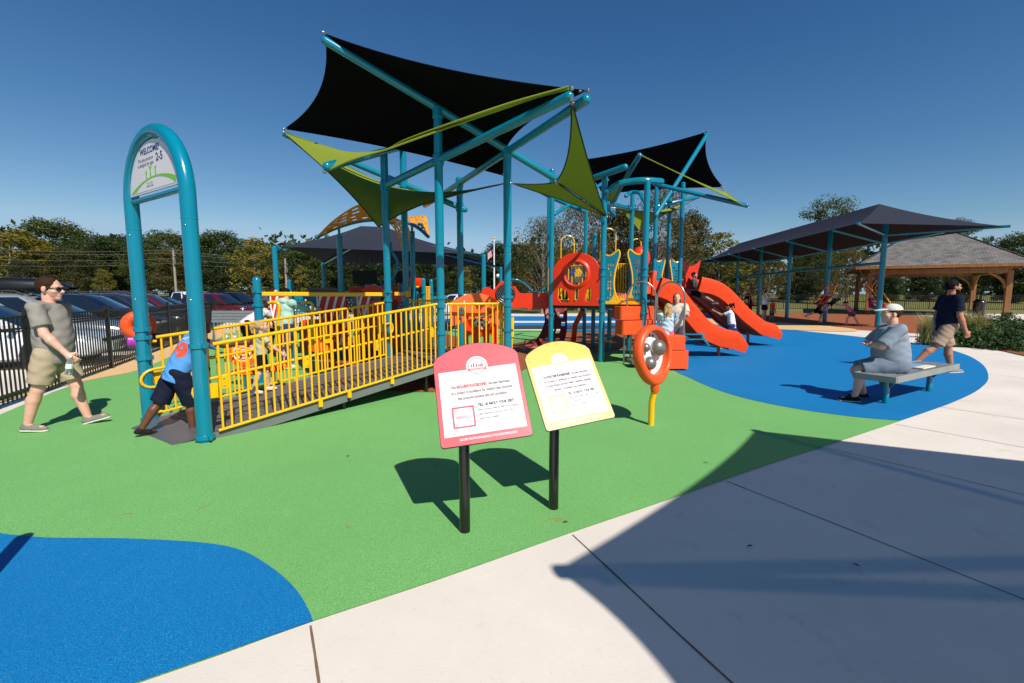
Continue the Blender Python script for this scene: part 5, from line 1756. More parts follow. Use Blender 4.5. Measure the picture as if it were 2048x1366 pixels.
# --- rocking ride with steel hoops -------------------------------------------
rk = thing('rocking_ride', 'orange stand-on rocking ride with steel hoops behind the round orange panel', 'rocking ride', at(1310, 735, 9.7))
def rbox(pxs, y0, y1, Y, dep, mat=M['orange'], r=.07, skew=.0, name='bench_panel'):
    a = at(pxs[0], y1, Y); b = at(pxs[1], y1, Y + skew); zt = at(pxs[0], y0, Y).z
    uxx = Vector((b.x - a.x, b.y - a.y, 0)); L = uxx.length; uxx.normalize()
    uyy = Vector((-uxx.y, uxx.x, 0))
    m = MB().prism(rounded2(L, dep, min(r, dep * .45), 5, L / 2, dep / 2), Vector((a.x, a.y, a.z)), uxx, uyy, zt - a.z)
    ob = m.build(name, mat, rk)
    md = ob.modifiers.new('bevel', 'BEVEL'); md.width = .018; md.segments = 2; md.limit_method = 'ANGLE'
    return ob
rbox((1242, 1310), 613, 640, 9.9, .3, skew=.35)
rbox((1246, 1312), 642, 670, 9.85, .34, skew=.35)
rbox((1318, 1372), 672, 700, 9.3, .42, skew=-.0)
rbox((1318, 1378), 702, 738, 9.25, .46, skew=-.0)
def sthoop(a, b, ht, lean=0):
    a, b = Vector(a), Vector(b)
    mid = (a + b) / 2
    half = (b - a) / 2; L = half.length
    zt = max(a.z, b.z) + ht
    n = 14
    pts = [a]
    for i in range(n + 1):
        t = PI - PI * i / n
        base = a.lerp(b, .5 - .5 * math.cos(PI * i / n))
        base_z = a.z + (b.z - a.z) * (.5 - .5 * math.cos(PI * i / n))
        pts.append(Vector((mid.x + half.x * math.cos(t), mid.y + half.y * math.cos(t), zt - L + L * math.sin(t))))
    pts.append(b)
    MB().tube(pts, .019, 10).build('hoop', M['steel'], rk)
sthoop(at(1254, 612, 10.0), at(1310, 645, 9.8), at(1285, 563, 9.9).z - at(1254, 612, 10.0).z)
sthoop(at(1313, 640, 9.9), at(1367, 671, 9.45), at(1340, 564, 9.7).z - at(1313, 640, 9.9).z)
for px, Y, yt in ((1249, 10.2, 668), (1262, 10.6, 668)):
    p = at(px, yt, Y); MB().cyl(Vector((p.x, p.y, 0)), p, .022, n=10).build('leg', M['steel'], rk)
sf = at(1300, 690, 9.8); sf.z = .12
MB().box(sf, (.9, .5, .08), None, .02).build('footboard', M['grey_deck'], rk)
# green a-frame stool behind the ride
st = thing('step_stool', 'small dark teal stepping frame standing on the lawn beside the slide', 'stool', at(1385, 690, 11.0))
for dx in (-.28, .28):
    MB().beam(at(1384, 665, 11.0) + Vector((dx * .6, 0, 0)), at(1384, 690, 11.0) + Vector((dx * 1.5, 0, -.02)), .03, .05).build('leg', M['teal'], st)
for z in (0, -.12):
    MB().box(at(1384, 668, 11.0) + UZ * z, (.55, .22, .025)).build('tread', M['teal'], st)

# --- the round panel on a yellow post -----------------------------------------
rp = thing('drum_totem', 'round orange drum panel with three grey domes on a yellow post', 'play panel', G(1302, 851))
YB = G(1302, 851).y
c = at(1307, 706, YB); n3 = Vector((.62, -.76, .12)).normalized()
ux3 = n3.cross(UZ).normalized() * -1; uz3 = ux3.cross(n3) * -1
if uz3.z < 0: uz3 = -uz3
RO, RI = .34, .262
def ring_pt(r, a, d): return c + ux3 * (r * math.cos(a)) + uz3 * (r * math.sin(a)) + n3 * d
secs = [(RI, -.07), (RI - .004, .04), (RI + .012, .06), (RO - .03, .058), (RO, .03), (RO + .004, -.04), (RO - .02, -.075), (RI + .01, -.075)]
V_, F_ = [], []
NR = 48
for i in range(NR):
    a = 2 * PI * i / NR
    dn = max(0, -math.sin(a))
    k = dn ** 5
    for (r, d) in secs:
        rr_ = r + (.05 * k if r > RI + .02 else 0)
        V_.append(ring_pt(rr_ , a, d))
m = len(secs)
for i in range(NR):
    j = (i + 1) % NR
    for q in range(m): F_.append((i * m + q, j * m + q, j * m + (q + 1) % m, i * m + (q + 1) % m))
# outward orientation
ring = mesh_obj('ring', V_, [f[::-1] for f in F_], M['orange'], rp)
md = ring.modifiers.new('sub', 'SUBSURF'); md.levels = 1; md.render_levels = 2
tipz = ring_pt(RO + .035, -PI / 2, -.01)
MB().lathe([(.0, .02), (.05, .0), (.055, -.05), (.045, -.09), (0, -.095)], tipz, n=16).build('socket', M['orange'], rp)
base = G(1302, 851)
MB().tube([base - UZ * .01, Vector((base.x, base.y, .3)), tipz - UZ * .05], .036, 16).build('post', M['yellow'], rp)
MB().cyl(c - n3 * .06, c - n3 * .045, RI + .004, n=36).build('face_plate', M['white'], rp)
for (x, y, r) in ((.105, .055, .105), (-.075, -.115, .082), (-.13, .075, .055)):
    q = c + ux3 * x + uz3 * y - n3 * .045
    MB().dome(q + n3 * .03, r, n3, 24, 9).build('dome', M['silver'], rp)
    MB().cyl(q, q + n3 * .03, r * .9, n=20).build('dome_base', M['steel'], rp)
for i in range(7):
    a = R(70 + i * 17); q = c + ux3 * (.215 * math.cos(a)) + uz3 * (.215 * math.sin(a)) - n3 * .0445
    MB().cyl(q, q + n3 * .002, .018 - .0018 * i, n=12).build('dot', M['black_plastic'], rp)
for a in (R(20), R(-40), R(-80), R(140)):
    m_ = MB(); bolt(m_, ring_pt(RI + .02, a, .058), n3, .009); m_.build('bolt', M['steel'], rp)
# ================================================================ play pieces beyond the ramp
# interactive drum on the back of the arch
dp_ = thing('sound_toy', 'orange ring and purple cylinder sound panel behind the left leg of the arch', 'play panel', (G(285, 800).x - .3, 6.3, 0))
c_ = at(277, 651, 6.35)
MB().tube(arc(c_, .13, 0, 2 * PI, 28, Vector((.8, .6, 0)), UZ)[:-1], .075, 14, closed=True).build('ring', M['orange'], dp_)
c_ = at(256, 683, 6.3)
MB().lathe([(0, 0), (.08, 0), (.1, .02), (.1, .26), (.08, .28), (0, .28)], c_, (.85, .5, 0), 20).build('cylinder_drum', M['purple'], dp_)
MB().lathe([(.102, 0), (.102, .1), (.09, .12), (0, .12)], c_ + Vector((.85, .5, 0)) * .28, (.85, .5, 0), 20).build('drum_cap', flat_mat('dark_purple', (52, 34, 66), .4), dp_)
p_ = at(284, 740, 6.4)
MB().cyl(Vector((p_.x, p_.y, 0)), Vector((p_.x, p_.y, 1.1)), .03, n=12).build('post', M['yellow'], dp_)

def cap_post(px, ytop, Y, label, r=.0635, clamps=()):
    t = at(px, ytop, Y)
    o = thing('round_post', label, 'post', (t.x, t.y, 0), 'short teal posts with domed caps')
    m = MB().cyl((t.x, t.y, 0), (t.x, t.y, t.z - r), r, n=18); m.dome((t.x, t.y, t.z - r), r, n=18); m.build('shaft', M['teal'], o)
    for z in clamps:
        m = MB(); collar(m, (t.x, t.y, z), r, z); m.build('clamp', M['teal'], o)
    return Vector((t.x, t.y, 0))
b1 = cap_post(513, 553, 8.0, 'domed teal post carrying the left end of the yellow beam', .07, (1.38, 1.62))
b2 = cap_post(580, 558, 10.4, 'domed teal post beside the woman in the mint hoodie', .066, (1.3,))
cap_post(847, 556, 13.2, 'domed teal post left of the small yellow gate bars', .06, (1.6,))
cap_post(862, 558, 13.6, 'domed teal post right of the small yellow gate bars', .06, (1.6,))
# yellow overhead bar
ob = thing('overhead_bar', 'long yellow overhead bar running from the domed post to the tower', 'bar', (-2.9, 8.4, 0))
e0, e1 = at(524, 588, 7.95), at(772, 589, 8.55)
MB().beam(e0, e1, .07, .075, .012).build('bar', M['yellow'], ob)
MB().beam(at(806, 588, 9.3), at(792, 588, 8.6), .07, .075, .012).build('bar', M['yellow'], ob)
e2, e3 = at(816, 587, 9.5), at(822, 587, 9.55)
MB().box(at(816, 588, 9.5), (.09, .1, .12)).build('bar_bracket', M['yellow'], ob)
for px, Y in ((553, 8.6), (620, 9.2)):
    a = at(px, 604, Y)
    MB().tube(spline([at(px - 16, 606, Y), at(px - 6, 604, Y), a + Vector((.05, 0, -.06)), at(px + 4, 640, Y), at(px + 6, 690, Y)], 5), .03, 10).build('grab_handle', M['yellow'], ob)

# rocking glider with blue pierced sides and striped ends
gl = thing('glider_ride', 'blue pierced glider ride with red and white striped end fins and orange hull', 'glider', at(650, 700, 11.2))
YG = 11.0
q0, q1 = at(545, 592, YG), at(762, 590, 11.6)
uxg = (q1 - q0); uxg.z = 0; Lg = uxg.length; uxg.normalize()
hg = at(545, 592, YG).z - at(545, 626, YG).z
holes = []
for i in range(26):
    for j in range(5):
        if (i // 4) % 3 == 2 and j > 2: continue
        holes.append(circle2(.25 + i * (Lg - .4) / 26 + .03 * (j % 2), hg * (.16 + j * .15), .022, 6))
MB().prism([(0, hg * .1), (.2, 0), (Lg - .1, 0), (Lg, hg * .2), (Lg, hg), (0, hg)], Vector((q0.x, q0.y, q0.z - hg)), uxg, UZ, .03, holes).build('pierced_side', M['teal'], gl)
MB().cyl(q0, q1, .03, n=10).build('side_rail', M['teal'], gl)
M['stripe_red'] = None
def stripe_mat():
    n = NT('red_white_stripes')
    v = n.coord('Object')
    w = n.n('ShaderNodeTexWave'); w.wave_type = 'BANDS'; w.bands_direction = 'X'
    w.inputs['Scale'].default_value = 1.75; w.inputs['Distortion'].default_value = .6; w.inputs['Detail'].default_value = 0
    mp = n.n('ShaderNodeMapping'); mp.inputs['Rotation'].default_value = (0, R(-16), 0)
    n.l(v, mp.inputs['Vector']); n.l(mp.outputs['Vector'], w.inputs['Vector'])
    c = n.ramp(w.outputs['Fac'], [(.76, lin(214, 40, 18)), (.80, lin(240, 226, 220))])
    n.set(Base_Color=c, Roughness=.4)
    return n.m
M['stripe_red'] = stripe_mat()
def fin(px0, px1, y0, y1, Y, lean):
    a = at(px0, y0, Y); wd = at(px1, y0, Y).x - a.x; hh = a.z - at(px0, y1, Y).z
    pts = spline([Vector((0, 0, 0)), Vector((wd * .02, -hh * .3, 0)), Vector((wd * .25, -hh * .65, 0)), Vector((wd * lean, -hh, 0))], 5)
    pts2 = spline([Vector((wd * (lean + .35), -hh, 0)), Vector((wd * 1.0, -hh * .6, 0)), Vector((wd * 1.02, -hh * .3, 0)), Vector((wd, 0, 0))], 5)
    f_ = MB().prism([(p.x, p.y) for p in pts + pts2], a, (1, 0, 0), UZ, .05).build('end_fin', M['stripe_red'], gl)
    MB().tube([a + Vector((p.x, -.055, p.y)) for p in pts], .016, 6).build('fin_edge', M['white'], f_)
fin(636, 693, 590, 690, 10.9, .7); fin(543, 580, 592, 690, 10.7, .5); fin(716, 742, 590, 660, 11.0, .2)
for (x0, x1, y0, y1, Y) in ((600, 660, 640, 703, 10.6), (672, 690, 632, 690, 11.2), (720, 738, 612, 690, 11.3), (744, 752, 601, 664, 11.0), (754, 765, 601, 664, 11.0)):
    a = at(x0, y1, Y); b = at(x1, y0, Y)
    m = MB().prism(rounded2(b.x - a.x, b.z - a.z, min(.12, (b.x - a.x) * .3), 5, (b.x - a.x) / 2, (b.z - a.z) / 2), a, (1, 0, 0), UZ, .35, back=-.35)
    o_ = m.build('hull_panel', M['orange'], gl)
# small play house with a red roof rail
ph = thing('play_house', 'small orange and red play house with a red sloped roof behind the ramp', 'play house', at(745, 690, 12.4))
YH = 12.2
MB().box(at(742, 580, YH), (1.05, .5, .16), None, .03).build('roof_beam', M['red'], ph)
MB().prism([(q.x, q.y) for q in spline([Vector((-.5, 0, 0)), Vector((-.3, .12, 0)), Vector((0, .05, 0)), Vector((.42, -.15, 0)), Vector((.5, -.2, 0)), Vector((.4, -.28, 0)), Vector((0, -.1, 0)), Vector((-.4, -.08, 0))], 4, True)], at(772, 580, 11.8), (1, 0, 0), UZ, .4).build('roof_slope', M['red'], ph)
for px in (696, 706, 716, 726, 738):
    p = at(px, 612, YH); MB().cyl((p.x, p.y, .35), (p.x, p.y, at(px, 590, YH).z), .014, n=6).build('picket', M['yellow'], ph)
MB().cyl(at(690, 584, YH), at(730, 580, YH), .022, n=8).build('top_rail', M['yellow'], ph)
for px, w in ((712, .16), (752, .36), (790, .3)):
    p = at(px, 690, YH)
    MB().box((p.x, p.y + .1, .75), (w, .05, 1.3), None, .02).build('wall_panel', M['lightorange'], ph)
for px, yt in ((688, 580), (734, 572), (743, 572), (764, 574), (802, 572)):
    p = at(px, yt, YH + .2); m = MB().cyl((p.x, p.y, 0), (p.x, p.y, p.z), .055, n=14); m.dome((p.x, p.y, p.z), .055, n=14); m.build('post', M['teal'], ph)
MB().box(at(783, 605, 11.9), (.42, .12, .9), None, .03).build('bongo_panel', flat_mat('shaded_orange_panel', (158, 74, 20), .5), ph)  # orange panel; the shade it stands in is put into its darker colour
# far gate bars and red seat
fg = thing('gate_bars', 'small set of yellow gate bars between two domed teal posts', 'barrier', at(854, 600, 13.4))
for k in range(4):
    p = at(850 + k * 3, 574, 13.4); MB().cyl((p.x, p.y, .6), p, .018, n=6).build('picket', M['yellow'], fg)
MB().cyl(at(848, 574, 13.4), at(861, 574, 13.4), .02, n=6).build('top_rail', M['yellow'], fg)
fs_ = thing('bucket_toy', 'round red bucket left of the two domed posts', 'play bucket', at(833, 600, 13.6))
MB().lathe([(.0, -.12), (.18, -.1), (.23, .05), (.22, .14), (.19, .14), (.17, 0), (0, -.05)], at(834, 566, 13.6), n=18).build('bowl', M['red'], fs_)
p = at(834, 572, 13.6); MB().cyl((p.x, p.y, 0), p, .04, n=10).build('post', M['teal'], fs_)
MB().tube([at(838, 574, 13.0), at(820, 574, 13.0), at(818, 590, 13.0)], .03, 8).build('handle', M['yellow'], fs_)
# spinner stools on the lawn
for (px, py, Y, lab, spiral) in ((488, 706, 7.6, 'orange disc seat with a white spiral seen through the ramp bars', True), (545, 735, 7.4, 'low flat orange spinner seat on the lawn behind the ramp', False), (495, 742, 7.0, 'low orange spinner dish just behind the ramp entrance', False)):
    c_ = at(px, py, Y)
    o_ = thing('spinning_stool', lab, 'spinner', (c_.x, c_.y, 0), 'orange spinner seats behind the ramp')
    d_ = Vector((.2, -.9, .35)).normalized() if spiral else Vector((0, -.1, 1)).normalized()
    MB().lathe([(0, -.03), (.2, -.03), (.24, 0), (.2, .03), (0, .035)], c_, d_, 26).build('dish', M['orange'], o_)
    if spiral:
        x_, y_, z_ = frame_z(d_)
        for q in (.05, .1, .15): MB().tube(arc(c_ + d_ * .034, q, q * 9, q * 9 + 5.4, 24, x_, y_), .01, 6).build('spiral_line', M['white'], o_)
    MB().cyl((c_.x, c_.y, 0), c_ - d_ * .03, .035, n=12).build('stem', M['teal'], o_)

# --- pierced arch climber roof on teal posts ----------------------------------
ac = thing('arch_canopy', 'brown and yellow slotted arched roof panels on teal posts beyond the ramp', 'canopy', at(680, 690, 11.6))
def pierced_arch(e0, e1, W0, W1, mat, parent, n=64, m=9, seed=1):
    """e0, e1: the two long edges as point lists; slots are real openings"""
    A_, B_ = spline(e0, n // (len(e0) - 1)), spline(e1, n // (len(e1) - 1))
    k = min(len(A_), len(B_))
    V_, F_ = [], []
    rnd = random.Random(seed)
    hol = set()
    j = 1
    for row in range(1, m - 1, 2):
        i = 4 + rnd.randrange(5)
        while i < k - 8:
            L = rnd.choice((3, 4, 5))
            if rnd.random() < .85:
                for a in range(L): hol.add((i + a, row))
            i += L + rnd.choice((3, 3, 4, 5))
    for i in range(k):
        for j in range(m + 1):
            t = j / m
            V_.append(A_[i].lerp(B_[i], t))
    for i in range(k - 1):
        for j in range(m):
            if (i, j) in hol and 2 < i < k - 4: continue
            F_.append((i * (m + 1) + j, (i + 1) * (m + 1) + j, (i + 1) * (m + 1) + j + 1, i * (m + 1) + j + 1))
    o_ = mesh_obj('slotted_panel', V_, F_, mat, parent)
    md = o_.modifiers.new('thick', 'SOLIDIFY'); md.thickness = .018; md.offset = 0
    return o_
M['amber'] = flat_mat('amber_panel', (226, 150, 10), .4, var=.05)
Ya = 11.4
near = [at(634, 474, Ya), at(672, 456, Ya), at(716, 443, Ya), at(757, 440, Ya), at(790, 447, Ya)]
far_ = [at(634, 473, Ya - .1), at(668, 440, Ya - .8), at(716, 410, Ya - 1.2), at(757, 402, Ya - 1.3), at(800, 410, Ya - 1.3)]
pierced_arch(near, far_, 0, 0, M['amber'], ac, seed=4)
MB().tube(spline(near, 8), .045, 10).build('curved_beam', M['teal'], ac)
m_ = MB(); m_.ball(near[0], .06, 12, 8); m_.build('beam_end', M['teal'], ac)
near2 = [at(752, 438, 12.3), at(770, 440, 12.2), at(790, 460, 12.0), at(803, 500, 11.7)]
far2 = [at(752, 437, 12.0), at(785, 436, 11.5), at(812, 448, 11.3), at(822, 470, 11.3)]
pierced_arch(near2, far2, 0, 0, M['amber'], ac, seed=7)
near3 = [at(815, 447, 12.4), at(832, 455, 12.1), at(856, 474, 11.8)]
far3 = [at(808, 432, 13.2), at(832, 432, 13.0), at(856, 462, 12.2)]
near3 = [at(808, 444, 12.4), at(826, 450, 12.2), at(842, 460, 12.0), at(857, 474, 11.8)]
far3 = [at(812, 434, 13.2), at(830, 433, 13.0), at(852, 434, 12.8), at(858, 470, 12.0)]
pierced_arch(near3, far3, 0, 0, M['amber'], ac, seed=9)
MB().tube(spline(near3, 6), .045, 10).build('curved_beam', M['teal'], ac)
for px, yt, Y in ((678, 461, 11.4), (824, 455, 12.3)):
    t = at(px, yt, Y); m = MB().cyl((t.x, t.y, 0), (t.x, t.y, t.z - .1), .07, n=16); m.cyl((t.x, t.y, t.z - .1), (t.x, t.y, t.z + .08), .03, n=10); m.build('post', M['teal'], ac)
# corkscrew pole
t = at(790, 560, 11.9)
pts = [Vector((t.x + .09 * math.cos(a * .5), t.y + .09 * math.sin(a * .5), .4 + a * .075)) for a in range(0, 34)]
MB().tube(pts, .035, 8).build('corkscrew', M['teal'], ac)

# --- hip canopies on posts -------------------------------------------------
def hip_canopy(root, corners, peaks, mat, sag=.10, th=.006, n=14):
    """tensioned hip roof: four low corners, two ridge points, hollow edges"""
    c = [Vector(p) for p in corners]; a, b = Vector(peaks[0]), Vector(peaks[1])
    cen = sum(c, Vector()) / 4
    def quad(p0, p1, r1, r0):
        g = []
        mid_in = (r0 + r1) / 2 - (p0 + p1) / 2
        for i in range(n + 1):
            u = i / n
            e = p0.lerp(p1, u) + Vector((mid_in.x, mid_in.y, mid_in.z * .35)) * (sag * 4 * u * (1 - u))
            r = r0.lerp(r1, u)
            row = []
            for j in range(n + 1):
                w = j / n
                q = e.lerp(r, w); q.z -= .32 * w * (1 - w) * (r.z - e.z)
                row.append(q)
            g.append(row)
        return g
    m = MB()
    for p0, p1, r1, r0 in ((c[0], c[1], b, a), (c[1], c[2], b, b), (c[2], c[3], a, b), (c[3], c[0], a, a)):
        m.sheet(quad(p0, p1, r1, r0), th)
    return m.build('canopy', mat, root, sharp=30)
FC = thing('shade_canopy', 'wide slate grey hip shade canopy on teal posts behind the ramp', 'shade canopy', (-4.5, 19, 0))
cs = [at(556, 493, 15.5), at(967, 509, 16.8), at(930, 500, 24.5), at(625, 512, 23.5)]
cs = [cs[0], cs[1], Vector((-.6, 24.5, cs[1].z + .0)), Vector((-9.6, 23.4, cs[0].z - .0))]
hip_canopy(FC, cs, [at(722, 452, 19.3), at(772, 454, 20.4)], M['cloth_slate'], .09)
for q, xo in zip(cs, (-.12, .0, 0, 0)):
    m = MB().cyl((q.x + xo, q.y, 0), (q.x + xo, q.y, q.z - .02), .085, n=16); m.dome((q.x + xo, q.y, q.z - .02), .085, n=16, flat=.4); m.build('post', M['teal'], FC)
pk = at(745, 460, 19.8)
for q in cs: MB().cyl(q - UZ * .06, pk - UZ * .25, .05, n=10).build('rafter', M['teal'], FC)
for (x0, x1, y0, y1, Y, lab) in ((706, 754, 541, 568, 21, 'larger black hanging board under the slate canopy'), (792, 812, 542, 566, 21.5, 'smaller black hanging board partly behind the tower posts')):
    a = at(x0, y1, Y); b = at(x1, y0, Y)
    o_ = thing('hanging_board', lab, 'board', (a + b) / 2, 'black boards under the canopy')
    MB().box((a + b) / 2, (b.x - a.x, .08, b.z - a.z), None, .01).build('board', M['dark_board'], o_)
    for px in (a.x + .2, b.x - .2): MB().cyl((px, Y, b.z), (px, Y, 3.2), .015, n=6).build('hanger', M['black_metal'], o_)
# dark rail low wall behind glider
lw = thing('dark_barrier', 'dark slatted barrier standing low behind the blue glider', 'barrier', at(660, 600, 15))
m = MB(); a, b = at(615, 577, 15), at(686, 579, 15)
m.beam(a, b, .05, .06); m.beam(a - UZ * .8, b - UZ * .8, .05, .06); m.build('rail', M['fence_black'], lw)
for i in range(30):
    p = a.lerp(b, (i + .5) / 30); MB().cyl(p - UZ * .8, p, .02, n=6).build('slat', M['fence_black'], lw)
# grey bench with bottles
bn = thing('bench', 'grey slatted bench with a backrest near the corner of the left fence', 'bench', at(465, 690, 11.2))
bx = at(462, 643, 11.2)
for k in range(4): MB().box(bx + Vector((0, .12 + .012 * k, .0 + k * .075)), (1.1, .03, .068), rot=Matrix.Rotation(R(-12), 3, 'X')).build('back_slat', M['bench_grey'], bn)
for k in range(4): MB().box((bx.x, bx.y - .1 - .11 * k, .45), (1.1, .1, .03)).build('seat_slat', M['bench_grey'], bn)
for sx in (-.5, .5):
    MB().tube([(bx.x + sx, bx.y - .4, 0), (bx.x + sx, bx.y - .35, .42), (bx.x + sx, bx.y + .05, .43), (bx.x + sx, bx.y + .16, bx.z + .2)], .025, 8).build('leg', M['teal'], bn)
for k, (dx, dy, lab) in enumerate(((-.02, -.25, 'clear plastic bottle at the left end of the trio on the grey bench'), (.12, -.2, 'clear plastic bottle standing tallest of the trio on the grey bench'), (.2, -.28, 'clear plastic bottle at the right end of the trio on the grey bench'))):
    bottle(Vector((bx.x + .05 + dx, bx.y + dy, .466)), lab, 'water bottles on the grey bench')
# ================================================================ fences
def picket_fence(label, pts, h, spacing, panel, posts_r=.03, group=None, picket=.009, gz_=0.0):
    f = thing('metal_fence', label, 'fence', (pts[0][0], pts[0][1], gz_))
    for a, b in zip(pts, pts[1:]):
        a, b = Vector((a[0], a[1], gz_)), Vector((b[0], b[1], gz_)); L = (b - a).length; d = (b - a) / L
        k = max(1, round(L / panel))
        for i in range(k):
            p, q = a + d * (L * i / k), a + d * (L * (i + 1) / k)
            m = MB()
            for z in (h - .03, h - .2, .16): m.beam(p + d * .03 + UZ * z, q - d * .03 + UZ * z, .03, .032)
            n = int((q - p).length / spacing)
            for j in range(1, n):
                c = p.lerp(q, j / n); m.box(c + UZ * ((h - .05) / 2 + .04), (picket * 2, picket * 2, h - .05), math.atan2(d.y, d.x))
            m.build('panel', M['fence_black'], f)
        for i in range(k + 1):
            if i == k and b != Vector((*pts[-1], gz_)): continue
            p = a + d * (L * i / k)
            m = MB().box(p + UZ * (h + .05) / 2, (posts_r * 2, posts_r * 2, h + .05), math.atan2(d.y, d.x)); m.box(p + UZ * (h + .06), (posts_r * 2.5, posts_r * 2.5, .03), math.atan2(d.y, d.x), .008)
            m.build('post', M['fence_black'], f)
    return f
picket_fence('black metal picket fence along the car park behind the man in grey', [(-6.25, 4.25), (-8.5, 9.55), (-13.1, 19.9)], 1.27, .105, 2.45)
picket_fence('black metal picket fence running across behind the parked cars and bench', [(-13.1, 20.1), (-3.4, 25.8)], 1.27, .12, 2.45, picket=.012)
picket_fence('long black metal fence in front of the woods on the far right', [(14.5, 44), (24.0, 44.2), (33, 43.8), (44, 43), (58, 41)], 1.5, .16, 2.45, picket=.014)

# ================================================================ cars
def paint(name, rgb, metal=.25):
    return flat_mat(name, rgb, .24, metal=metal, var=.03, coat=.8)
n_ = NT('car_glass'); n_.set(Base_Color=lin(22, 30, 40), Roughness=.06, Coat_Weight=.6); M['carglass'] = n_.m
M['tyre'] = flat_mat('tyre_rubber', (22, 22, 23), .8)
M['rim'] = flat_mat('alloy_rim', (150, 152, 156), .3, metal=.8)
M['trim'] = flat_mat('black_car_trim', (16, 16, 17), .5)
M['lamp'] = flat_mat('headlamp_glass', (190, 196, 204), .1, coat=.5)
M['tail'] = flat_mat('tail_lamp', (150, 14, 16), .15, coat=.5)
M['plate'] = flat_mat('number_plate', (210, 212, 208), .4)
def car(label, loc, head, pm, kind='suv', L=4.7, Wd=1.86, H=1.72, roof_box=False, group='cars parked beyond the fence', name='parked_car'):
    """nose towards +x before turning; kind: suv, sedan or van"""
    root = thing(name, label, 'car', (0, 0, 0), group)
    gc = .20
    belt = H * .60
    hood = H * (.58 if kind != 'van' else .62)
    w = Wd / 2
    st = [(-L / 2, .42, belt * .78, .86), (-L / 2 + .06, .30, belt * .96, .94), (-L / 2 + .35, gc, belt * 1.02, 1.0), (-L * .2, gc, belt, 1.0), (L * .08, gc, belt * .98, 1.0), (L * .20, gc, hood * .98, .995), (L * .36, gc + .02, hood * .90, .965), (L * .46, .26, hood * .80, .88), (L / 2, .34, hood * .62, .76)]
    if kind == 'sedan': st[2] = (-L / 2 + .35, gc, belt * .98, .98); st[1] = (-L / 2 + .06, .3, belt * .9, .92)
    xs = [s_[0] for s_ in st]
    P = spline([Vector((s_[0], s_[1], s_[2])) for s_ in st], 4)
    Wp = spline([Vector((s_[0], s_[3], 0)) for s_ in st], 4)
    sec = [(0.0, 0), (.80, 0), (.96, .10), (1.0, .34), (1.0, .60), (.965, .84), (.90, .955), (.70, 1.0), (0, 1.012)]
    V_, F_ = [], []
    ns = len(sec) * 2 - 2
    for p, q in zip(P, Wp):
        row = [(y * q.y * w, p.y + (p.z - p.y) * z) for y, z in sec]
        ring = row + [(-y, z) for y, z in row[-2:0:-1]]
        V_ += [Vector((p.x, y, z)) for y, z in ring]
    for i in range(len(P) - 1):
        for j in range(ns):
            F_.append((i * ns + j, (i + 1) * ns + j, (i + 1) * ns + (j + 1) % ns, i * ns + (j + 1) % ns))
    F_.append(tuple(range(ns))); F_.append(tuple(range((len(P) - 1) * ns, len(P) * ns))[::-1])
    b_ = mesh_obj('body', V_, F_, pm, root, sharp=50)
    # cabin: lower ring at the belt, upper ring at the roof
    if kind == 'suv': lo = (-L * .475, L * .235); hi = (-L * .40, L * .055)
    elif kind == 'van': lo = (-L * .475, L * .30); hi = (-L * .44, L * .10)
    else: lo = (-L * .36, L * .24); hi = (-L * .19, L * .045)
    zb = belt - .03; zt = H
    wl, wu = w * .93, w * .72
    def ring(x0, x1, wy, z, drop):
        return [Vector((x0, -wy * .9, z - drop)), Vector((x0 + .1, -wy, z - drop * .5)), Vector(((x0 + x1) / 2, -wy, z)), Vector((x1 - .15, -wy * .98, z - drop * .4)), Vector((x1, -wy * .80, z - drop)), Vector((x1 + .03, 0, z - drop)), Vector((x1, wy * .80, z - drop)), Vector((x1 - .15, wy * .98, z - drop * .4)), Vector(((x0 + x1) / 2, wy, z)), Vector((x0 + .1, wy, z - drop * .5)), Vector((x0, wy * .9, z - drop)), Vector((x0 - .03, 0, z - drop))]
    r0 = ring(lo[0], lo[1], wl, zb, 0); r1 = ring(hi[0], hi[1], wu, zt - .07, .06); r2 = [q + (Vector(((hi[0] + hi[1]) / 2, 0, zt)) - q) * .16 + UZ * .0 for q in r1]
    for q in r2: q.z = zt - .012 - .03 * abs(q.x - (hi[0] + hi[1]) / 2)
    mid = Vector(((hi[0] + hi[1]) / 2, 0, zt + .01))
    n = 12
    V_ = r0 + r1 + r2 + [mid]; F_ = []
    for k in (0, 1):
        for j in range(n): F_.append((k * n + j, k * n + (j + 1) % n, (k + 1) * n + (j + 1) % n, (k + 1) * n + j))
    for j in range(n): F_.append((2 * n + j, 2 * n + (j + 1) % n, 3 * n))
    mesh_obj('cabin', V_, F_, pm, root, sharp=40)
    # glass panes set just proud of the cabin skin
    def pane(nm, a, b, c, d, k=.07, push=None):
        cen = (a + b + c + d) / 4
        q = [p.lerp(cen, k) for p in (a, b, c, d)]
        nn = (q[1] - q[0]).cross(q[3] - q[0]).normalized()
        if nn.dot(cen - Vector((0, 0, .9))) < 0: nn = -nn
        g = [[q[0].lerp(q[1], u / 3).lerp(q[3].lerp(q[2], u / 3), v / 3) + nn * (.012 + (push or 0) * (1 - (2 * u / 3 - 1) ** 2)) for v in range(4)] for u in range(4)]
        m = MB().sheet(g)
        o_ = m.build(nm, M['carglass'], root); return o_
    pane('windshield', r0[4], r0[6], r1[6], r1[4], .06, .045)
    pane('rear_window', r0[10], r0[0], r1[0], r1[10], .09, .03)
    for sg, (A_, B_, C_) in ((-1, (1, 2, 3)), (1, (9, 8, 7))):
        a0, a1 = r0[A_], r0[C_]; t0, t1 = r1[A_], r1[C_]
        cuts = [.02, .36, .66, .985]
        for u0, u1 in zip(cuts, cuts[1:]):
            pane('side_window', a0.lerp(a1, u0 + .012), a0.lerp(a1, u1 - .012), t0.lerp(t1, u1 - .012 * 1.4), t0.lerp(t1, u0 + .012), .055)
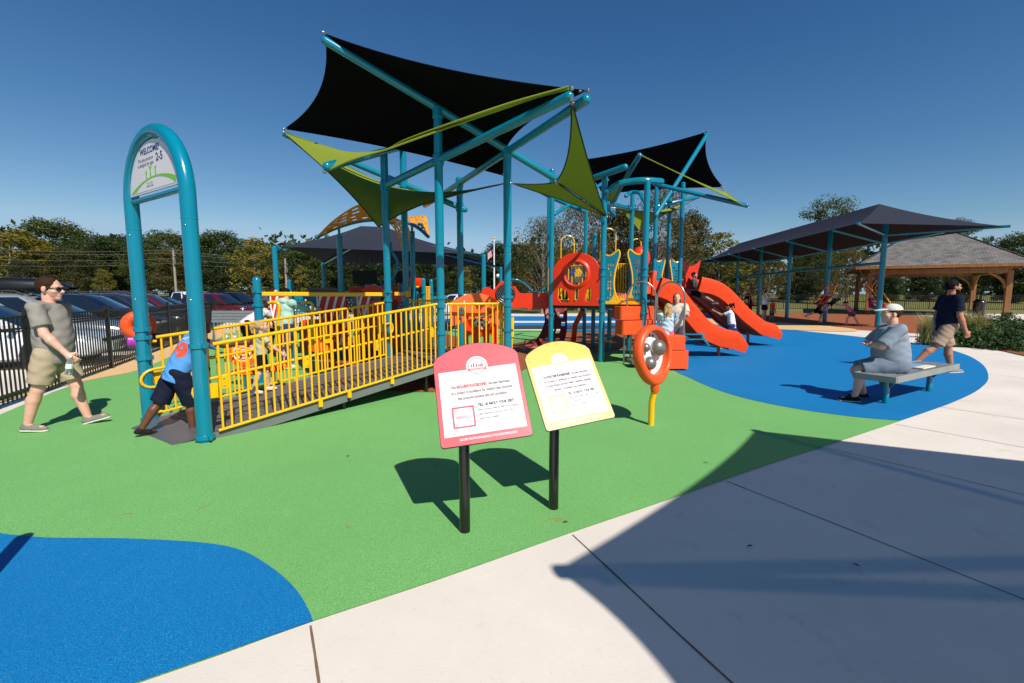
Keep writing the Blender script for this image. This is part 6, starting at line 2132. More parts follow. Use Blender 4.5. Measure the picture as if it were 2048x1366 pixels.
    for sx, wx in ((-1, -L * .29), (1, L * .305)):
        for sg in (-1, 1):
            c = Vector((wx, sg * (w - .11), .335))
            MB().lathe([(.345, -.02), (.37, .0), (.37, .10), (.34, .13)], c + Vector((0, -sg * .02, 0)), (0, sg, 0), 24).build('wheel_arch', M['trim'], root)
            wh = MB().lathe([(.16, -.11), (.29, -.11), (.33, -.08), (.335, 0), (.33, .08), (.29, .11), (.22, .10)], c + Vector((0, sg * .035, 0)), (0, sg, 0), 26).build('wheel', M['tyre'], root)
            m = MB().lathe([(.225, .09), (.21, .105), (.20, .06), (.05, .075), (.045, .1), (0, .1)], c + Vector((0, sg * .035, 0)), (0, sg, 0), 26)
            for k in range(5):
                a = 2 * PI * k / 5; d = Vector((math.cos(a), 0, math.sin(a)))
                m.beam(c + Vector((0, sg * .125, 0)) + d * .03, c + Vector((0, sg * .13, 0)) + d * .21, .05, .02, up=(0, 1, 0))
            m.build('rim', M['rim'], wh)
    for sg in (-1, 1):
        MB().ball((L * .452, sg * w * .66, hood * .72), (.13, .2, .075), 14, 8).build('headlight', M['lamp'], root)
        MB().box((-L / 2 + .05, sg * w * .74, belt * .82), (.1, .26, .3), None, .03).build('tail_light', M['tail'], root)
        MB().box((L * .215, sg * (w + .09), belt + .06), (.12, .2, .14), None, .04).build('mirror', M['trim'] if kind != 'sedan' else pm, root)
        for hx in (-L * .12, L * .08): MB().box((hx, sg * (w + .005), belt * .86), (.2, .03, .035), None, .01).build('door_handle', M['trim'], root)
    MB().box((L * .492, 0, .52), (.06, 1.0, .2), None, .03).build('grille', M['trim'], root)
    MB().box((L * .5 + .006, 0, .40), (.02, .32, .16)).build('number_plate', M['plate'], root)
    if kind == 'suv':
        for sg in (-1, 1):
            MB().tube([(hi[0] + .25, sg * wu * .86, zt - .02), (hi[0] + .35, sg * wu * .86, zt + .05), (hi[1] - .3, sg * wu * .86, zt + .05), (hi[1] - .15, sg * wu * .86, zt - .03)], .02, 8).build('roof_rail', M['rim'] if roof_box else M['trim'], root)
    root.location = (loc[0], loc[1], loc[2] if len(loc) > 2 else -.012)
    root.rotation_euler = (0, 0, head)
    return root
PW = {'silver': paint('silver_car_paint', (176, 180, 184), .5), 'white': paint('white_car_paint', (222, 224, 226), .0), 'navy': paint('dark_navy_car_paint', (22, 28, 44), .3), 'charcoal': paint('charcoal_car_paint', (48, 52, 58), .4), 'maroon': paint('maroon_car_paint', (104, 16, 24), .3), 'black': paint('black_car_paint', (14, 15, 18), .3), 'grey': paint('grey_car_paint', (112, 118, 122), .5)}
fd = Vector((-.41, .91)).normalized()          # along the fence
hd_ = math.atan2(.36, .93)
A0_ = Vector((-8.5, 9.8))
def slot_pos(k, back=2.75): 
    q = Vector((-8.35, 9.55)) + fd * (2.72 * k) - Vector((.93, .36)) * back
    return (q.x, q.y)
car('white sedan cut off by the left edge beside the man in grey', slot_pos(.45), hd_, PW['white'], 'sedan', H=1.46)
sv = car('silver estate car carrying a black roof box behind the man in grey', slot_pos(1.5, 3.0), hd_, PW['silver'], 'suv', H=1.62)
rb = thing('roof_box', 'long black roof box strapped on the silver estate car', 'roof box', (0, 0, 0))
m = MB()
prof = [(-1.15, .0, .62), (-1.1, .14, .8), (-.8, .26, .92), (0, .30, 1.0), (.6, .26, .96), (1.0, .16, .8), (1.2, .04, .5)]
g = []
for x, zt, ww in prof:
    g.append([Vector((x, y * .42 * ww, z)) for y, z in ((-1, 0), (-1.02, zt * .45), (-.8, zt * .9), (0, zt), (.8, zt * .9), (1.02, zt * .45), (1, 0), (0, -.03), (-1, 0))])
m.sheet(g); m.build('shell', M['black_plastic'], rb, sharp=60)
for x in (-.5, .5): MB().box((x, 0, -.06), (.05, 1.2, .05)).build('crossbar', M['trim'], rb)
lp_ = slot_pos(1.5, 3.0)
rb.location = (lp_[0] - .30, lp_[1] - .1, 1.72); rb.rotation_euler = (0, 0, hd_)
car('dark navy hatchback parked third behind the fence with its windscreen showing', slot_pos(2.55), hd_, PW['navy'], 'suv', H=1.6)
car('charcoal grey crossover parked between the navy car and the maroon one', slot_pos(3.6), hd_, PW['charcoal'], 'suv', H=1.62)
car('maroon crossover parked beyond the charcoal car behind the arch', slot_pos(4.65), hd_, PW['maroon'], 'suv', H=1.66)
car('black saloon parked beyond the maroon crossover near the fence corner', slot_pos(5.75), hd_, PW['black'], 'sedan', H=1.46)
# farther rows
def far_car(px, Y, label, col, kind, head, H=1.65):
    p = at(px, 600, Y)
    return car(label, (p.x, Y, -.012), head, PW[col], kind, H=H)
far_car(438, 29, 'dark red hatchback in the second row left of the bench', 'maroon', 'suv', R(-8))
far_car(405, 35, 'white van like car in the second row behind the arch leg', 'white', 'van', R(-12), 1.8)
far_car(474, 31, 'black pickup like car parked right of the dark red hatchback', 'black', 'suv', R(-12), 1.72)
far_car(538, 34, 'grey saloon parked behind the domed teal posts', 'grey', 'sedan', R(170), 1.46)
far_car(604, 33, 'white saloon parked behind the woman in the mint hoodie', 'white', 'sedan', R(5), 1.5)
far_car(905, 34, 'white estate car parked behind the orange board', 'white', 'suv', R(175), 1.6)
far_car(880, 41, 'silver car parked far behind the two domed posts', 'silver', 'sedan', R(175), 1.46)
far_car(950, 38, 'black car parked far away behind the wavy red bridge', 'black', 'suv', R(178), 1.6)
# ================================================================ trees
def foliage_mat(name, a, b, c, tr=.35):
    """leaves: colour differs from leaf to leaf and from tree to tree"""
    n = NT(name)
    geo = n.n('ShaderNodeNewGeometry')
    oi = n.n('ShaderNodeObjectInfo')
    v = n.coord('Object')
    big = n.noise(v, .45, 3, .6)
    m1 = n.n('ShaderNodeMath'); m1.operation = 'MULTIPLY_ADD'; m1.inputs[1].default_value = .32
    n.l(geo.outputs['Random Per Island'], m1.inputs[0]); n.l(big, m1.inputs[2])
    m2 = n.n('ShaderNodeMath'); m2.operation = 'MULTIPLY_ADD'; m2.inputs[1].default_value = .3
    n.l(oi.outputs['Random'], m2.inputs[0]); n.l(m1.outputs[0], m2.inputs[2])
    col = n.ramp(m2.outputs[0], [(.35, lin(*a)), (.7, lin(*b)), (1.0, lin(*c))])
    n.set(Base_Color=col, Roughness=.55)
    n.b.inputs['Specular IOR Level'].default_value = .3
    t = n.n('ShaderNodeBsdfTranslucent'); n.l(col, t.inputs['Color'])
    mx = n.n('ShaderNodeMixShader'); mx.inputs[0].default_value = tr
    n.l(n.b.outputs[0], mx.inputs[1]); n.l(t.outputs[0], mx.inputs[2]); n.l(mx.outputs[0], n.out.inputs['Surface'])
    return n.m
FM = {'green': foliage_mat('green_leaves', (40, 54, 26), (62, 78, 36), (88, 96, 44)),
      'olive': foliage_mat('olive_autumn_leaves', (40, 50, 24), (64, 70, 34), (98, 88, 42)),
      'yellow': foliage_mat('yellow_leaves', (88, 92, 32), (118, 112, 40), (146, 130, 50), .4),
      'dark': foliage_mat('dark_pine_needles', (30, 44, 26), (46, 62, 34), (66, 78, 42)),
      'rust': foliage_mat('rusty_leaves', (46, 52, 24), (78, 78, 38), (118, 98, 46))}
M['bark'] = flat_mat('grey_brown_bark', (86, 72, 60), .9, var=.3, scale=8, bump=.6, bscale=14)
M['palebark'] = flat_mat('pale_bark', (136, 122, 106), .9, var=.3, scale=8, bump=.5, bscale=14)

def tree_proto(name, seed, H, rad, base, nl, leaf, fol, bark, shape='round', trunk_r=.22, dens=46, lean=0.0, open_=.0):
    """tapered trunk, forking limbs, and small leaf faces clustered round the twig ends"""
    rnd = random.Random(seed); rs = np.random.RandomState(seed)
    root = thing(name, 'x', 'tree', (0, 0, 0))
    tm = MB()
    top = H * .82
    tp = [Vector((lean * t * t * H + .12 * math.sin(3 * t + seed), .1 * math.sin(4 * t + seed * 2), top * t)) for t in [i / 7 for i in range(8)]]
    tm.tube(tp, [trunk_r * (1 - .85 * i / 7) for i in range(8)], 9)
    ends = []
    for k in range(nl):
        u = rnd.random()
        z = base + (H - base) * (u ** .85)
        q = (z - base) / (H - base)
        if shape == 'round': rr = rad * math.sqrt(max(0.02, 1 - (2 * q - .85) ** 2 / 1.45))
        elif shape == 'cone': rr = rad * (1.05 - q) ** .8
        else: rr = rad * (.55 + .6 * math.sin(PI * min(1, q * .9 + .1)))
        a = rnd.random() * 2 * PI
        r = rr * math.sqrt(rnd.uniform(.10, 1)) * rnd.uniform(.75, 1.05)
        e = Vector((math.cos(a) * r + lean * H * q * q, math.sin(a) * r, z + rnd.uniform(-.4, .4)))
        ends.append(e)
        if k % 4 == 0 and r > rad * .35:
            tz = max(base * .7, z - r * .7); t = min(1, tz / top)
            s0 = tp[int(t * 7)]
            mid = s0.lerp(e, .5) + Vector((rnd.uniform(-.3, .3), rnd.uniform(-.3, .3), .25 * r))
            br = trunk_r * .38 * (1 - .6 * q)
            tm.tube([s0, mid, e], [br, br * .6, br * .15], 5)
    tm.build('trunk', bark, root, loc=(0, 0, 0))
    allq = []
    for e in ends:
        cr = rad * rnd.uniform(.14, .30)
        nlf = int(dens * 1.9 * rnd.uniform(.5, 1.3))
        d = rs.normal(size=(nlf, 3)); d /= np.linalg.norm(d, axis=1)[:, None]
        p = np.array(e) + d * (rs.uniform(.25, 1, (nlf, 1)) ** .5) * cr * np.array([1.15, 1.15, .75])
        nrm = d * .7 + rs.normal(size=(nlf, 3)) * .55 + np.array([0, 0, .35]); nrm /= np.linalg.norm(nrm, axis=1)[:, None]
        tv = np.cross(nrm, rs.normal(size=(nlf, 3))); tv /= np.linalg.norm(tv, axis=1)[:, None] + 1e-9
        bv = np.cross(nrm, tv)
        s_ = leaf * .72 * rs.uniform(.6, 1.35, (nlf, 1))
        allq.append(np.stack([p - tv * s_, p - bv * s_ * .55, p + tv * s_, p + bv * s_ * .55], 1))
    Q = np.concatenate(allq).reshape(-1, 3)
    n4 = len(Q) // 4
    me = bpy.data.meshes.new('crown')
    me.vertices.add(len(Q)); me.vertices.foreach_set('co', Q.ravel())
    me.loops.add(len(Q)); me.loops.foreach_set('vertex_index', np.arange(len(Q)))
    me.polygons.add(n4); me.polygons.foreach_set('loop_start', np.arange(0, len(Q), 4))
    me.update(); me.validate()
    me.materials.append(fol)
    o = bpy.data.objects.new('crown', me); COL.objects.link(o); link_child(o, root)
    return root
TP = {
 'oak': tree_proto('oak_tree', 1, 11, 4.6, 2.2, 150, .20, FM['green'], M['bark'], dens=62),
 'oak2': tree_proto('oak_tree', 2, 12, 4.2, 2.6, 150, .20, FM['green'], M['bark'], dens=60, shape='wide'),
 'olive': tree_proto('autumn_tree', 3, 11, 4.4, 2.0, 150, .19, FM['olive'], M['palebark'], dens=56),
 'pine': tree_proto('pine_tree', 4, 13, 3.2, 2.5, 130, .19, FM['dark'], M['bark'], shape='cone', dens=62),
 'yellow': tree_proto('yellow_tree', 5, 8, 2.6, 1.6, 80, .16, FM['yellow'], M['palebark'], dens=40, trunk_r=.12),
 'dark': tree_proto('evergreen_tree', 6, 10, 4.4, .8, 170, .21, FM['dark'], M['bark'], dens=64),
 'tall': tree_proto('tall_oak_tree', 7, 14, 5.2, 4.5, 120, .20, FM['green'], M['bark'], dens=50, shape='wide', lean=.02),
 'thin': tree_proto('sapling_tree', 8, 6, 1.3, 1.2, 40, .12, FM['yellow'], M['palebark'], dens=24, trunk_r=.06),
 'open': tree_proto('open_oak_tree', 9, 11, 5.0, 2.0, 170, .15, FM['rust'], M['palebark'], dens=40),
}
used_t = set()
def plant(kind, px, ytop, Y, label, wk=1.0, rot=None, group='trees along the edge of the park'):
    p = TP[kind]
    r = p if kind not in used_t else copy_tree(p)
    used_t.add(kind)
    g0 = gz(0, Y) if Y > 38 else 0
    t = at(px, ytop, Y)
    H0 = {'oak': 11, 'oak2': 12, 'olive': 11, 'pine': 13, 'yellow': 8, 'dark': 10, 'tall': 14, 'thin': 6, 'open': 11}[kind]
    k = max(.25, (t.z - g0) / (H0 * 1.02))
    r.location = (t.x, Y, g0 - .02)
    r.scale = (k * wk, k * wk, k)
    r.rotation_euler = (0, 0, rot if rot is not None else (px * 1.7 + Y) % 6.28)
    tag(r, label, 'tree', group)
    return r
# left wood behind the car park
plant('yellow', 8, 462, 62, 'yellow tree at the left edge of the wood above the roof box', 1.9)
plant('oak', 100, 443, 70, 'large round dark green oak rising highest over the car park', 1.25)
plant('oak2', 190, 472, 68, 'green oak just right of the highest one over the car park', 1.2)
plant('olive', 140, 500, 58, 'brownish olive tree in front of the tall oaks over the man in grey', 1.3)
plant('olive', 45, 520, 56, 'yellowish low tree behind the black roof box', 1.0)
plant('yellow', 205, 540, 52, 'small yellow green tree standing on the verge left of the arch', .9)
plant('dark', 236, 474, 72, 'dark evergreen right behind the left leg of the arch', 1.2)
plant('oak', 330, 466, 74, 'oak tree seen through the opening of the arch', 1.2)
plant('oak2', 290, 478, 66, 'green tree rising behind the inside of the left arch leg', 1.1)
plant('olive', 345, 500, 60, 'olive brown tree framed by the arch opening behind the pole', 1.2)
plant('pine', 395, 480, 76, 'pine standing behind the right leg of the arch', 1.3)
plant('oak', 440, 466, 72, 'broad green oak between the arch and the slate canopy', 1.2)
plant('dark', 425, 510, 62, 'dark bushy evergreen right of the arch leg', 1.1)
plant('yellow', 505, 480, 45, 'loose yellow leaved tree left of the slate canopy post', 1.1)
plant('oak2', 515, 484, 74, 'green oak half hidden by the loose yellow tree', 1.2)
plant('dark', 560, 500, 70, 'dark evergreen beyond the left post of the slate canopy', 1.3)
plant('thin', 602, 532, 44, 'slender yellow sapling under the slate canopy edge', 1.2)
for i, (px, yt, kd) in enumerate(((610, 498, 'oak'), (655, 505, 'dark'), (700, 500, 'olive'), (752, 505, 'dark'), (800, 510, 'oak2'), (842, 516, 'dark'))):
    plant(kd, px, yt, 66 + (i % 3) * 4, ['green oak seen under the left half of the slate canopy', 'dark evergreen seen under the slate canopy beside the inner post', 'olive brown tree beneath the peak of the slate canopy', 'dark evergreen behind the hanging black boards', 'oak behind the tall posts of the near structure', 'dark evergreen left of the tallest near post'][i], 1.35)
plant('pine', 905, 500, 60, 'dark pine between the tallest post and the flagpole', 1.2)
plant('dark', 895, 520, 52, 'bushy evergreen right of the tallest near post', 1.0)
plant('yellow', 930, 535, 55, 'small green and yellow tree left of the flagpole', .9)
plant('oak', 950, 528, 62, 'distant round oak left of the flag', 1.0)
plant('dark', 1010, 488, 48, 'dense dark tree right behind the flagpole', 1.15)
plant('oak2', 1050, 490, 52, 'green oak behind the post with the orange board', 1.0)
plant('open', 1085, 440, 36, 'airy autumn tree with open branches beside the double posts', .85)
plant('open', 1160, 405, 40, 'tall airy rust tinged tree behind the red gear panel', .8)
plant('olive', 1240, 420, 43, 'olive tree behind the leaf shaped panels', .9)
plant('open', 1320, 378, 38, 'tallest airy autumn tree above the slide tower', .72)
plant('olive', 1380, 430, 42, 'olive tree right of the slide tower posts', .75)
plant('dark', 1280, 480, 50, 'dark evergreen low behind the slide tower', 1.3)
plant('dark', 1120, 500, 50, 'dark evergreen low behind the double posts', 1.2)
plant('dark', 1370, 500, 52, 'dark evergreen low behind the second slide', 1.2)
plant('yellow', 1440, 468, 46, 'yellow green tree at the left tip of the swing canopy', 1.35)
plant('dark', 1455, 520, 54, 'dark evergreen behind the far swing posts', 1.2)
plant('olive', 1480, 500, 56, 'olive tree behind the far end of the swing canopy', 1.1)
plant('tall', 1665, 400, 60, 'tall oak whose crown rises above the swing canopy', .8)
plant('open', 1540, 505, 54, 'airy tree behind the middle of the swing frame', 1.1)
plant('dark', 1600, 535, 58, 'dark evergreen low behind the middle of the swing frame', 1.4)
plant('open', 1700, 500, 52, 'airy tree showing between the swing canopy and the pavilion', 1.0)
plant('oak', 1640, 500, 66, 'oak deep in the wood behind the swings', 1.1)
plant('dark', 1780, 545, 58, 'dark evergreen under the swing canopy near the pavilion', 1.3)
plant('tall', 1918, 440, 60, 'tall oak crown showing just above the pavilion roof', .62)
plant('oak2', 1975, 480, 62, 'green oak right of the pavilion roof peak', .9)
plant('oak', 2042, 470, 56, 'oak cut off by the right edge above the pavilion eave', .95)
plant('dark', 1850, 545, 60, 'dark evergreen seen under the pavilion roof', 1.3)
plant('dark', 1935, 545, 58, 'dark evergreen behind the bearded man and the pavilion post', 1.3)
plant('dark', 2030, 540, 56, 'dark evergreen at the right edge behind the fence', 1.3)
for kd in TP:
    if kd not in used_t: bpy.data.objects.remove(TP[kd])
# far-off wood closing the horizon
fw = MB()
rs = np.random.RandomState(11)
Q = []
for k in range(6500):
    x = rs.uniform(-190, 190); y = rs.uniform(96, 120) - abs(x) * .1; z = gz(0, y) + abs(rs.uniform(0, 1)) ** .95 * (9.5 + 2 * math.sin(x * .11) + 1.4 * math.sin(x * .37))
    for q in range(5):
        p = np.array([x, y, z]) + rs.normal(size=3) * np.array([1.3, .9, .8])
        a = rs.normal(size=3); a /= np.linalg.norm(a); b = np.cross(a, rs.normal(size=3)); b /= np.linalg.norm(b); s_ = rs.uniform(.4, .9)
        Q += [p - a * s_, p - b * s_ * .6, p + a * s_, p + b * s_ * .6]
me = bpy.data.meshes.new('far_wood'); Q = np.array(Q)
me.vertices.add(len(Q)); me.vertices.foreach_set('co', Q.ravel()); me.loops.add(len(Q)); me.loops.foreach_set('vertex_index', np.arange(len(Q)))
me.polygons.add(len(Q) // 4); me.polygons.foreach_set('loop_start', np.arange(0, len(Q), 4)); me.update(); me.validate(); me.materials.append(FM['green'])
o = bpy.data.objects.new('far_wood', me); COL.objects.link(o); o['kind'] = 'stuff'; tag(o, 'far wood closing the horizon behind the nearer trees', 'wood')

# poles, wires, flag
M['wood_pole'] = flat_mat('weathered_pole', (150, 140, 126), .9, var=.2)
for i, (px, yt, Y, lab) in enumerate(((346, 500, 46, 'wooden utility pole framed by the arch'), (570, 517, 47, 'wooden utility pole right of the slate canopy post'))):
    t = at(px, yt, Y); u = thing('utility_pole', lab, 'pole', (t.x, Y, 0), 'utility poles along the road')
    MB().cyl((t.x, Y, -.1), t, .13, .09, 10).build('pole', M['wood_pole'], u)
    for dz in (.6, 1.1, 1.5): MB().cyl(t + Vector((.0, -.1, -dz)), t + Vector((.28, -.1, -dz + .05)), .03, n=8).build('insulator', M['wood_pole'], u)
    MB().cyl(t + Vector((.2, -.15, -1.4)), t + Vector((.2, -.15, -.9)), .1, n=12).build('transformer', M['silver'], u)
M['wire'] = flat_mat('dull_wire', (120, 116, 104), .6)
for i, (ya, yb, yc) in enumerate(((494, 504, 512), (488, 498, 508), (509, 515, 519), (524, 524, 526))):
    a, b, c_ = at(-260, ya - 6, 45), at(346, yb + 2, 46), at(570, yc + 8, 47)
    pts = [a.lerp(b, t) - UZ * .5 * 4 * t * (1 - t) for t in [k / 10 for k in range(10)]] + [b.lerp(c_, t) - UZ * .2 * 4 * t * (1 - t) for t in [k / 6 for k in range(7)]]
    o = MB().tube(pts, .011, 4).build('overhead_wire', M['wire'])
    tag(o, ['upper bright overhead wire crossing in front of the left wood', 'topmost overhead wire crossing in front of the left wood', 'third overhead wire down in front of the left wood', 'lowest overhead wire in front of the left wood'][i], 'wire', 'overhead wires')
fp = thing('flagpole', 'white flagpole with a drooping striped flag far behind the wavy red bridge', 'flagpole', (at(988, 590, 42).x, 42, 0))
t = at(988, 478, 42); MB().cyl((t.x, 42, 0), t, .09, .05, 12).build('pole', M['white'], fp); m = MB(); m.ball(t + UZ * .08, .1, 10, 8); m.build('finial', M['mustard'], fp)
M['flag_red'] = fabric('flag_red', (178, 28, 44)); M['flag_white'] = fabric('flag_white', (232, 230, 230)); M['flag_blue'] = fabric('flag_blue', (30, 40, 92))
ft = at(987, 489, 42); fb = at(985, 528, 42)
fh = ft.z - fb.z
def flagpt(u, v):   # u along the fly, v down the hoist; hangs in folds
    return Vector((t.x - .08 - .55 * u - .08 * math.sin(9 * u + 2 * v), 42 + .22 * math.sin(7 * u), ft.z - fh * (.42 * v + .58 * u)))
for k in range(13):
    g = [[flagpt(i / 14, (k + j) / 13) for j in (0, 1)] for i in range(15)]
    u0 = 6 if k < 7 else 0
    MB().sheet(g[u0:], .01).build('flag_stripe', M['flag_red'] if k % 2 == 0 else M['flag_white'], fp)
MB().sheet([[flagpt(i / 14, j * 7 / 13 / 4) for j in range(5)] for i in range(7)], .012).build('flag_canton', M['flag_blue'], fp)
lp = thing('park_lamp', 'small park lamp post right of the flagpole', 'lamp post', (at(996, 590, 44).x, 44, 0))
t = at(996, 556, 44); MB().cyl((t.x, 44, 0), t, .06, .05, 10).build('post', M['black_metal'], lp); m = MB(); m.ball(t + UZ * .2, .2, 12, 8); m.build('lamp_globe', M['paper'], lp)
# ================================================================ right-hand side
# --- swing bay under a long slate canopy
SW = thing('swing_canopy', 'long slate grey hip canopy over a row of teal posts with a swing beam', 'shade canopy', (17.8, 29, 0))
px_ = [(17.3, 21.5), (17.7, 25.75), (18.1, 30.0), (18.5, 34.25), (18.9, 38.5)]
cz = 4.35
cl_ = [(14.3, 19.2, 4.48), (19.85, 18.65, 4.28), (22.4, 39.6, 4.35), (16.2, 39.85, 4.32)]
hip_canopy(SW, [cl_[0], cl_[3], cl_[2], cl_[1]], [(17.0, 21.6, 5.72), (18.75, 38.0, 5.75)], M['cloth_slate'], .06, n=18)
for x, y in px_:
    MB().cyl((x, y, 0), (x, y, 5.1), .115, n=18).build('post', M['teal'], SW)
    for sx in (-1, 1):
        MB().cyl((x, y, 3.9), (x + sx * 2.6, y - .2, 4.5 if sx < 0 else 4.42), .055, n=10).build('bracket_arm', M['teal'], SW)
for q in cl_:
    c_ = Vector(q); e = px_[0] if q[1] < 25 else px_[-1]
    MB().cyl((e[0], e[1], 4.3), c_ + (c_ - Vector((e[0], e[1], 4.3))) * .03, .06, n=10).build('corner_arm', M['teal'], SW)
BZ_ = 3.02
MB().cyl((17.3, 21.5, BZ_), (18.9, 38.5, BZ_), .075, n=14).build('swing_beam', M['teal'], SW)

def seat_swing(y, ang, label, col='orange', tw=0.0):
    """moulded bucket swing with a yoke harness on two chains"""
    x = 17.3 + (y - 21.5) * .094
    s = thing('bucket_swing', label, 'swing', (x, y, BZ_), 'orange bucket swings under the long canopy')
    ca, sa = math.cos(ang), math.sin(ang)
    f = lambda a, b, c: Vector((x, y, BZ_)) + Vector((a * ca - c * -1 * 0 + 0, b, 0)) + Vector((-c * sa, 0, -c * ca)) + Vector((0, 0, a * sa)) - Vector((0, 0, 0))
    for sy in (-.34, .34):
        MB().tube([f(0, sy, 0), f(0, sy, 1.1)], .012, 6).build('chain', M['silver'], s)
        MB().tube([f(0, sy, 1.1), f(-.28, sy * .8, 1.5), f(-.3, sy * .7, 2.2)], .028, 8).build('harness_bar', M['orange'], s)
        MB().tube([f(0, sy, 1.1), f(.26, sy * .8, 1.6), f(.5, sy * .7, 2.05)], .024, 8).build('harness_bar', M['yellow'], s)
    m = MB(); g = []
    for i in range(9):
        a = -.9 + 1.9 * i / 8
        g.append([f(.42 * math.sin(a) - .0 + .1, .32 * (k / 6 - .5) * 2 * .9, 2.35 - .35 * (1 - math.cos(a)) * 1.0 - .06 * abs(k / 6 - .5) * 2) for k in range(7)])
    m.sheet(g, .05); m.build('bucket', M['red'], s, sharp=60)
    MB().tube(spline([f(.5, -.25, 2.05), f(.62, -.2, 2.0), f(.66, 0, 1.98), f(.62, .2, 2.0), f(.5, .25, 2.05)], 4), .035, 8).build('lap_bar', M['yellow'], s)
    return f
f1 = seat_swing(24.2, R(34), 'orange bucket swing flying up with a lying child beside a post')
f2 = seat_swing(22.9, R(-30), 'orange bucket swing with a blonde child nearest the first post')
seat_swing(34.6, R(4), 'orange bucket swing hanging in shadow in the middle of the row')
seat_swing(36.8, R(-6), 'orange bucket swing hanging in shadow at the far end of the row')

# --- timber pavilion
PV = thing('pavilion', 'timber pavilion with a grey shingled hip roof at the right edge', 'pavilion', (32, 36, 0))
def shingle_mat():
    n = NT('grey_shingles')
    v = n.coord('Object')
    br = n.n('ShaderNodeTexBrick')
    br.offset = .5; br.inputs['Scale'].default_value = 1.0
    br.inputs['Brick Width'].default_value = .34; br.inputs['Row Height'].default_value = .16; br.inputs['Mortar Size'].default_value = .012; br.inputs['Bias'].default_value = 0
    br.inputs['Color1'].default_value = lin(120, 116, 112); br.inputs['Color2'].default_value = lin(88, 88, 88); br.inputs['Mortar'].default_value = lin(48, 48, 50)
    uv = n.n('ShaderNodeUVMap')
    n.l(uv.outputs[0], br.inputs['Vector'])
    c = n.mix(br.outputs['Color'], lin(134, 122, 108), n.ramp(n.noise(v, 1.6, 4), [(.45, (0, 0, 0)), (.75, (.6, .6, .6))]))
    n.set(Base_Color=c, Roughness=.9); n.bump(br.outputs['Fac'], -.4, .02)
    return n.m
M['shingle'] = shingle_mat()
def timber_mat():
    n = NT('honey_timber')
    v = n.coord('Object', (1, 1, .12))
    c = n.ramp(n.noise(v, 9, 5, .7), [(.3, lin(112, 74, 36)), (.7, lin(156, 106, 54))])
    n.set(Base_Color=c, Roughness=.6)
    return n.m
M['timber'] = timber_mat()
FRp = Vector((33.6, 31, 0)); axv = Vector((.52, .854, 0)).normalized(); pv = Vector((-.854, .52, 0)).normalized()
Lx, Wx = 7.0, 7.5
corn = [FRp, FRp + pv * Wx, FRp + pv * Wx + axv * Lx, FRp + axv * Lx]
zE, zA = 3.62, 7.05
cenp = sum(corn, Vector()) / 4
eav = [c_ + (c_ - cenp).normalized() * 1.35 + UZ * zE for c_ in corn]
apx = cenp + UZ * zA
for i in range(4):
    a, b = eav[i], eav[(i + 1) % 4]
    m = MB().add([a, b, apx, a - UZ * .16, b - UZ * .16, apx - UZ * .16], [(1, 0, 2), (3, 4, 5), (0, 1, 4, 3)])
    o_ = m.build('roof', M['shingle'], PV)
    me = o_.data; uvl = me.uv_layers.new(name='UVMap')
    d = (b - a).normalized(); nn = (apx - (a + b) / 2).normalized()
    for lp2 in me.loops:
        q = me.vertices[lp2.vertex_index].co + PV.location - a
        uvl.data[lp2.index].uv = (q.dot(d), q.dot(nn))
    MB().beam(a - UZ * .1, b - UZ * .1, .06, .22).build('fascia', M['timber'], PV)
    MB().cyl(a + UZ * .02, apx + UZ * .02, .06, n=6).build('hip_ridge', M['shingle'], PV)
    m = MB()
    p, q = corn[i], corn[(i + 1) % 4]
    MB().beam(p + UZ * 3.2, q + UZ * 3.2, .25, .34, .01).build('beam', M['timber'], PV)
    pc = MB().box(p + UZ * 1.62, (.30, .30, 3.1), math.atan2(axv.y, axv.x), .015).build('post', M['timber'], PV)
    MB().box(p + UZ * .16, (.36, .36, .34), math.atan2(axv.y, axv.x), .01).build('post_shoe', M['black_metal'], PV)
    for tgt in (corn[(i + 1) % 4], corn[i - 1]):
        d = (tgt - p).normalized()
        MB().tube(spline([p + d * .12 + UZ * 2.0, p + d * .35 + UZ * 2.55, p + d * 1.0 + UZ * 3.08], 4), .1, 4).build('brace', M['timber'], PV)
    for k in range(6):
        w = p.lerp(q, (k + .5) / 6); MB().beam(w + (w - cenp).normalized() * .8 + UZ * 3.45, w + (cenp - w) * .3 + UZ * 4.6, .09, .2).build('rafter_tail', M['timber'], PV)
tr = at(1958, 615, 33)
tb = thing('litter_bin', 'black litter bin standing under the pavilion beside its rear post', 'bin', (tr.x, tr.y, 0))
MB().lathe([(.30, 0), (.34, .1), (.34, 1.05), (.30, 1.1), (.2, 1.2), (0, 1.22)], (tr.x, tr.y, 0), n=18).build('bin_body', M['black_metal'], tb)
MB().lathe([(.36, .98), (.38, 1.02), (.36, 1.06)], (tr.x, tr.y, 0), n=18).build('rim', M['black_metal'], tb)

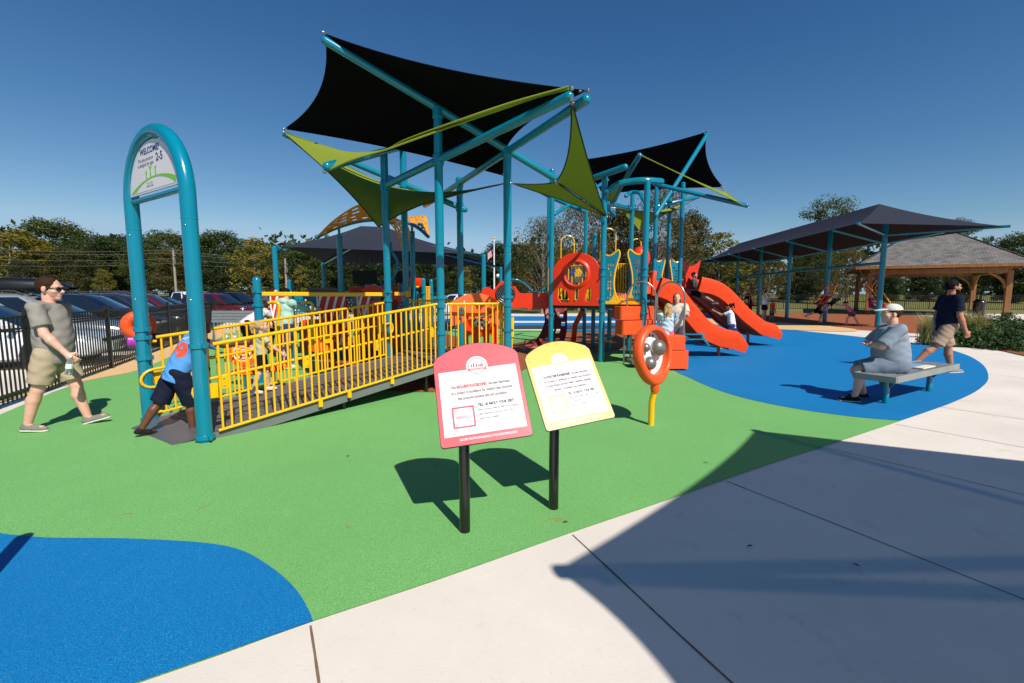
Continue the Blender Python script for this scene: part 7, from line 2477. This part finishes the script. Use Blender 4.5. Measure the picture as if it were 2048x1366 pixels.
# --- flat bench
BN = thing('bench', 'flat grey plank bench on two teal legs standing on the blue surface', 'bench', (5.9, 7.0, 0))
l1, l2 = G(1770, 808), G(1857, 784)
dB = (l2 - l1).normalized(); pB = Vector((-dB.y, dB.x, 0))
hb = .46
for l in (l1, l2):
    MB().cyl(l - UZ * .01, l + UZ * (hb - .08), .04, n=16).build('leg', M['teal'], BN)
    MB().prism([(-.16, .05), (.16, .05), (.12, -.01), (.05, -.12), (-.05, -.12), (-.12, -.01)], l + UZ * (hb - .09) - dB * .02, pB, UZ, .05).build('leg_bracket', M['black_metal'], BN)
b0, b1_ = l1 - dB * .38, l2 + dB * .33
for k in range(4):
    off = pB * (-.165 + .11 * k)
    MB().beam(b0 + off + UZ * (hb - .02), b1_ + off + UZ * (hb - .02), .098, .035, .006).build('seat_plank', M['bench_grey'], BN)
MB().beam(b0 - pB * .24 + UZ * (hb - .035), b1_ - pB * .24 + UZ * (hb - .035), .03, .09, .006).build('edge_rail', M['bench_lip'], BN)
MB().beam(b0 + pB * .24 + UZ * (hb - .035), b1_ + pB * .24 + UZ * (hb - .035), .03, .09, .006).build('edge_rail', M['bench_lip'], BN)
MB().beam(b0 - dB * .02 - pB * .25 + UZ * (hb - .035), b0 - dB * .02 + pB * .25 + UZ * (hb - .035), .03, .09, .006).build('end_rail', M['bench_lip'], BN)
fo = thing('folder', 'pale blue and cream folder lying on the flat bench behind the seated man', 'folder', b0.lerp(b1_, .62) + UZ * hb)
cf = b0.lerp(b1_, .60) + UZ * (hb + .012)
MB().box(cf, (.46, .32, .02), math.atan2(dB.y, dB.x) , .004).build('cover', flat_mat('cream_cover', (226, 214, 186), .6), fo)
MB().box(cf + UZ * .0125 + pB * .05, (.40, .2, .004), math.atan2(dB.y, dB.x)).build('blue_sheet', flat_mat('pale_blue_sheet', (120, 160, 196), .5), fo)

# --- planting
SF = foliage_mat('shrub_leaves', (30, 50, 20), (52, 78, 32), (84, 104, 46), .25)
GF = foliage_mat('pale_grass_blades', (130, 132, 66), (164, 156, 92), (190, 176, 120), .3)
def leafy(name, c, rx, ry, rz, n, leaf, mat, label, cat, group, seed):
    rs = np.random.RandomState(seed)
    d = rs.normal(size=(n, 3)); d /= np.linalg.norm(d, axis=1)[:, None]; d[:, 2] = np.abs(d[:, 2])
    lump = 1 + .22 * np.sin(d[:, :1] * 7 + seed) * np.cos(d[:, 1:2] * 6 + seed)
    p = d * (rs.uniform(.2, 1, (n, 1)) ** .4) * lump * np.array([rx, ry, rz])
    nrm = d * .6 + rs.normal(size=(n, 3)) * .5 + np.array([0, 0, .4]); nrm /= np.linalg.norm(nrm, axis=1)[:, None]
    tv = np.cross(nrm, rs.normal(size=(n, 3))); tv /= np.linalg.norm(tv, axis=1)[:, None]; bv = np.cross(nrm, tv)
    s_ = leaf * rs.uniform(.6, 1.3, (n, 1))
    Q = np.stack([p - tv * s_, p - bv * s_ * .5, p + tv * s_, p + bv * s_ * .5], 1).reshape(-1, 3)
    root = thing(name, label, cat, c, group)
    me = bpy.data.meshes.new('foliage'); me.from_pydata(Q.tolist(), [], np.arange(len(Q)).reshape(-1, 4).tolist()); me.materials.append(mat)
    o = bpy.data.objects.new('foliage', me); COL.objects.link(o); link_child(o, root)
    m = MB()
    for k in range(6):
        a = k * 1.1; m.tube([Vector(c), Vector(c) + Vector((math.cos(a) * rx * .5, math.sin(a) * ry * .5, rz * .7))], [.02, .008], 5)
    m.build('stem', M['bark'], root)
    return root
for i, (px, py, r, h_, lab) in enumerate(((1890, 690, .62, .42, 'small round green shrub in the mulch just right of the bearded man'), (1935, 692, .8, .55, 'second green shrub in the mulch from the bearded man'), (1975, 690, .7, .6, 'dark green shrub in the middle of the mulch bed'), (2015, 698, .85, .5, 'low spreading green shrub near the right edge in front'), (2045, 680, .9, .65, 'green shrub cut by the right edge at the back of the bed'), (1950, 668, .8, .75, 'tallest dark shrub at the back of the mulch bed'), (2010, 664, .8, .72, 'dark shrub at the back of the bed beside the white path'))):
    p = G(px, py); leafy('shrub', (p.x, p.y, .02), r, r, h_, 2600, .05, SF, lab, 'shrub', 'green shrubs in the mulch bed', i + 2)
def grass_tuft(px, py, h_, n, label, seed):
    p = G(px, py); rs = np.random.RandomState(seed)
    V_, F_ = [], []
    for k in range(n):
        a = rs.uniform(0, 2 * PI); lean = rs.uniform(.05, .55); hh = h_ * rs.uniform(.55, 1.1); b = np.array([rs.normal() * .1, rs.normal() * .1, 0])
        d = np.array([math.cos(a), math.sin(a), 0]); sd2 = np.array([-d[1], d[0], 0]) * .008
        pts = [b + d * lean * hh * t * t + np.array([0, 0, hh * t]) for t in (0, .35, .7, 1)]
        i0 = len(V_)
        for q, w in zip(pts, (1, .9, .6, .1)): V_ += [q - sd2 * w, q + sd2 * w]
        for j in range(3): F_.append((i0 + 2 * j, i0 + 2 * j + 1, i0 + 2 * j + 3, i0 + 2 * j + 2))
    root = mesh_obj('grass_tuft', np.array(V_) + np.array([p.x, p.y, .02]), F_, GF, None, (p.x, p.y, .02))
    tag(root, label, 'ornamental grass', 'pale ornamental grasses in the mulch bed')
grass_tuft(1855, 690, .95, 420, 'pale feathery grass tuft left of the bearded man', 3)
grass_tuft(1872, 676, .8, 300, 'pale feathery grass tuft half hidden behind the bearded man', 5)
grass_tuft(1958, 674, .9, 320, 'pale feathery grass tuft among the shrubs right of the bearded man', 7)
grass_tuft(1925, 668, .9, 300, 'pale feathery grass tuft between the bearded man and the dark shrubs', 9)

# --- shade structure over the photographer: only its shadow falls in the picture
SB = thing('shade_canopy', 'shade sail canopy overhead throwing the wide shadow on the concrete', 'shade canopy', (6, -3, 0))
hs = 3.7
sh = hs / math.tan(SUN_EL)
up_ = lambda px, py, h_: Vector((G(px, py).x + SUN_AZ.x * h_ / math.tan(SUN_EL), G(px, py).y + SUN_AZ.y * h_ / math.tan(SUN_EL), h_))
k1 = up_(1112, 1140, 3.5); k2 = up_(1508, 862, 3.5)
k3 = Vector((k2.x + 9.0, k2.y - 3.8, 3.5)); k4 = up_(1640, 1960, 3.5)
ca_ = M['cloth_overhead'] = cloth_shade('overhead_shade_cloth', (100, 80, 62), .25, .035)
k1b = Vector((2.9, -3.2, 3.5))
hip_canopy(SB, [k2, k3, k4, k1], [(5.6, .1, 4.7), (5.9, -1.6, 4.7)], ca_, .05, 0.0)
for (x, y) in ((6.0, -1.2), (10.4, -1.6)):
    MB().cyl((x, y, 0), (x, y, 4.7), .09, n=14).build('post', M['teal'], SB)
for q in (k1, k2, k3):
    MB().cyl(q - UZ * .02, (6.4, -1.0, 4.3), .055, n=10).build('arm', M['teal'], SB)
MB().cyl((k1.x + .2, k1.y, 3.42), (10.4, -1.6, 4.2), .055, n=10).build('arm', M['teal'], SB)
# post outside the left edge whose shadow tip enters the picture
tip = G(55, 1069)
pp = Vector((tip.x + SUN_AZ.x * 1.15 / math.tan(SUN_EL), tip.y + SUN_AZ.y * 1.15 / math.tan(SUN_EL), 0))
lo_ = thing('round_post', 'short domed teal post standing just outside the left edge', 'post', pp, 'short teal posts with domed caps')
m = MB().cyl(pp, pp + UZ * 1.1, .045, n=16); m.dome(pp + UZ * 1.1, .045, n=16); m.build('shaft', M['teal'], lo_)
# litter on the ground: pine needles and leaves
M['straw'] = flat_mat('dry_needle', (176, 140, 70), .8); M['leafdry'] = flat_mat('dry_leaf', (112, 66, 34), .8)
for i, (px, py, L, a) in enumerate(((1075, 1046, .16, .5), (1088, 1040, .13, .2), (1110, 1041, .1, .1), (232, 1030, .1, .3), (395, 1018, .08, .9), (700, 1056, .09, 2.2))):
    p = G(px, py, .013); d = Vector((math.cos(a), math.sin(a), 0))
    o = MB().tube([p, p + d * L * .5 + Vector((-d.y, d.x, 0)) * .012, p + d * L], .0016, 5).build('pine_needle', M['straw'])
    tag(o, ['longest of the dry pine needles near the yellow sign post', 'second dry pine needle near the yellow sign post', 'shortest dry pine needle near the yellow sign post', 'dry pine needle on the lawn near the left blue patch', 'dry pine needle on the lawn above the blue patch', 'dry pine needle on the lawn left of the coral sign shadow'][i], 'pine needle', 'dry needles on the surface')
for i, (px, py) in enumerate(((1131, 1044), (696, 912), (1412, 925), (870, 930), (1712, 1130), (1500, 1092))):
    p = G(px, py, .014); a = i * 1.3; c_, s_ = math.cos(a) * .022, math.sin(a) * .022
    m = MB().sheet([[p + Vector((-c_, -s_, 0)), p + Vector((s_ * .4, -c_ * .4, .004))], [p + Vector((-s_ * .4, c_ * .4, .006)), p + Vector((c_, s_, .002))]], .001)
    o = m.build('dry_leaf', M['leafdry']); tag(o, ['small dry leaf beside the pine needles', 'small dry leaf on the lawn between the arch and the signs', 'small dry leaf near the tip of the big shadow', 'small dry leaf left of the coral sign', 'dry leaf on the shaded concrete at the right', 'dry leaf on the shaded concrete in the middle'][i], 'leaf', 'dry leaves on the ground')
# ---------------------------------------------------------------- everyone else
F = {k: fabric('cloth_' + k, c) for k, c in dict(sky=(84, 148, 212), navy=(24, 28, 46), black=(22, 20, 22), sage=(182, 182, 152), lilac=(214, 200, 212), mint=(166, 200, 186), jeans=(46, 62, 104), paleblue=(176, 206, 228), rose=(206, 104, 130), cream=(214, 198, 178), white=(226, 226, 230), slate=(130, 142, 154), bluegrey=(112, 122, 136), pinkish=(206, 100, 128), orange=(216, 78, 26), purple=(150, 52, 104), greyd=(72, 72, 80), khaki2=(168, 142, 118)).items()}
SHO = {k: fabric('shoe_' + k, c) for k, c in dict(black=(36, 33, 32), white=(214, 212, 210), grey=(128, 132, 134), pink=(220, 120, 130)).items()}

# boy running up the ramp, seen from behind
bp0 = at(348, 775, 5.12)
root, k = person((bp0.x + .04, 5.12, .0), (.60, .80), 1.42, 'boy in sky blue tee and navy shorts leaning forward up the ramp entrance', 'dark', 'black', F['sky'], F['navy'], SHO['black'],
    dict(lean=28, side=6, legL=(-26, 3, 8, -14), legR=(17, 3, 20, 6), armL=(-6, 44, 52, 20), armR=(74, 14, 18, 0), hpitch=-14, hyaw=-10, curl=50), res=.0075, hk=1.1, sleeve=.85, shorts=1.02, loose=2.0, hips_z=.69, sole=False, hem=.035)
boy = root
M['shirt_red'] = fabric('coral_shirt_print', (232, 84, 60)); M['shirt_white'] = fabric('white_shirt_print', (228, 228, 228))
c_, r_, t_ = back_axes(k, 1.42, .19)
N0 = [(-.9, -.85), (-.15, -.95), (-.08, .8), (-.55, .95), (-.85, .8)]; N0h = [(-.62, -.4), (-.38, -.4), (-.36, .4), (-.58, .4)]
N1 = [(.0, -.25), (.42, -.3), (.4, -.95), (.85, -.9), (.95, .9), (.3, .95), (.05, .2)]; N1h = [(.38, .1), (.6, .1), (.6, .5), (.45, .5)]
cloth_print('numeral_print', k['shirt'], c_ - t_ * .02, r_, t_, lambda x, y: in_poly(x, y, N0) and not in_poly(x, y, N0h), .30, .19, M['shirt_red'], boy, .006)
cloth_print('numeral_print', k['shirt'], c_ - t_ * .02, r_, t_, lambda x, y: in_poly(x, y, N1) and not in_poly(x, y, N1h), .30, .19, M['shirt_red'], boy, .006)
LN = [(-.9, -1, -.7, 1), (-.3, -1, -.1, 1), (-.7, 1, -.3, -1), (.15, -.8, .35, .8), (.35, .6, .75, .8), (.35, -.8, .75, -.6), (.7, -.8, .85, .8)]
cloth_print('name_print', k['shirt'], c_ + t_ * .125, r_, t_, lambda x, y: -.9 < x < -.72 or -.3 < x < -.12 or abs((x + .8) + (y - 1) * .29) < .09 and x < -.1 or (.1 < x < .8 and ((x - .45) / .36) ** 2 + y * y < 1 and ((x - .45) / .2) ** 2 + (y / .6) ** 2 > 1), .12, .045, M['shirt_white'], boy, .004)

# small girl in sage top on the ramp
tg = at(526, 790, 6.35)
person((tg.x, 6.35, Z0 + .155), (.78, .62), .98, 'small blonde child in sage top and black shorts walking up the ramp', 'pale', 'blond', F['sage'], F['black'], SHO['white'],
    dict(lean=4, legL=(16, 4, 10, 0), legR=(-12, 3, 6, -6), armL=(20, 70, 12, 0), armR=(34, 14, 14, 0), hpitch=-16, curl=40), res=.009, hk=1.42, pony=True, sleeve=.6, shorts=.75, loose=1.4)

# women beyond the ramp
wb_ = at(492, 640, 10.9)
person((wb_.x, 10.9, 0), (.55, .84), 1.66, 'woman in pale lilac tee and black trousers bending over beside the domed post', 'fair', 'brown', F['lilac'], F['black'], SHO['white'],
    dict(lean=58, legL=(8, 4, 12, 0), legR=(2, 4, 8, 0), armL=(62, 6, 10, 0), armR=(58, 6, 12, 0), hpitch=-12), res=.012, sleeve=.7, shorts=1.2, bun=True)
wm = at(568, 640, 9.7)
person((wm.x, 9.7, 0), (.5, .87), 1.70, 'woman in mint hooded top and jeans reaching out over the yellow bar', 'fair', 'black', F['mint'], F['jeans'], SHO['white'],
    dict(lean=8, legL=(4, 3, 6, 0), legR=(-2, 3, 3, 0), armL=(10, 10, 20, 0), armR=(64, 26, 20, 0), hpitch=-10), res=.011, girth=1.15, sleeve=1.9, shorts=1.2, hood=True, loose=2.0)
wf = at(548, 640, 11.9)
person((wf.x, 11.9, 0), (1, -.2), 1.72, 'brown haired woman in glasses whose face shows above the yellow bar', 'fair', 'brown', F['greyd'], F['black'], SHO['black'],
    dict(lean=3, legL=(3, 3, 3), legR=(-3, 3, 3), armL=(5, 8, 10), armR=(5, 8, 10), hpitch=-4), res=.012, hairlen=.22, sleeve=.7, shorts=1.2, glasses=M['black_plastic'])

# on the rocking ride
gb_ = at(1332, 690, 9.75)
person((gb_.x, 9.72, .16), (.25, .97), 1.18, 'blonde girl in pale blue ruffled top seen from behind on the rocking ride', 'fair', 'blond', F['paleblue'], F['rose'], SHO['white'],
    dict(lean=3, legL=(4, 3, 4), legR=(-2, 3, 2), armL=(40, 16, 60, 0), armR=(46, 10, 50, 10), hyaw=8), res=.009, hk=1.25, hairlen=.28, sleeve=.5, shorts=.95, loose=2.2, wr=.006)
gw = at(1350, 690, 10.15)
person((gw.x, 10.12, .05), (-.35, -.94), 1.55, 'woman in cream tee and grey skirt hugging the blonde girl on the rocking ride', 'fair', 'light', F['cream'], F['greyd'], SHO['black'],
    dict(lean=10, legL=(2, 3, 3), legR=(-2, 3, 3), armL=(44, 14, 56, 8), armR=(44, 14, 56, 8), hpitch=-8), res=.010, hairlen=.3, sleeve=.7, shorts=.9, skirt=True)
# girl in jeans climbing at the slide
gj = at(1462, 690, 13.1)
person((gj.x, 13.1, 0), (-.85, .5), 1.34, 'girl in white tee and blue jeans pushing against the side of the wide slide', 'tan', 'black', F['white'], F['jeans'], SHO['white'],
    dict(lean=10, legL=(24, 3, 14, 4), legR=(-26, 3, 8, -14), armL=(70, 10, 50, 0), armR=(70, 10, 60, 0), hpitch=8), res=.0105, hk=1.15, sleeve=.6, shorts=1.2, pony=True, hairlen=0)
cs_ = at(1388, 600, 13.2)
person((cs_.x, 13.2, 1.50), (.8, -.5), 1.2, 'child in black and pale grey sitting at the top of the wide slide', 'tan', 'black', F['greyd'], F['black'], SHO['black'],
    dict(lean=-4, legL=(68, 6, 10), legR=(72, 6, 12), armL=(20, 14, 30), armR=(20, 14, 30)), res=.012, hk=1.15, hips_z=.12)

# on the swings
p = at(1528, 640, 26.2)
person((p.x, 26.2, 0), (.75, -.66), 1.76, 'woman in white tank top and black shorts standing with folded arms by the swing posts', 'fair', 'brown', F['white'], F['black'], SHO['grey'],
    dict(lean=2, legL=(2, 3, 3), legR=(-3, 4, 3), armL=(28, 8, 86, 40), armR=(28, 8, 86, 40), hpitch=-6), res=.015, girth=1.2, tank=True, shorts=.6)
p = at(1541, 640, 26.0)
person((p.x, 25.9, 0), (.4, -.9), 1.22, 'boy in orange tee standing in front of the woman in the tank top', 'tan', 'brown', F['orange'], F['greyd'], SHO['black'],
    dict(legL=(2, 3, 3), legR=(-2, 3, 3), armL=(5, 6, 10), armR=(5, 6, 10)), res=.014, hk=1.2, shorts=.9)
p = at(1636, 640, 24.6)
person((p.x, 24.6, .05), (.9, -.35), 1.50, 'girl in dark patterned tee with flying fair hair running beside the swing posts', 'fair', 'light', F['greyd'], F['black'], SHO['white'],
    dict(lean=16, legL=(28, 3, 40), legR=(-52, 3, 14, -20), armL=(50, 10, 50), armR=(44, 10, 60), hpitch=-6), res=.013, hk=1.1, hairlen=.34, sleeve=.7, shorts=.8, hairflow=(0, -1, .1))
p = at(1668, 606, 24.2)
person((p.x - .1, 24.2, p.z - .0), (-.95, -.2), 1.28, 'child in grey top lying back in the high flying orange swing', 'fair', 'black', F['greyd'], F['black'], None,
    dict(lean=-58, legL=(66, 6, 20, -10), legR=(76, 6, 34, -10), armL=(120, 16, 40), armR=(110, 20, 50), hpitch=-20), res=.012, hk=1.15, hips_z=.0)
p = at(1703, 640, 22.6)
person((p.x, 22.6, 0), (-.7, .7), 1.34, 'girl in pink top and grey shorts pushing the orange swings', 'fair', 'brown', F['pinkish'], F['greyd'], SHO['pink'],
    dict(lean=38, legL=(30, 6, 24), legR=(-24, 4, 6, -14), armL=(92, 8, 12), armR=(86, 12, 20), hpitch=14), res=.012, hk=1.15, pony=True, tank=True, shorts=.55)
p = at(1744, 612, 22.8)
person((p.x, 22.85, p.z - .1), (.6, -.75), 1.22, 'small blonde girl in purple top riding the orange swing by the first post', 'fair', 'blond', F['purple'], F['purple'], SHO['pink'],
    dict(lean=-6, legL=(66, 8, 70), legR=(74, 8, 74), armL=(46, 20, 70), armR=(46, 20, 70)), res=.012, hk=1.2, hairlen=.3, sleeve=.5, hips_z=.1)
for i, (px, Y, fx, lab, col) in enumerate(((1452, 36.5, 1, 'woman in black standing in the shade at the far end of the swings', 'black'), (1478, 37.5, -1, 'person in dark clothes leaning over a far bucket swing', 'navy'), (1500, 36.0, -1, 'person in black crouching by the middle bucket swing in the shade', 'black'))):
    p = at(px, 620, Y)
    person((p.x, Y, 0), (fx, -.3), 1.72, lab, 'tan', 'black', F[col], F['black'], SHO['black'], dict(lean=(4, 30, 26)[i], legL=(4, 3, 4), legR=(-4, 3, 4), armL=(40, 8, 30), armR=(44, 8, 30)), res=.018, shorts=1.2, sleeve=.8)

# man in cap sitting on the flat bench with folded arms
sb = l1.lerp(l2, .14)
st_pos = Vector((sb.x - .03, sb.y + .0, 0))
root, k = person((st_pos.x, st_pos.y, 0), (-.93, .36), 1.76, 'seated man in white cap and blue grey tee with folded arms on the flat bench', 'fair', 'brown', F['slate'], F['bluegrey'], SHO['black'],
    dict(lean=5, legL=(80, 10, 72, 0), legR=(72, 18, 94, 0), armL=(40, 12, 48, 80), armR=(36, 10, 58, 80), hpitch=-4, hyaw=4, curl=60, out=4), res=.0085, girth=1.36, belly=.045, hk=1.14, sleeve=.95, shorts=.98, loose=2.0, cap=fabric('off_white_cap', (220, 212, 196)), hips_z=.46 + .115, hem=.045)
M['tee_ink'] = fabric('dark_tree_print', (40, 52, 70))
seat_man = root
c_, r_, t_ = back_axes(k, 1.76, .15)
BR = [((-.1, -1), (.05, -.2)), ((.05, -.2), (-.15, .4)), ((-.15, .4), (.1, .95)), ((.05, -.2), (.55, .2)), ((.55, .2), (.5, .7)), ((.3, .0), (.9, .1)), ((-.05, .1), (-.6, .45)), ((-.6, .45), (-.55, .85)), ((.0, -.5), (-.5, -.2)), ((-.1, -1), (-.3, -.6))]
def near_branch(x, y):
    for (a, b) in BR:
        dx, dy = b[0] - a[0], b[1] - a[1]; t = max(0, min(1, ((x - a[0]) * dx + (y - a[1]) * dy) / (dx * dx + dy * dy)))
        if (x - a[0] - t * dx) ** 2 + (y - a[1] - t * dy) ** 2 < .006: return True
    return False
cloth_print('tree_print', k['shirt'], c_ , r_, t_, near_branch, .22, .30, M['tee_ink'], seat_man, .007)
# bearded man walking past behind the bench
pn_ = at(1905, 748, 8.95)
person((pn_.x - .22, 8.95, 0), (.97, -.22), 1.86, 'bearded man in navy tee and khaki shorts walking behind the flat bench', 'tan', 'black', F['navy'], F['khaki2'], SHO['grey'],
    dict(lean=3, legL=(18, 3, 5, 4), legR=(-30, 3, 14, -20), armR=(4, 7, 14), armL=(-10, 8, 14), hpitch=-4, curl=50), res=.009, girth=1.06, hk=1.1, sleeve=.75, shorts=.88, loose=1.5, beard='black')
